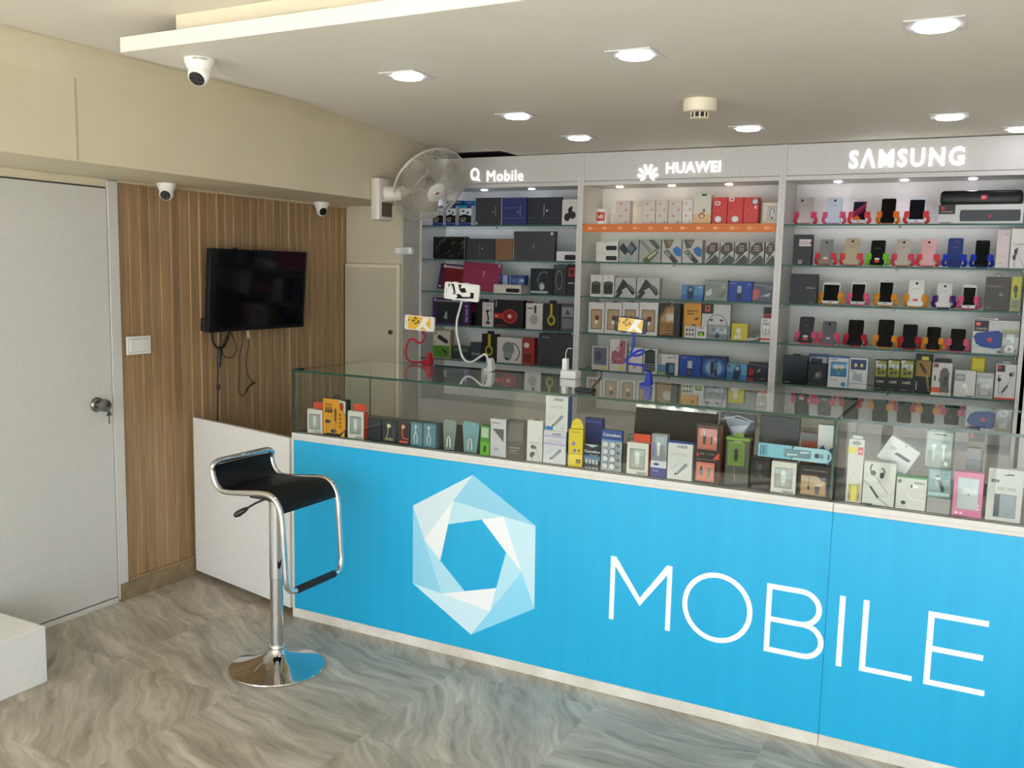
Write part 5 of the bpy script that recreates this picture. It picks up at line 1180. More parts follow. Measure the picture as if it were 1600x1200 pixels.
PH('smoky clear phone seen from the back with a white sticker', 'pink hand shaped holder under the smoky clear phone', 1282.5, 1303.5, 501.5, 4, 'back', '4a4b4d', '5b5c5e', 'rose', sticker=[('dad8d4', .2)])
PH('black phone in red hands, left of the amber pair on the fourth right shelf', 'red hand shaped holder under the left black phone of the fourth right shelf', 1322.5, 1346.5, 499.5, 4, 'front', '0d0d0f', '08080a', 'red')
PH('tallest black phone in amber hands on the fourth right shelf', 'amber hand shaped holder under the tallest black phone', 1369, 1394, 499.3, 4, 'front', '0d0d0f', '09090b', 'amber')
PH('blue black phone in red hands on the fourth right shelf', 'red hand shaped holder under the blue black phone', 1408, 1431, 506.5, 4, 'front', '14161e', '12141d', 'red')
PH('short black phone in amber hands right of the blue black phone', 'amber hand shaped holder under the short black phone', 1446, 1467.5, 510.5, 4, 'front', '0d0d0f', '08080a', 'amber')
PH('small black phone in pink hands beside the white speaker carton', 'pink hand shaped holder beside the white speaker carton', 1483, 1506.5, 513.5, 4, 'front', '111216', '06070b', 'rose')

# right unit boxes
S = 1
sb = B('soundbar_box', 'box', 'long white box printed with a grey soundbar on the top right shelf', 1465, 1598, 319.5, S, 'cfcdcb', [('r', 0, .5, .2, 1, '35322f'), ('r', .03, .74, .07, .9, 'cf3a2c'), ('r', .03, .6, .17, .66, '8f8b87'), ('p', arc(.27, .42, .012, .3, 90, 270, 8) + arc(.96, .42, .012, .3, -90, 90, 8), '55565b'), ('p', arc(.27, .42, .009, .26, 90, 270, 8) + arc(.96, .42, .009, .26, -90, 90, 8), '46474c'), ('r', .60, .3, .63, .44, 'c23a34'), ('l', [(.02, .05), (.16, .05)], .004, '77736f')], d=.10, dy=.004)
a0, b0, Yd_, zd_, hd_ = span(1468, 1598, 297, S, .03, sb['top'])
t = thing('soundbar', 'black rounded soundbar lying on top of the long white box', 'speaker', ((a0 + b0) / 2, Yd_ + .02, sb['top'] + .0012))
q = MB(); q.box(-(b0 - a0) / 2, -.03, 0, (b0 - a0) / 2, .05, hd_ - .002, mat('0c0c0e', .35), b=.016); q.build('speaker_body', t, smooth=40)
q = MB(); q.box(.0, -.0312, hd_ * .33, .026, -.0302, hd_ * .62, mat('d02a3a', .35)); put_text(q, 'JBL', .013, -.0315, hd_ * .47, .018, hd_ * .16, mat('e9dcdc', .4)); q.build('logo_plate', t)
q = MB(); q.tube([(-(b0 - a0) / 2 + .014, -.024, .004), ((b0 - a0) / 2 - .014, -.024, .004)], .003, mat('1d1d20', .3), 8); q.build('foot_rail', t, smooth=60)
S = 2
B('phone_box', 'box', 'tall black box with a white label and barcode on the second right shelf', 1237.5, 1267, 366.5, S, '1c1c1f', [('r', .32, .62, .96, .84, 'd8d2d4'), ('r', .36, .68, .9, .71, '8d6d74'), ('r', .36, .75, .8, .78, 'a08088'), ('e', .93, .73, .05, .05, '8a2f38'), ('r', .32, .04, .52, .16, 'a9a9a4'), ('r', .37, .07, .48, .13, '5a5a58')], d=.05)
B('phone_box', 'box', 'slim pale rose box standing beside the blue hand holders', 1554, 1575, 359.5, S, 'cdbfc0', [('r', .25, .12, .55, .14, 'a3989a'), ('e', .75, .88, .06, .02, '9a8e90')], d=.05, dy=.01)
B('earphone_box', 'box', 'white box printed with black earphones at the right end of the second shelf', 1576, 1599.5, 357, S, 'd2cfcc', [('t', 'SOUND', .5, .6, .7, .05, '77736f'), ('r', .3, .52, .7, .53, 'aaa6a2')] + earbud(.38, .42, 1.6) + earbud(.3, .28, 1.5, ang=1) + [('l', [(.5, .4), (.95, .05)], .0012, '3a3a3c')], d=.05, dy=.0, parts=[hang_tab('1b1b1d', .55, .012)])
S = 3
B('phone_box', 'box', 'wide black box with faint grey lettering on the third right shelf', 1233, 1275, 428, S, '17171a', [('r', .62, .52, .93, .545, '9a9a9c'), ('r', .62, .56, .9, .575, '6f6f72'), ('r', .72, .04, .92, .06, '77777a')], d=.05)
B('earphone_box', 'box', 'brown box with faint earphone print on the third right shelf', 1536.5, 1575, 433, S, '4c463f', [('t', 'URBEATS', .4, .72, .6, .05, '8f877c'), ('e', .66, .48, .08, .05, '8a837a'), ('l', [(.5, .2), (.66, .44)], .0012, '3a342e'), ('l', [(.4, .1), (.52, .36), (.7, .2)], .0015, '38322c'), ('r', .06, .08, .3, .1, '8f877c')], d=.045, parts=[loop_tab('9a948c')])
B('earphone_pack', 'packet', 'clear pack with yellow green card at the right end of the third right shelf', 1576.5, 1593.5, 431, S, '9a9c6a', [('r', .05, .38, .95, .95, 'b4b243'), ('e', .45, .62, .2, .12, '4d4f33'), ('e', .5, .45, .12, .08, '55573a'), ('r', .2, .1, .8, .3, '7d7d72')], d=.03, dy=.0, parts=[loop_tab('b9bab2')])
S = 4
jb = B('speaker_box', 'box', 'large white carton printed with a blue barrel speaker', 1517, 1590, 500.5, S, 'd0cecb', [('r', .02, .66, .34, .98, '2b2726'), ('r', .06, .82, .16, .93, 'cf4a32'), ('t', 'JBL', .11, .875, .07, .05, 'f0e6e0'), ('t', 'CHARGE3', .18, .74, .26, .06, 'c9c4c0'), ('p', [(.0, .2), (.6, .08), (.7, .25), (.2, .16), (.1, .3)], 'b9c9be'),
     ('p', [(.02, .5), (.08, .3), (.2, .2), (.5, .16), (.64, .2), (.64, .62), (.56, .7), (.3, .66), (.1, .62)], '2f4f9c'), ('e', .38, .42, .06, .07, 'c64a34'), ('e', .57, .07, .02, .03, '4a4744'), ('e', .62, .07, .02, .03, '4a4744')], d=.08, dy=.03)
t = thing('cable_coil', 'coiled white cable lying on the blue speaker carton', 'cable', ((jb['x0'] + jb['x1']) / 2 - .04, jb['y'] + .04, jb['top'] + .0045))
q = MB(); q.tube([(.045 * math.cos(a), .022 * math.sin(a), .0012 * (i // 20)) for i, a in enumerate([2 * PI * k / 20 for k in range(41)])], .0036, mat('dedbd6', .4), 8); q.build('coil', t, smooth=60)
q = MB(); q.box(.03, -.030, -.004, .046, -.018, .004, WHITEP, b=.0015); q.build('plug', t)
B('charger_box', 'box', 'clear edged box showing a white plug, in front of the blue speaker carton', 1563.5, 1590.5, 516, S, 'b3b3ae', [('r', .04, .04, .96, .96, 'a7a8a4'), ('r', 0, .96, 1, 1, 'c8bd6a'), ('r', 0, 0, .03, 1, 'c8bd6a'), ('p', [(.22, .62), (.7, .62), (.7, .84), (.26, .84)], 'e1dfda'), ('r', .48, .5, .72, .62, 'cfcdc8'), ('p', arc(.46, .2, .3, .2, 0, 180, 10) + [(.2, .1), (.74, .1)], 'dcdad5'), ('e', .46, .24, .1, .08, 'aeada9')], d=.022, dy=.003, parts=[blister(.03, .03, .97, .94, .004)])
S = 5
B('earphone_box', 'box', 'wide black glossy box with hang tab at the left of the bottom right shelf', 1222, 1260, 555.5, S, '18191b', [('r', .08, .14, .92, .9, '202224'), ('l', [(.2, .3), (.5, .7), (.8, .4)], .0016, '3b3e42'), ('r', .06, .05, .3, .09, '6d7074')], d=.05, rough=.2, parts=[hang_tab('141517', .35, .008)])
B('earphone_box', 'box', 'white and blue topped box behind the black boxes on the bottom right shelf', 1261, 1290, 553.5, S, 'bdc0c4', [('r', 0, .92, 1, 1, '3c5c8c'), ('r', .14, .6, .76, .86, '2f3236'), ('r', .1, .88, .45, .91, '7d8084')], d=.04, dy=.07)
B('earphone_box', 'box', 'smaller black box with grey earphone print on the bottom right shelf', 1260.5, 1291, 568, S, '191a1c', [('p', [(.3, .3), (.5, .64), (.7, .7), (.78, .4), (.6, .3)], '53565a'), ('e', .52, .5, .12, .1, '8b8e92'), ('r', .06, .05, .2, .12, '585b5f'), ('r', .26, .05, .9, .08, '45484c')], d=.045, dy=.002)
B('earphone_box', 'box', 'white box with a large blue window and gold earphones', 1292, 1324, 557.5, S, 'cfd2d4', [('p', [(.12, .36), (.92, .36), (.92, .84), (.12, .84)], '3f8fb8'), ('e', .4, .64, .1, .07, 'c9a85c'), ('e', .66, .66, .1, .07, 'c9a85c'), ('l', [(.42, .6), (.5, .4), (.64, .62)], .002, 'd8c48a'), ('e', .78, .12, .12, .07, '3f8fc0'), ('r', .1, .9, .4, .93, '6d8ba0'), ('r', .1, .24, .5, .26, '8b8e90')], d=.045, parts=[lid('3a74b8', .035), blister(.12, .36, .92, .84, .005)])
B('earphone_box', 'box', 'white box with dark blue window and a pale drawing below', 1324.6, 1353.5, 559, S, 'cdd0d2', [('r', .08, .62, .92, .94, '3a4f72'), ('e', .35, .76, .09, .06, 'd7c98e'), ('e', .68, .76, .09, .06, 'd7c98e'), ('p', [(.2, .28), (.76, .24), (.7, .52), (.5, .46), (.28, .54)], 'a9acae'), ('r', .0, .16, 1, .18, '7fa08c'), ('r', .06, .56, .4, .58, '8b8e90')], d=.045, dy=.004)
for (a_, b2), wd in zip(((1364.6, 1383.4), (1384.2, 1403.4), (1404.2, 1425.4)), ('left', 'middle', 'right')):
    B('earphone_pack', 'packet', '%s of three yellow green and black earphone packs' % wd, a_, b2, 562, S, '26261f', [('r', .04, .46, .96, .97, 'a5a338'), ('p', [(.04, .84), (.4, .97), (.04, .97)], 'd8d7cd'), ('e', .32, .74, .14, .07, '4a4a30'), ('e', .66, .78, .14, .07, '4a4a30'), ('e', .36, .58, .14, .06, '56562f'), ('e', .68, .6, .14, .06, '56562f'), ('t', 'CAPS', .5, .3, .62, .08, 'd8d6cc'), ('r', .1, .06, .6, .08, '8d8b80')], d=.03, dy=.002, parts=[loop_tab('b9bab2'), blister(.06, .47, .94, .95, .006)])
B('earphone_box', 'box', 'black box with a gold panel and dark clip print on the bottom right shelf', 1427, 1453, 553, S, '1b1a18', [('r', .06, .44, .94, .84, '9b7a33'), ('p', [(.2, .76), (.34, .8), (.74, .56), (.62, .5)], '2c2520'), ('r', .36, .86, .78, .95, 'cdbf3c'), ('t', 'READY', .84, .24, .4, .12, 'c8b94a', -80), ('r', .1, .08, .16, .3, 'b9b6b0')], d=.05, dy=.012, parts=[hang_tab('1b1a18', .9, .008)])
B('earphone_box', 'box', 'white and orange box printed with a grey head in profile', 1453.6, 1485, 567, S, 'cdcac6', [('r', 0, .08, .9, .24, 'd0693a'), ('p', [(.42, .1), (.44, .36), (.34, .46), (.4, .56), (.4, .74), (.56, .86), (.76, .84), (.88, .68), (.86, .46), (.92, .1)], '6e6c6b'), ('p', [(.56, .3), (.62, .6), (.8, .62), (.84, .3)], '57555a'), ('e', .7, .52, .05, .05, '2a2a2c'), ('r', .06, .86, .3, .97, '2f2b29'), ('r', .1, .9, .2, .95, 'cf4a32'), ('r', .12, .44, .2, .6, '35322f'), ('r', .0, .0, 1, .08, 'e0ddd9'), ('l', [(.4, .04), (.9, .04)], .003, '55524f')], d=.045, parts=[hang_tab('1f1d1c', .92, .02)])
B('earphone_box', 'box', 'white box printed with a white earbud and a grey patch', 1489, 1522.5, 579, S, 'd3d1ce', [('r', .04, .6, .5, .86, '9a9a98'), ('r', .1, .66, .44, .8, 'b5b5b3'), ('e', .5, .42, .12, .08, 'efedea'), ('e', .62, .26, .08, .12, 'e3e1de'), ('l', [(.5, .4), (.64, .2)], .0025, 'f0eeeb'), ('r', .6, .03, .94, .06, '4b4947'), ('r', .06, .9, .6, .92, 'b0aeab')], d=.045)
B('tag_card', 'packet', 'yellow rounded hang card behind the white earbud boxes', 1513.5, 1535.5, 558, S, 'd6c53a', [('r', .3, .55, .7, .58, '8e7f25'), ('r', .1, .7, .9, .715, 'b7a72c'), ('p', [(.2, .22), (.5, .3), (.3, .36)], '4d4626')], d=.02, dy=.062, bev=.006)
B('earphone_box', 'box', 'clear white box with a white charging case inside', 1523.2, 1550.5, 583, S, 'c3c2bf', [('r', .08, .1, .92, .9, 'b4b4b1'), ('p', arc(.5, .4, .3, .2, 0, 360, 18)[:-1], 'd3d2ce'), ('e', .38, .46, .07, .07, 'ecebe8'), ('e', .62, .46, .07, .07, 'ecebe8'), ('r', .3, .16, .7, .24, 'dad8d5')], d=.04, dy=.002, parts=[blister(.05, .05, .95, .95, .005)])
B('earphone_box', 'box', 'white box with red foot and black sports earphones, rightmost on the bottom shelf', 1552, 1586.5, 569, S, 'd2cfcc', [('r', 0, 0, 1, .06, 'c5492c'), ('r', .06, .78, .44, .97, '35302e'), ('r', .1, .86, .24, .94, 'cf4a32'), ('e', .74, .72, .09, .06, '2a2a2c'), ('l', arc(.82, .74, .08, .06, -90, 90, 6), .003, '2a2a2c'), ('e', .2, .56, .09, .06, '2a2a2c'), ('l', arc(.22, .62, .08, .06, 60, 220, 6), .003, '2a2a2c'), ('l', [(.2, .52), (.2, .2), (.4, .16)], .0012, '3a3a3c'), ('p', [(.34, .22), (.4, .18), (.64, .38), (.6, .44)], '35353a'), ('l', [(.62, .4), (.76, .68)], .0012, '3a3a3c')], d=.045, dy=.0, parts=[hang_tab('b9b6b2', .4, .010)])

# =============================================== front row in the glass counter
S = 'C'
OT = 'd2512f'
def win_box(label, x0, x1, yt, word):
    B('earphone_box', 'box', label, x0, x1, yt, 'C', 'dbd8d0', earwin(word=word), d=.035, parts=[('hang_flap', lambda p, w, h, d: p.box(-w / 2 + w * .2, d * .6, h + .0004, w / 2 - w * .02, d * .66, h + .030, mat(OT, .45))), ('window', lambda p, w, h, d: p.box(-.36 * w, -.006, .16 * h, .36 * w, -.0022, .82 * h, PLASTIC, b=.002)), ('side_panel', lambda p, w, h, d: p.box(w / 2 + .0001, .001, .001, w / 2 + .0007, d - .001, h - .001, mat(OT, .45)))])
win_box('white window box with orange flap at the left end of the glass counter', 480, 504, 640, 'NODI')
B('earphone_box', 'box', 'yellow and black box lettered about bass in the glass counter', 505, 541.5, 624, S, '1b1916', [('p', [(0, .02), (0, 1), (.62, 1), (.96, .55), (.96, .2), (.72, .06), (.2, .06)], 'e1a126'), ('p', [(.64, 1), (.96, .96), (.96, .58)], 'c9d2b0'), ('e', .8, .82, .09, .12, 'a83a2c'), ('t', 'EXTRA', .25, .84, .3, .055, '2b2110'), ('t', 'BASS', .25, .74, .3, .08, '2b2110'), ('r', .1, .62, .18, .7, '2b2110'), ('r', .21, .62, .29, .7, '2b2110'), ('r', .32, .62, .4, .7, '2b2110'), ('p', [(.5, .4), (.58, .4), (.58, .72), (.54, .78), (.5, .72)], '55585f'), ('e', .24, .38, .1, .05, '55555a'), ('e', .17, .38, .06, .05, '2b2b2e'), ('l', [(.18, .36), (.18, .1)], .0012, '2b2110'), ('e', .5, .13, .1, .05, '6a6a70'), ('e', .42, .13, .06, .05, '2b2b2e'), ('l', [(.54, .4), (.56, .18)], .0014, '2b2110')] + [('r', .72, .24 + .11 * i, .8, .30 + .11 * i, '9a6c1a') for i in range(4)] + [('p', [(.78, .0), (.96, .16), (.96, 0)], 'e1a126')], d=.03, dy=.003, parts=[loop_tab('1b1916'), ('side_panel', lambda p, w, h, d: p.box(w / 2 + .0001, .001, .001, w / 2 + .0008, d - .001, h - .001, mat('26231f', .4)))])
win_box('white window box with orange flap right of the yellow bass box', 543, 568, 643, 'NODI')
B('earphone_box', 'box', 'slim dark navy box right of the second white window box', 574.5, 595, 655, S, '272b33', [('r', .1, .1, .9, .9, '30353e'), ('l', [(.88, .05), (.88, .95)], .001, '6d727c')], d=.03)
B('cable_box', 'box', 'dark box showing a yellow cable in the glass counter', 596, 619.5, 657, S, '33353b', [('r', .08, .06, .92, .92, '454750'), ('l', [(.45, .78), (.42, .4), (.3, .2), (.78, .2)], .003, 'c4c18a'), ('r', .2, .1, .8, .17, '8d8a55'), ('e', .5, .76, .14, .09, 'd6d3a2')], d=.03)
B('cable_box', 'box', 'dark box showing an orange cable in the glass counter', 620.2, 640, 659, S, '3b3436', [('l', [(.42, .8), (.42, .4), (.5, .28), (.9, .26)], .0055, 'd8613a'), ('r', .2, .08, .86, .16, 'd8613a'), ('e', .5, .78, .16, .09, 'e3a08a')], d=.03)
for (a_, b2), lb in zip(((640.8, 660), (660.6, 681)), ('left teal box printed with a white forked cable', 'right teal box printed with a white forked cable')):
    B('cable_box', 'box', lb, a_, b2, 660 if a_ < 650 else 662, S, '5a7d87', [('r', .06, .05, .94, .95, '6b8f98'), ('e', .45, .82, .1, .06, 'cfdfe2'), ('l', [(.45, .78), (.45, .6), (.32, .4), (.36, .12)], .003, 'e2ebec'), ('l', [(.45, .6), (.6, .4), (.56, .12)], .003, 'e2ebec')], d=.03)
def clam(label, x0, x1, yt, tint, dev):
    X0_, X1_, Y, z, H_ = span(x0, x1, yt, 'C', .002); w = X1_ - X0_
    t = thing('blister_pack', label, 'packet', ((X0_ + X1_) / 2, Y, z + .0003), 0, GROUP['blister_pack'])
    q = MB(); q.prism([(-w * .4, 0), (w * .34, 0), (w * .5, H_ * .8), (w * .42, H_ * .97), (-w * .42, H_), (-w * .5, H_ * .85)], .012, .0145, mat(tint, .4)); q.build('card', t)
    q = MB(); q.prism([(-w * .3, .006), (w * .26, .006), (w * .34, H_ * .6), (-w * .34, H_ * .6)], -.002, .0115, PLASTIC); q.build('clear_blister', t)
    q = MB(); q.tube([(-w * .12, .006, H_ * .1), (-w * .1, .006, H_ * .38), (w * .02, .006, H_ * .44), (w * .1, .006, H_ * .36), (w * .12, .006, H_ * .1)], .003, mat(dev, .35), 8); q.build('cable', t, smooth=60)
clam('clear tapered pack holding a white cable, right of the teal boxes', 689.5, 710, 656, '8a9490', 'e6e9e9')
clam('second clear tapered pack with pale blue card, left of the green box', 720, 746, 659, '7fa6ac', 'dfe8ea')
B('earphone_box', 'box', 'bright green topped box left of the tall grey white box', 750, 764.5, 665.5, S, '4e8f35', [('r', 0, 0, 1, .46, '6cb13a'), ('r', .1, .6, .9, .94, 'b4c9ac'), ('p', [(.3, .12), (.6, .1), (.7, .3), (.4, .34)], '2c5a22')], d=.035)
B('power_bank_box', 'box', 'grey white box with a dark triangle print and small number', 765.3, 790, 655, S, 'c9c6c9', [('p', [(.14, .74), (.86, .74), (.86, .4)], '5d6166'), ('t', '20', .4, .2, .24, .06, '55535a'), ('r', .1, .88, .6, .91, '8d8b90')], d=.035)
B('cable_box', 'box', 'dark grey box with lined text panel in the glass counter', 790.7, 818, 657, S, '38383a', [('r', .1, .1, .92, .36, '2a2a2c'), ('t', 'LIGHTNING', .48, .29, .6, .04, 'b9b6b2'), ('r', .16, .2, .6, .225, '8d8a86'), ('r', .16, .14, .7, .165, '77746f'), ('r', .06, .46, .94, .94, '55585a')] + [('l', [(.12 + .1 * i, .5), (.12 + .1 * i, .9)], .0008, '77797b') for i in range(8)], d=.035)
B('earphone_box', 'box', 'white box printed with black earphones before the glass joint', 822.3, 846.8, 658, S, 'd3d1ce', [('t', 'SOUND', .5, .46, .6, .05, '8f8c88'), ('l', [(0, .27), (1, .27)], .0008, 'a3a09c'), ('e', .4, .36, .14, .05, '2c2b2d'), ('e', .56, .35, .08, .045, '55555a'), ('e', .34, .16, .12, .07, '2c2b2d'), ('e', .46, .2, .1, .05, '4b4b50'), ('l', [(.62, .34), (.9, .02)], .0014, '4b4b50'), ('l', [(.36, .1), (.42, .0)], .0014, '2c2b2d')], d=.035, parts=[hang_tab('55524f', .3, .008), lid('d9d6d2', .01)])
k1 = B('charger_box', 'box', 'lower of two stacked white charger boxes beside the yellow pack', 848, 883.5, 673.5, S, 'd6d4d8', anker() + [('l', [(0, .83), (1, .83)], .004, 'b4a4e0'), ('l', [(0, .6), (1, .6)], .004, 'b4a4e0')], d=.04, dy=.002, parts=[('side_panel', lambda p, w, h, d: p.box(w / 2 + .0001, .001, .001, w / 2 + .0006, d - .001, h - .001, mat('2d55a8', .4)))])
B('charger_box', 'box', 'upper of two stacked white charger boxes, reaching up to the glass top', 851.5, 886.5, 619, S, 'd6d5d0', anker() + [('r', .04, .02, .36, .12, '2f7fc0'), ('t', 'CE', .8, .08, .14, .04, '8d8a86')], d=.04, dy=.002, zb=k1['top'] + .0009, parts=[('side_panel', lambda p, w, h, d: p.box(w / 2 + .0001, .001, .001, w / 2 + .0006, d - .001, h - .001, mat('2f62b0', .4)))])
B('earphone_box', 'box', 'tall bright yellow box with rounded hang card in the glass counter', 887.5, 909, 671, S, 'e0c92a', [('r', 0, .34, 1, .35, '6a5a14'), ('t', 'bassline', .5, .93, .6, .04, '8d7a1a'), ('p', [(.2, .6), (.4, .7), (.5, .6), (.34, .56)], '8a78c0'), ('p', [(.3, .42), (.5, .5), (.6, .42), (.44, .38)], '8a78c0'), ('r', .72, .4, .8, .48, '4b3f12'), ('r', .56, .1, .86, .2, '3a3210'), ('t', 'Black', .71, .15, .22, .05, 'd9cf9a')], d=.035, rot=10, parts=[('hang_card', lambda p, w, h, d: p.prism([(-w * .42, h + .0006)] + [(w * .42, h + .0006)] + [(w * .42 * math.cos(a), h + .006 + .034 * math.sin(a)) for a in [PI * i / 12 for i in range(13)]], d * .45, d * .55, mat('e0c92a', .4)))])
def batt(label, x0, x1, yt, ops, **k): B('battery_card', 'packet', label, x0, x1, yt, 'C', '1d2a38', ops, d=.014, **k)
batt('blue black card of four batteries in the glass counter', 911.5, 937.5, 694, [('p', [(.0, .98), (.9, .98), (.5, .86)], 'b9c0c4'), ('t', 'Camelion', .5, .7, .94, .1, 'e6e9ea'), ('r', 0, .36, 1, .54, '2f6a92'), ('t', 'PLUS', .6, .56, .5, .06, '9db4c0')] + [('r', .1 + .21 * i, .0, .25 + .21 * i, .38, 'b9bdbf') for i in range(4)] + [('r', .1 + .21 * i, .06, .25 + .21 * i, .2, '3c4247') for i in range(4)], dy=.002)
batt('blue white card of round coin cells in the glass counter', 938.3, 970.5, 672, [('r', 0, 0, 1, .76, 'b3b6b8'), ('r', 0, .76, 1, 1, '2c4f96'), ('t', 'Camelion', .5, .88, .86, .07, 'e6e9ea'), ('r', 0, .72, 1, .76, '5d9bc4')] + [('e', .22 + .36 * i, .64 - .175 * j, .16, .085, c_) for i in range(2) for j in range(4) for c_ in ('8e9194',)] + [('e', .22 + .36 * i, .645 - .175 * j, .13, .068, 'd3d5d6') for i in range(2) for j in range(4)] + [('l', [(0, .555 - .175 * j), (1, .555 - .175 * j)], .0012, '5d9bc4') for j in range(3)] + [('r', .8, .6 - .175 * j, .94, .68 - .175 * j, '77797b') for j in range(4)], dy=.004)
win_box('white window box with orange flap right of the coin cell card', 978, 1012, 692, 'NODI')
B('earphone_box', 'box', 'grey green box standing behind the orange flapped window box', 978, 1014, 680, S, '6b7066', [('r', 0, .94, 1, .97, '8e938a')], d=.02, dy=.045)
B('blister_pack', 'packet', 'grey clear pack with a blue lower band beside the white charger box', 1015.5, 1040.5, 678.5, S, '9ea1a6', [('r', .0, .0, 1, .22, '3a3f8e'), ('r', 0, .22, 1, .38, 'd2d3d6'), ('e', .36, .3, .18, .03, '3c4a94'), ('t', 'Travel', .3, .15, .36, .03, 'd2d3e6'), ('r', .08, .5, .24, .8, '7a72b4'), ('p', arc(.48, .76, .1, .06, 0, 180, 8) + [(.42, .5), (.54, .5)], 'e6e5e3'), ('r', .44, .5, .56, .74, 'd9d8d6')], d=.03, dy=.002, parts=[blister(.04, .4, .96, .97, .006)])
B('charger_box', 'box', 'white charger box with blue top edge, standing alone in the glass counter', 1041.5, 1080.5, 692, S, 'd6d5d1', anker(), d=.035, parts=[lid('2f62b0', .02)])
BO = [('r', .08, .57, .88, .93, 'c26a55'), ('r', .12, .60, .84, .9, 'cf7a66'), ('r', .3, .66, .42, .82, '3a3033'), ('r', .34, .8, .38, .88, 'd9c3bb'), ('r', .62, .66, .7, .8, '4a4a6a'), ('t', 'Galaxy S6 and Note 5', .5, .96, .8, .02, 'b9a8a4'), ('p', [(.06, .46), (.12, .53), (.18, .46)], 'd0502f'), ('t', 'ALLOY', .3, .5, .2, .03, 'c99a8c'), ('t', 'HDTV Adapter', .68, .5, .34, .024, '9b8f8c'), ('p', [(.74, .42), (1, .42), (1, .54)], 'cf5638'), ('t', 'Galaxy S6 and Note 5', .5, .4, .8, .02, 'b9a8a4'),
      ('r', .08, .04, .84, .36, 'c87866'), ('r', .12, .07, .8, .33, 'd68c7a'), ('e', .3, .2, .09, .07, '7f8288'), ('r', .27, .22, .33, .3, '44454a'), ('p', [(.55, .1), (.66, .1), (.7, .28), (.58, .28)], '85888e')]
B('adapter_box', 'box', 'tall black box with two orange windows in the glass counter', 1083.5, 1122, 662.5, S, '211d1d', BO, d=.03, parts=[loop_tab('201c1c'), blister(.08, .57, .88, .93, .004), blister(.08, .04, .84, .36, .004), ('side_panel', lambda p, w, h, d: p.box(w / 2 + .0001, .001, .001, w / 2 + .0008, d - .001, h - .001, mat('9c4531', .4)))])
B('mouse_box', 'box', 'tall olive grey box with a green window in the glass counter', 1131, 1168, 684.5, S, '4f5047', [('r', .1, .44, .8, .92, '74903a'), ('r', .15, .48, .75, .88, '66823a'), ('p', arc(.45, .7, .09, .09, 0, 180, 8) + arc(.45, .6, .09, .07, 180, 360, 8), '20231c'), ('t', 'wireless', .5, .93, .34, .03, 'cfd6bd'), ('l', [(.4, .4), (.44, .1)], .002, '9b9c94'), ('l', [(.2, .3), (.6, .16)], .0008, '85867d')], d=.035, parts=[lid('7b9a3e', .05), ('hang_tab', lambda p, w, h, d: p.prism([(-w * .2, h + .0015), (w * .2, h + .0015), (w * .18, h + .016), (-w * .18, h + .016)], d * .4, d * .46, mat('7b9a3e', .4)))])
cs1 = B('earphone_box', 'box', 'small black glossy box below the left end of the blue strip pack', 1171, 1201, 714, S, '1a1b1d', [('r', .08, .06, .92, .94, '26282b'), ('e', .5, .7, .12, .1, '4b4e52'), ('e', .55, .42, .1, .08, '53565a'), ('l', [(.3, .9), (.4, .5), (.6, .3)], .0012, '66696d')], d=.035, rough=.2)
win2 = B('earphone_box', 'box', 'white window box below the middle of the blue strip pack', 1203, 1242.5, 722, S, 'd9d6cf', earwin(word='NODI'), d=.035, parts=[blister(.14, .16, .86, .82, .005)])
bo3 = B('adapter_box', 'box', 'black box with one tan window below the right end of the blue strip pack', 1244.5, 1298, 727.5, S, '1e1a19', [('r', .1, .06, .88, .68, 'b48d5e'), ('r', .14, .1, .84, .64, 'c29d6e'), ('l', [(.36, .66), (.35, .34)], .002, '4a3a2c'), ('p', [(.31, .34), (.39, .34), (.38, .22), (.32, .22)], '3a2c22'), ('p', [(.54, .36), (.7, .36), (.68, .1), (.56, .1)], '4c4858'), ('t', 'Galaxy S6 and Note 5', .52, .84, .72, .06, 'b3a79c'), ('p', [(.6, .68), (.88, .68), (.88, .5), (.72, .56)], '1e1a19'), ('t', 'Micro USB', .78, .62, .18, .03, '8d8279')], d=.035, parts=[blister(.1, .06, .86, .66, .004)])
# long pale blue pack lying over the three boxes
pz = max(cs1['top'], win2['top'], bo3['top']) + .002
a0, b0, Yd_, zd_, hd_ = span(1184, 1306, 700, S, .004, pz)
b0 = min(b0, XJ - .0185); w = b0 - a0; t = thing('cable_pack', 'long pale blue strip pack lying tilted across three boxes', 'packet', ((a0 + b0) / 2, Yd_, pz))
t.rotation_euler = (0, math.radians(0.5), 0)
H2 = .047
q = MB(); out = [(-w / 2, 0), (w / 2 - .03, .0)] + [(w / 2 - .026 + .026 * math.cos(a), H2 * .5 + H2 * .5 * math.sin(a)) for a in [-PI / 2 + PI * i / 10 for i in range(11)]] + [(-w / 2, H2)]
q.prism(out, .0, .008, mat('a9cdd6', .35))
face_ops(q, [('r', 0, 0, .46, 1, '86bccd'), ('p', [(.46, 0), (.5, .3), (.46, .7), (.5, 1), (.46, 1)], '3d5a66'), ('r', .36, .2, .72, .8, '7fa2ad'), ('p', [(.4, .3), (.54, .36), (.54, .46), (.4, .42)], 'e4eced'), ('p', [(.58, .54), (.7, .6), (.7, .7), (.58, .66)], 'e4eced'), ('e', .8, .5, .03, .18, '3e5560'), ('t', 'E.SEA', .86, .5, .06, .3, '3e5560'), ('r', .03, .1, .05, .9, '4a7f92'), ('r', .07, .15, .09, .85, '4a7f92'), ('r', .11, .15, .12, .85, '5a93a6'), ('p', arc(.945, .5, .022, .26, -80, 80, 8), '35527c')], w, H2, -.0002, None, .35)
q.build('pack_body', t)
q = MB(); q.box((.36 - .5) * w, -.007, H2 * .2, (.72 - .5) * w, -.0022, H2 * .8, PLASTIC, b=.002); q.build('clear_window', t)
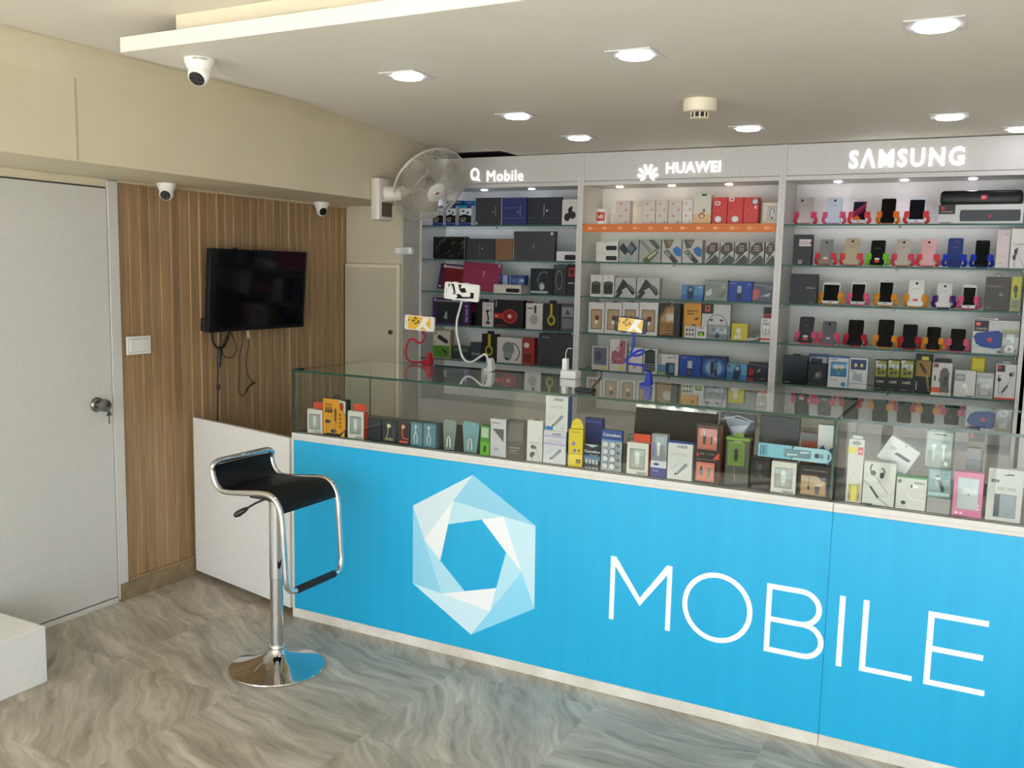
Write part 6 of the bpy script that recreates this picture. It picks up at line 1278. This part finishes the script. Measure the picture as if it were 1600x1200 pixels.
# right counter
B('cable_box', 'box', 'tall narrow white box with yellow base and red square beside the glass joint', 1320, 1345, 686, S, 'd1cfc7', [('e', .5, .94, .3, .035, '8f958f'), ('r', .0, .78, .5, .88, 'd9c73a'), ('r', .62, .76, .94, .88, 'c83a34'), ('t', 'mi', .78, .82, .16, .05, 'f2e9e4'), ('l', [(.1, .3), (.5, .5), (.9, .58)], .0014, 'b9b6ae'), ('l', [(.2, .56), (.8, .36)], .0014, 'c3c0b8'), ('r', .16, .02, .9, .28, 'b5a74a'), ('r', .34, .02, .68, .28, 'd8cb5c'), ('e', .22, .1, .08, .06, '8f8770'), ('e', .82, .1, .08, .06, '8f8770')], d=.03, dy=.002, parts=[hang_tab('c3c6c0', .7, .010)])
B('earphone_box', 'box', 'large white box printed with black sports earphones in the right counter', 1346, 1396, 722, S, 'cfcec8', [('l', arc(.28, .84, .07, .1, 100, 300, 10), .004, '29292b'), ('e', .3, .74, .09, .06, '2b2b2d'), ('l', arc(.58, .78, .07, .08, -60, 120, 10), .004, '29292b'), ('e', .58, .7, .07, .07, '2f2f32'), ('l', [(.34, .7), (.8, .3)], .0014, '55565a'), ('l', [(.02, .56), (.24, .42)], .0014, '55565a'), ('p', [(.2, .42), (.26, .44), (.52, .2), (.48, .16)], '2f3032'), ('l', [(.5, .18), (.86, .0)], .0014, '55565a'), ('r', .02, .0, .34, .03, '2a2a2c')], d=.04, parts=[('side_panel', lambda p, w, h, d: p.box(w / 2 + .0001, .001, .001, w / 2 + .0007, d - .001, h - .001, mat('c9c8c2', .4)))])
bk = B('charger_box', 'box', 'white box with green top edge printed with a white car charger', 1398, 1445.5, 746, S, 'd1d0c9', [('t', 'belkin', .76, .85, .32, .09, '4a4d4a'), ('e', .1, .86, .07, .06, '77797a'), ('r', .47, .68, .53, .78, '3a3b3d'), ('p', [(.54, .66), (.72, .7), (.72, .76), (.54, .8)], 'ecebe7'), ('l', [(.4, .52), (.42, .38), (.55, .32), (.95, .3)], .003, 'e6e5e1'), ('e', .26, .2, .08, .06, '3c3e40'), ('r', .05, .06, .4, .08, 'a9a8a2')], d=.04, parts=[lid('4f9a4c', .03)])
# white carton balanced on its corner on the belkin box and its neighbour
dc = at_y(1404, 711, YC0 + .075); sw_, sh_ = .104, .088
t = thing('tilted_box', 'white box standing tilted on its corner above the white boxes', 'box', (dc.x, dc.y, TRAY + .0005))
Mr = Matrix.Translation((0, 0, dc.z - TRAY)) @ Matrix.Rotation(math.radians(29), 4, 'Y')
q = MB(); q.box(-sw_ / 2, 0, -sh_ / 2, sw_ / 2, .03, sh_ / 2, mat('dedddb', .4), Mr, b=.0012)
face_ops(q, [('p', [(.36, .44), (.44, .56), (.9, .56), (.86, .44)], '6a6b6e'), ('r', .42, .5, .84, .545, '3c3d40'), ('e', .26, .62, .1, .08, 'bdbdbb'), ('p', [(.5, .9), (.54, .96), (.58, .9)], '55575a'), ('l', [(.12, .5), (.3, .62)], .0015, 'c3c2c0')], sw_, sh_, -.0001, Mr @ Matrix.Translation((0, 0, -sh_ / 2)))
q.build('box_body', t)
B('charger_box', 'box', 'grey box behind the white earphone box, just under the tilted white box', 1391, 1417, 733, S, '8f8d8a', [('r', .1, .8, .9, .84, '77757a')], d=.035, dy=.074, h=dc.z - TRAY - .0685)
g1_ = B('charger_box', 'box', 'low plain grey box under the teal clear pack', 1446.5, 1484, 778, S, '9c9a98', [('r', .1, .7, .9, .72, '8a8886')], d=.035)
c1_ = B('earphone_pack', 'packet', 'clear teal pack holding a black car charger', 1448, 1484.5, 732.5, S, '8ea7a6', [('r', .05, .06, .95, .16, 'b9dcd8'), ('p', [(.36, .64), (.5, .7), (.74, .3), (.62, .22)], '3a4048'), ('e', .42, .68, .13, .07, 'dfe3e2'), ('e', .4, .74, .1, .05, '30363c'), ('e', .66, .26, .08, .06, '26343c'), ('p', [(.7, .84), (.84, .88), (.82, .8)], '3f4a4e')], d=.02, dy=.004, zb=g1_['top'] + .0008, parts=[blister(.04, .04, .96, .96, .008)])
B('earphone_pack', 'packet', 'clear rounded pack holding two white earbuds, topmost of its stack', 1443.5, 1486, 674, S, 'bfc6bf', [('p', [(.1, .05), (.94, .05), (.94, .76), (.1, .76)], 'a9b1aa'), ('e', .32, .6, .09, .06, 'eceeea'), ('e', .68, .6, .09, .06, 'eceeea'), ('r', .28, .2, .36, .56, 'dfe2dd'), ('r', .64, .2, .72, .56, 'dfe2dd'), ('r', .3, .9, .76, .93, '55595a'), ('r', .6, .7, .9, .74, '7d8280'), ('e', .8, .14, .08, .06, 'eceeea')], d=.02, dy=.006, zb=c1_['top'] + .0008, parts=[blister(.06, .04, .98, .78, .008), hang_tab('bfc6bf', .7, .008)], bev=.006)
B('phone_case_box', 'box', 'pink framed box with a white window in the right counter', 1486, 1533, 738, S, 'd5799f', [('r', .14, .16, .86, .88, 'b9bcc0'), ('r', .17, .19, .83, .85, 'c9ccd0'), ('e', .52, .5, .03, .02, '4b4d50'), ('r', .1, .05, .2, .1, 'ecc4d4'), ('r', .26, .05, .36, .1, 'ecc4d4'), ('r', .84, .18, .9, .22, 'f2dce5'), ('r', .84, .26, .9, .30, 'f2dce5')], d=.035, dy=.0, parts=[blister(.14, .16, .86, .88, .004)])
B('phone_case_box', 'box', 'white box with hang slot and a blue grey phone case window in the right counter', 1538, 1594, 733, S, 'cbcac6', [('p', [(.46, .9), (.54, .9), (.56, .915), (.72, .915), (.74, .89), (.46, .88)], '35363a'), ('r', .1, .74, .32, .79, '45464a'), ('t', 'viva', .21, .765, .14, .03, 'cbcac6'), ('r', .22, .08, .84, .52, '49525f'), ('r', .38, .09, .83, .51, '97a0a8'), ('r', .54, .14, .72, .15, '5d656d'), ('r', .3, .6, .5, .66, 'aeada9'), ('r', .56, .6, .8, .66, 'aeada9')], d=.035)
# second row
B('cable_box', 'box', 'blue box standing behind the yellow box in the glass counter', 912, 939, 653.5, S, '27407f', [('r', .1, .9, .9, .94, '4a66a8'), ('r', .3, .1, .8, .26, '9aa3a8')], d=.03, dy=.10)
def sheet(label, x0, x1, yt, dy, col, lean=14, ops=()):
    return B('screen_folder', 'folder', label, x0, x1, yt, 'C', col, ops, d=.012, dy=dy, lean=lean, rough=.25)
def film(p, w, h, d):
    rnd = random.Random(11); n = 26; vs = []; fs = []
    for i in range(n + 1):
        x = -w / 2 + w * i / n
        vs += [(x, -.001, h - .008), (x, -.0035 + rnd.uniform(-.002, .002), h + .003 + rnd.uniform(-.003, .005)), (x, .013, h + .001 + rnd.uniform(-.002, .003))]
    for i in range(n):
        for k in range(2): fs.append((3 * i + k, 3 * i + 3 + k, 3 * i + 4 + k, 3 * i + 1 + k))
    p.add(vs, fs, mat('c9cccd', .15, .6))
B('tablet_case_box', 'box', 'large black flat case in shiny film standing behind the charger boxes', 985, 1112, 640, S, '0b0c0e', [('r', .02, .3, .98, .32, '141518')], d=.02, dy=.16, lean=10, rough=.55, parts=[('shiny_film', film)])
B('tablet_case_box', 'box', 'black flat case in a clear bag behind the green topped box', 1118, 1173, 648, S, '0c0d10', [('p', [(.1, .96), (.9, .9), (.6, .6), (.5, .3), (.4, .62)], '8f95a4'), ('p', [(.3, .8), (.8, .84), (.5, .6)], 'c9ced8'), ('l', [(.04, .9), (.5, .97), (.96, .9)], .002, 'cfd2d6')], d=.02, dy=.10, lean=6, rough=.2)
B('tablet_case_box', 'box', 'charcoal flat case standing above the pale blue strip pack', 1181, 1243, 652, S, '26282b', [('l', [(.0, .3), (.9, .6)], .0008, '3a3d41')], d=.02, dy=.10, lean=4, rough=.3)
B('charger_box', 'box', 'red box standing behind the pale blue strip pack', 1247, 1272, 676, S, 'a04a38', [('r', 0, .86, 1, 1, '77787a')], d=.03, dy=.10)
B('charger_box', 'box', 'blue box in white film standing beside the glass joint', 1272.5, 1303, 664, S, '2c5a9c', [('p', [(0, .62), (.3, .7), (.5, .6), (1, .74), (1, 1), (0, 1)], 'd9dad8'), ('p', [(.5, .4), (.6, .62), (.66, .4)], 'c6cdd6')], d=.03, dy=.10)
B('earphone_box', 'box', 'grey and yellow box standing behind the stacked clear packs', 1503, 1526, 700, S, '8e8c8a', [('p', [(.1, .1), (.8, .1), (.5, .5)], 'd6c63a'), ('r', 0, .8, 1, .82, '77757a')], d=.03, dy=.10)
B('earphone_box', 'box', 'brown fronted box standing behind the pink framed box', 1504, 1530, 660, S, '8f7d5e', [('r', 0, .82, 1, 1, '3a3634'), ('r', .1, .86, .3, .94, 'c24a34')], d=.03, dy=.14)

# =============================================== phones on bendy stands on the counter top
def bendy(label, plabel, X, scr, phc, stand, px, path, clamp, ang, wpx, hpx, art, Yp):
    """px: centre of the phone; path: neck from phone to clamp in picture points on its own upright plane"""
    c = at_y(px[0], px[1], Yp); k = Yp * 1.0
    L_ = abs(at_y(px[0] + wpx / 2, px[1], Yp).x - at_y(px[0] - wpx / 2, px[1], Yp).x); Hh = abs(at_y(px[0], px[1] - hpx / 2, Yp).z - at_y(px[0], px[1] + hpx / 2, Yp).z)
    sm = mat(stand, .35)
    cl = at_y(clamp[0], clamp[1], Yp)
    zt = ZGT + .0004
    t = thing('phone_stand', label, 'phone stand', (cl.x, Yp, zt), 0, 'bendy phone stands on the counter'); o = Vector((cl.x, Yp, zt))
    yb = YC1 - YC0
    pts = [at_y(x, y, Yp) - o + Vector((0, .0152, 0)) for x, y in path]
    pts[-1].y = 0
    q = MB(); q.tube(cat_rom(pts, 6), .0052, sm, 10); q.build('bendy_neck', t, smooth=60)
    q = MB(); q.prism([(-.026, .0), (.014, 0), (.022, .006), (.016, .050), (.006, .062), (-.002, .050), (-.006, .016), (-.024, .012)], -.014, .014, sm); q.build('clamp', t)
    q = MB(); R_ = Matrix.Translation(c - o) @ Matrix.Rotation(math.radians(ang), 4, 'Y')
    q.box(-L_ * .34, .0105, -Hh * .30, L_ * .1, .0165, Hh * .30, sm, R_, b=.002)
    for u in (-.2, .12):
        q.box(u * L_ - .007, -.0035, Hh / 2 + .0008, u * L_ + .007, .0160, Hh / 2 + .0035, sm, R_); q.box(u * L_ - .007, -.0035, -Hh / 2 - .0035, u * L_ + .007, .0160, -Hh / 2 - .0008, sm, R_)
        q.box(u * L_ - .004, .0105, -Hh / 2 - .0010, u * L_ + .004, .0160, Hh / 2 + .0010, sm, R_)
    q.build('phone_clip', t)
    p = thing('mobile_phone', plabel, 'phone', c, 0, 'phones on the bendy stands'); p.rotation_euler = (0, math.radians(ang), 0)
    q = MB(); q.prism(rrect(L_, Hh, Hh * .14, 5, 0, -Hh / 2), 0, .0095, mat(phc, .3)); q.build('phone_body', p)
    q = MB(); q.box(-L_ * .38, -.0005, -Hh * .43, L_ * .38, -.0001, Hh * .43, mat(scr, .15)); face_ops(q, art, L_ * .76, Hh * .86, -.0006, Matrix.Translation((0, 0, -Hh * .43)), .15); q.build('screen', p)
    q = MB(); q.box(-L_ * .44, -.0008, -Hh * .12, -L_ * .43, -.0001, Hh * .12, mat('8d8d8d', .3)); q.build('earpiece', p)
X5 = [('p', [(.36, 0), (.52, 0), (.66, .3), (.84, .0), (1, .0), (1, .12), (.78, .46), (.94, .98), (.66, .98), (.62, .7), (.5, .3)], 'f2efe8'), ('t', '57', .34, .62, .3, .5, '33301f', -48), ('r', .02, .6, .06, .8, '4d7a52')]
SWIRL = [('p', [(.06, .98), (.2, .96), (.3, .3), (.2, .5), (.14, .8)], '1d1d20'), ('p', [(.36, .98), (.5, .98), (.46, .72), (.62, .8), (.7, .5), (.5, .44), (.42, .62)], '1d1d20'), ('p', [(.18, .46), (.3, .3), (.44, .34), (.56, .18), (.84, .22), (.84, .52), (.98, .52), (.98, .14), (.3, .0), (.2, .2)], '1d1d20'), ('e', .26, .16, .1, .14, 'f3f2ef'), ('e', .76, .36, .1, .14, 'f3f2ef'), ('r', .0, .74, .05, .96, '2f6b52')]
bendy('red bendy phone stand clamped on the glass counter top', 'white phone with a yellow picture held by the red stand', 0, 'eec34e', 'e6e3de', 'b3223a', (655, 505), [(657, 517), (661, 526), (658, 534), (651, 536), (643, 530), (636, 533), (631.5, 548), (633, 560), (642, 566), (655, 566), (664, 564)], (669, 569), 2.5, 46, 23, X5, 3.70)
bendy('white bendy phone stand with a long neck on the glass counter top', 'white phone with a black and white picture held by the white stand', 0, 'f0efec', 'e9e7e3', 'd9d8d4', (721, 456), [(719, 470), (716, 482), (711.5, 500), (711, 520), (715, 540), (719, 556), (726, 565), (735, 566), (746, 559), (755, 554), (759, 560), (761, 566)], (765, 577), 4.0, 54, 27, SWIRL, 3.66)
bendy('blue bendy phone stand with a looped neck on the glass counter top', 'black phone with a yellow picture held by the blue stand', 0, 'efc044', '141417', '2c46b8', (985, 508), [(987, 520), (988, 530), (986, 545), (984, 553), (992, 556), (1003, 552), (1003, 548), (994, 549), (984, 556), (976, 563), (979, 568), (990, 570), (1004, 572), (1007, 580)], (1011, 594), 4.0, 50, 24, X5, 3.60)
# white adapter and its lead on the glass top
p = at_z(884, 592, ZGT)
t = thing('power_adapter', 'white upright plug adapter standing on a white box on the counter', 'adapter', (p.x, p.y, ZGT + .0004))
q = MB(); q.box(-.028, 0, 0, .045, .06, .034, WHITEP, b=.003); q.build('adapter_base', t)
q = MB(); q.box(-.026, .012, .0343, -.004, .04, .085, WHITEP, b=.003); q.build('plug_block', t)
q = MB(); q.tube(cat_rom([(-.015, .026, .085), (-.014, .026, .11), (-.006, .026, .128), (.012, .026, .130)], 5), .0018, WHITEP, 6); q.build('white_lead', t, smooth=60)
p0 = at_z(917, 613, ZGT); 
t = thing('power_cable', 'black lead and small dark plug lying on the glass counter top', 'cable', (p0.x, p0.y, ZGT + .0045))
q = MB(); pts = [at_z(x, y, ZGT) - Vector((p0.x, p0.y, ZGT)) for x, y in ((921, 614), (929, 602), (935, 596), (940, 588), (938, 582), (930, 580), (926, 581))]
q.tube(cat_rom(pts, 5), .0024, cb, 6); q.build('cord', t, smooth=60)
q = MB(); q.box(-.045, -.02, -.0038, .03, .02, .012, mat('26292c', .4), b=.004); q.build('plug_body', t)
# ------------------------------------------------------------------ light
W = bpy.data.worlds.new('overcast_sky'); SC.world = W; W.use_nodes = True
bg = W.node_tree.nodes['Background']; bg.inputs[0].default_value = (.81, .915, 1.0, 1); bg.inputs[1].default_value = 4.4
def area(name, loc, sx, sy, power, col, direction=(0, 0, -1), spread=180, portal=False):
    l = bpy.data.lights.new(name, 'AREA'); l.shape = 'RECTANGLE'; l.size = sx; l.size_y = sy; l.energy = power; l.color = col; l.spread = math.radians(spread)
    o = bpy.data.objects.new(name, l); COL.objects.link(o); o.location = loc
    o.rotation_euler = Vector(direction).to_track_quat('-Z', 'Y').to_euler()
    if portal: l.cycles.is_portal = True
    return o
area('shop_front_portal', (-.5, YFRONT - .02, 1.1), 6.5, 2.3, 1, (1, 1, 1), (0, 1, 0), portal=True)
sl = bpy.data.lights.new('sun', 'SUN'); sl.energy = 24.0; sl.angle = math.radians(1.2); sl.color = (.97, .985, 1)
so = bpy.data.objects.new('sun', sl); COL.objects.link(so); so.rotation_euler = Vector((-.35, .42, -.84)).to_track_quat('-Z', 'Y').to_euler(); so.location = (3, -6, 8)
def spot(name, loc, power, col, ang, rad=.012, blend=.6):
    l = bpy.data.lights.new(name, 'SPOT'); l.energy = power; l.color = col; l.spot_size = math.radians(ang); l.spot_blend = blend; l.shadow_soft_size = rad
    o = bpy.data.objects.new(name, l); COL.objects.link(o); o.location = loc
    return o
for x, y, c_ in LEDS:
    spot('cabinet_spot_light', (x, y, ZFB - .006), 1.0, rgb(c_)[:3], 120)
for o in [o for o in COL.objects if o.name.startswith('downlight')]:
    spot('downlight_beam', o.location + Vector((0, 0, -.02)), 3.0, (.88, .93, 1.0), 95, .04, .9)
SC.view_settings.view_transform = 'Standard'
SC.view_settings.look = 'None'
SC.view_settings.gamma = 1.0
SC.view_settings.use_curve_mapping = False
SC.view_settings.exposure = 0.42
SC.cycles.use_denoising = True
SC.cycles.transparent_max_bounces = 40
SC.cycles.max_bounces = 10
SC.cycles.diffuse_bounces = 5
SC.cycles.glossy_bounces = 5
SC.cycles.caustics_reflective = False
SC.cycles.caustics_refractive = False
SC.cycles.sample_clamp_indirect = 6.0
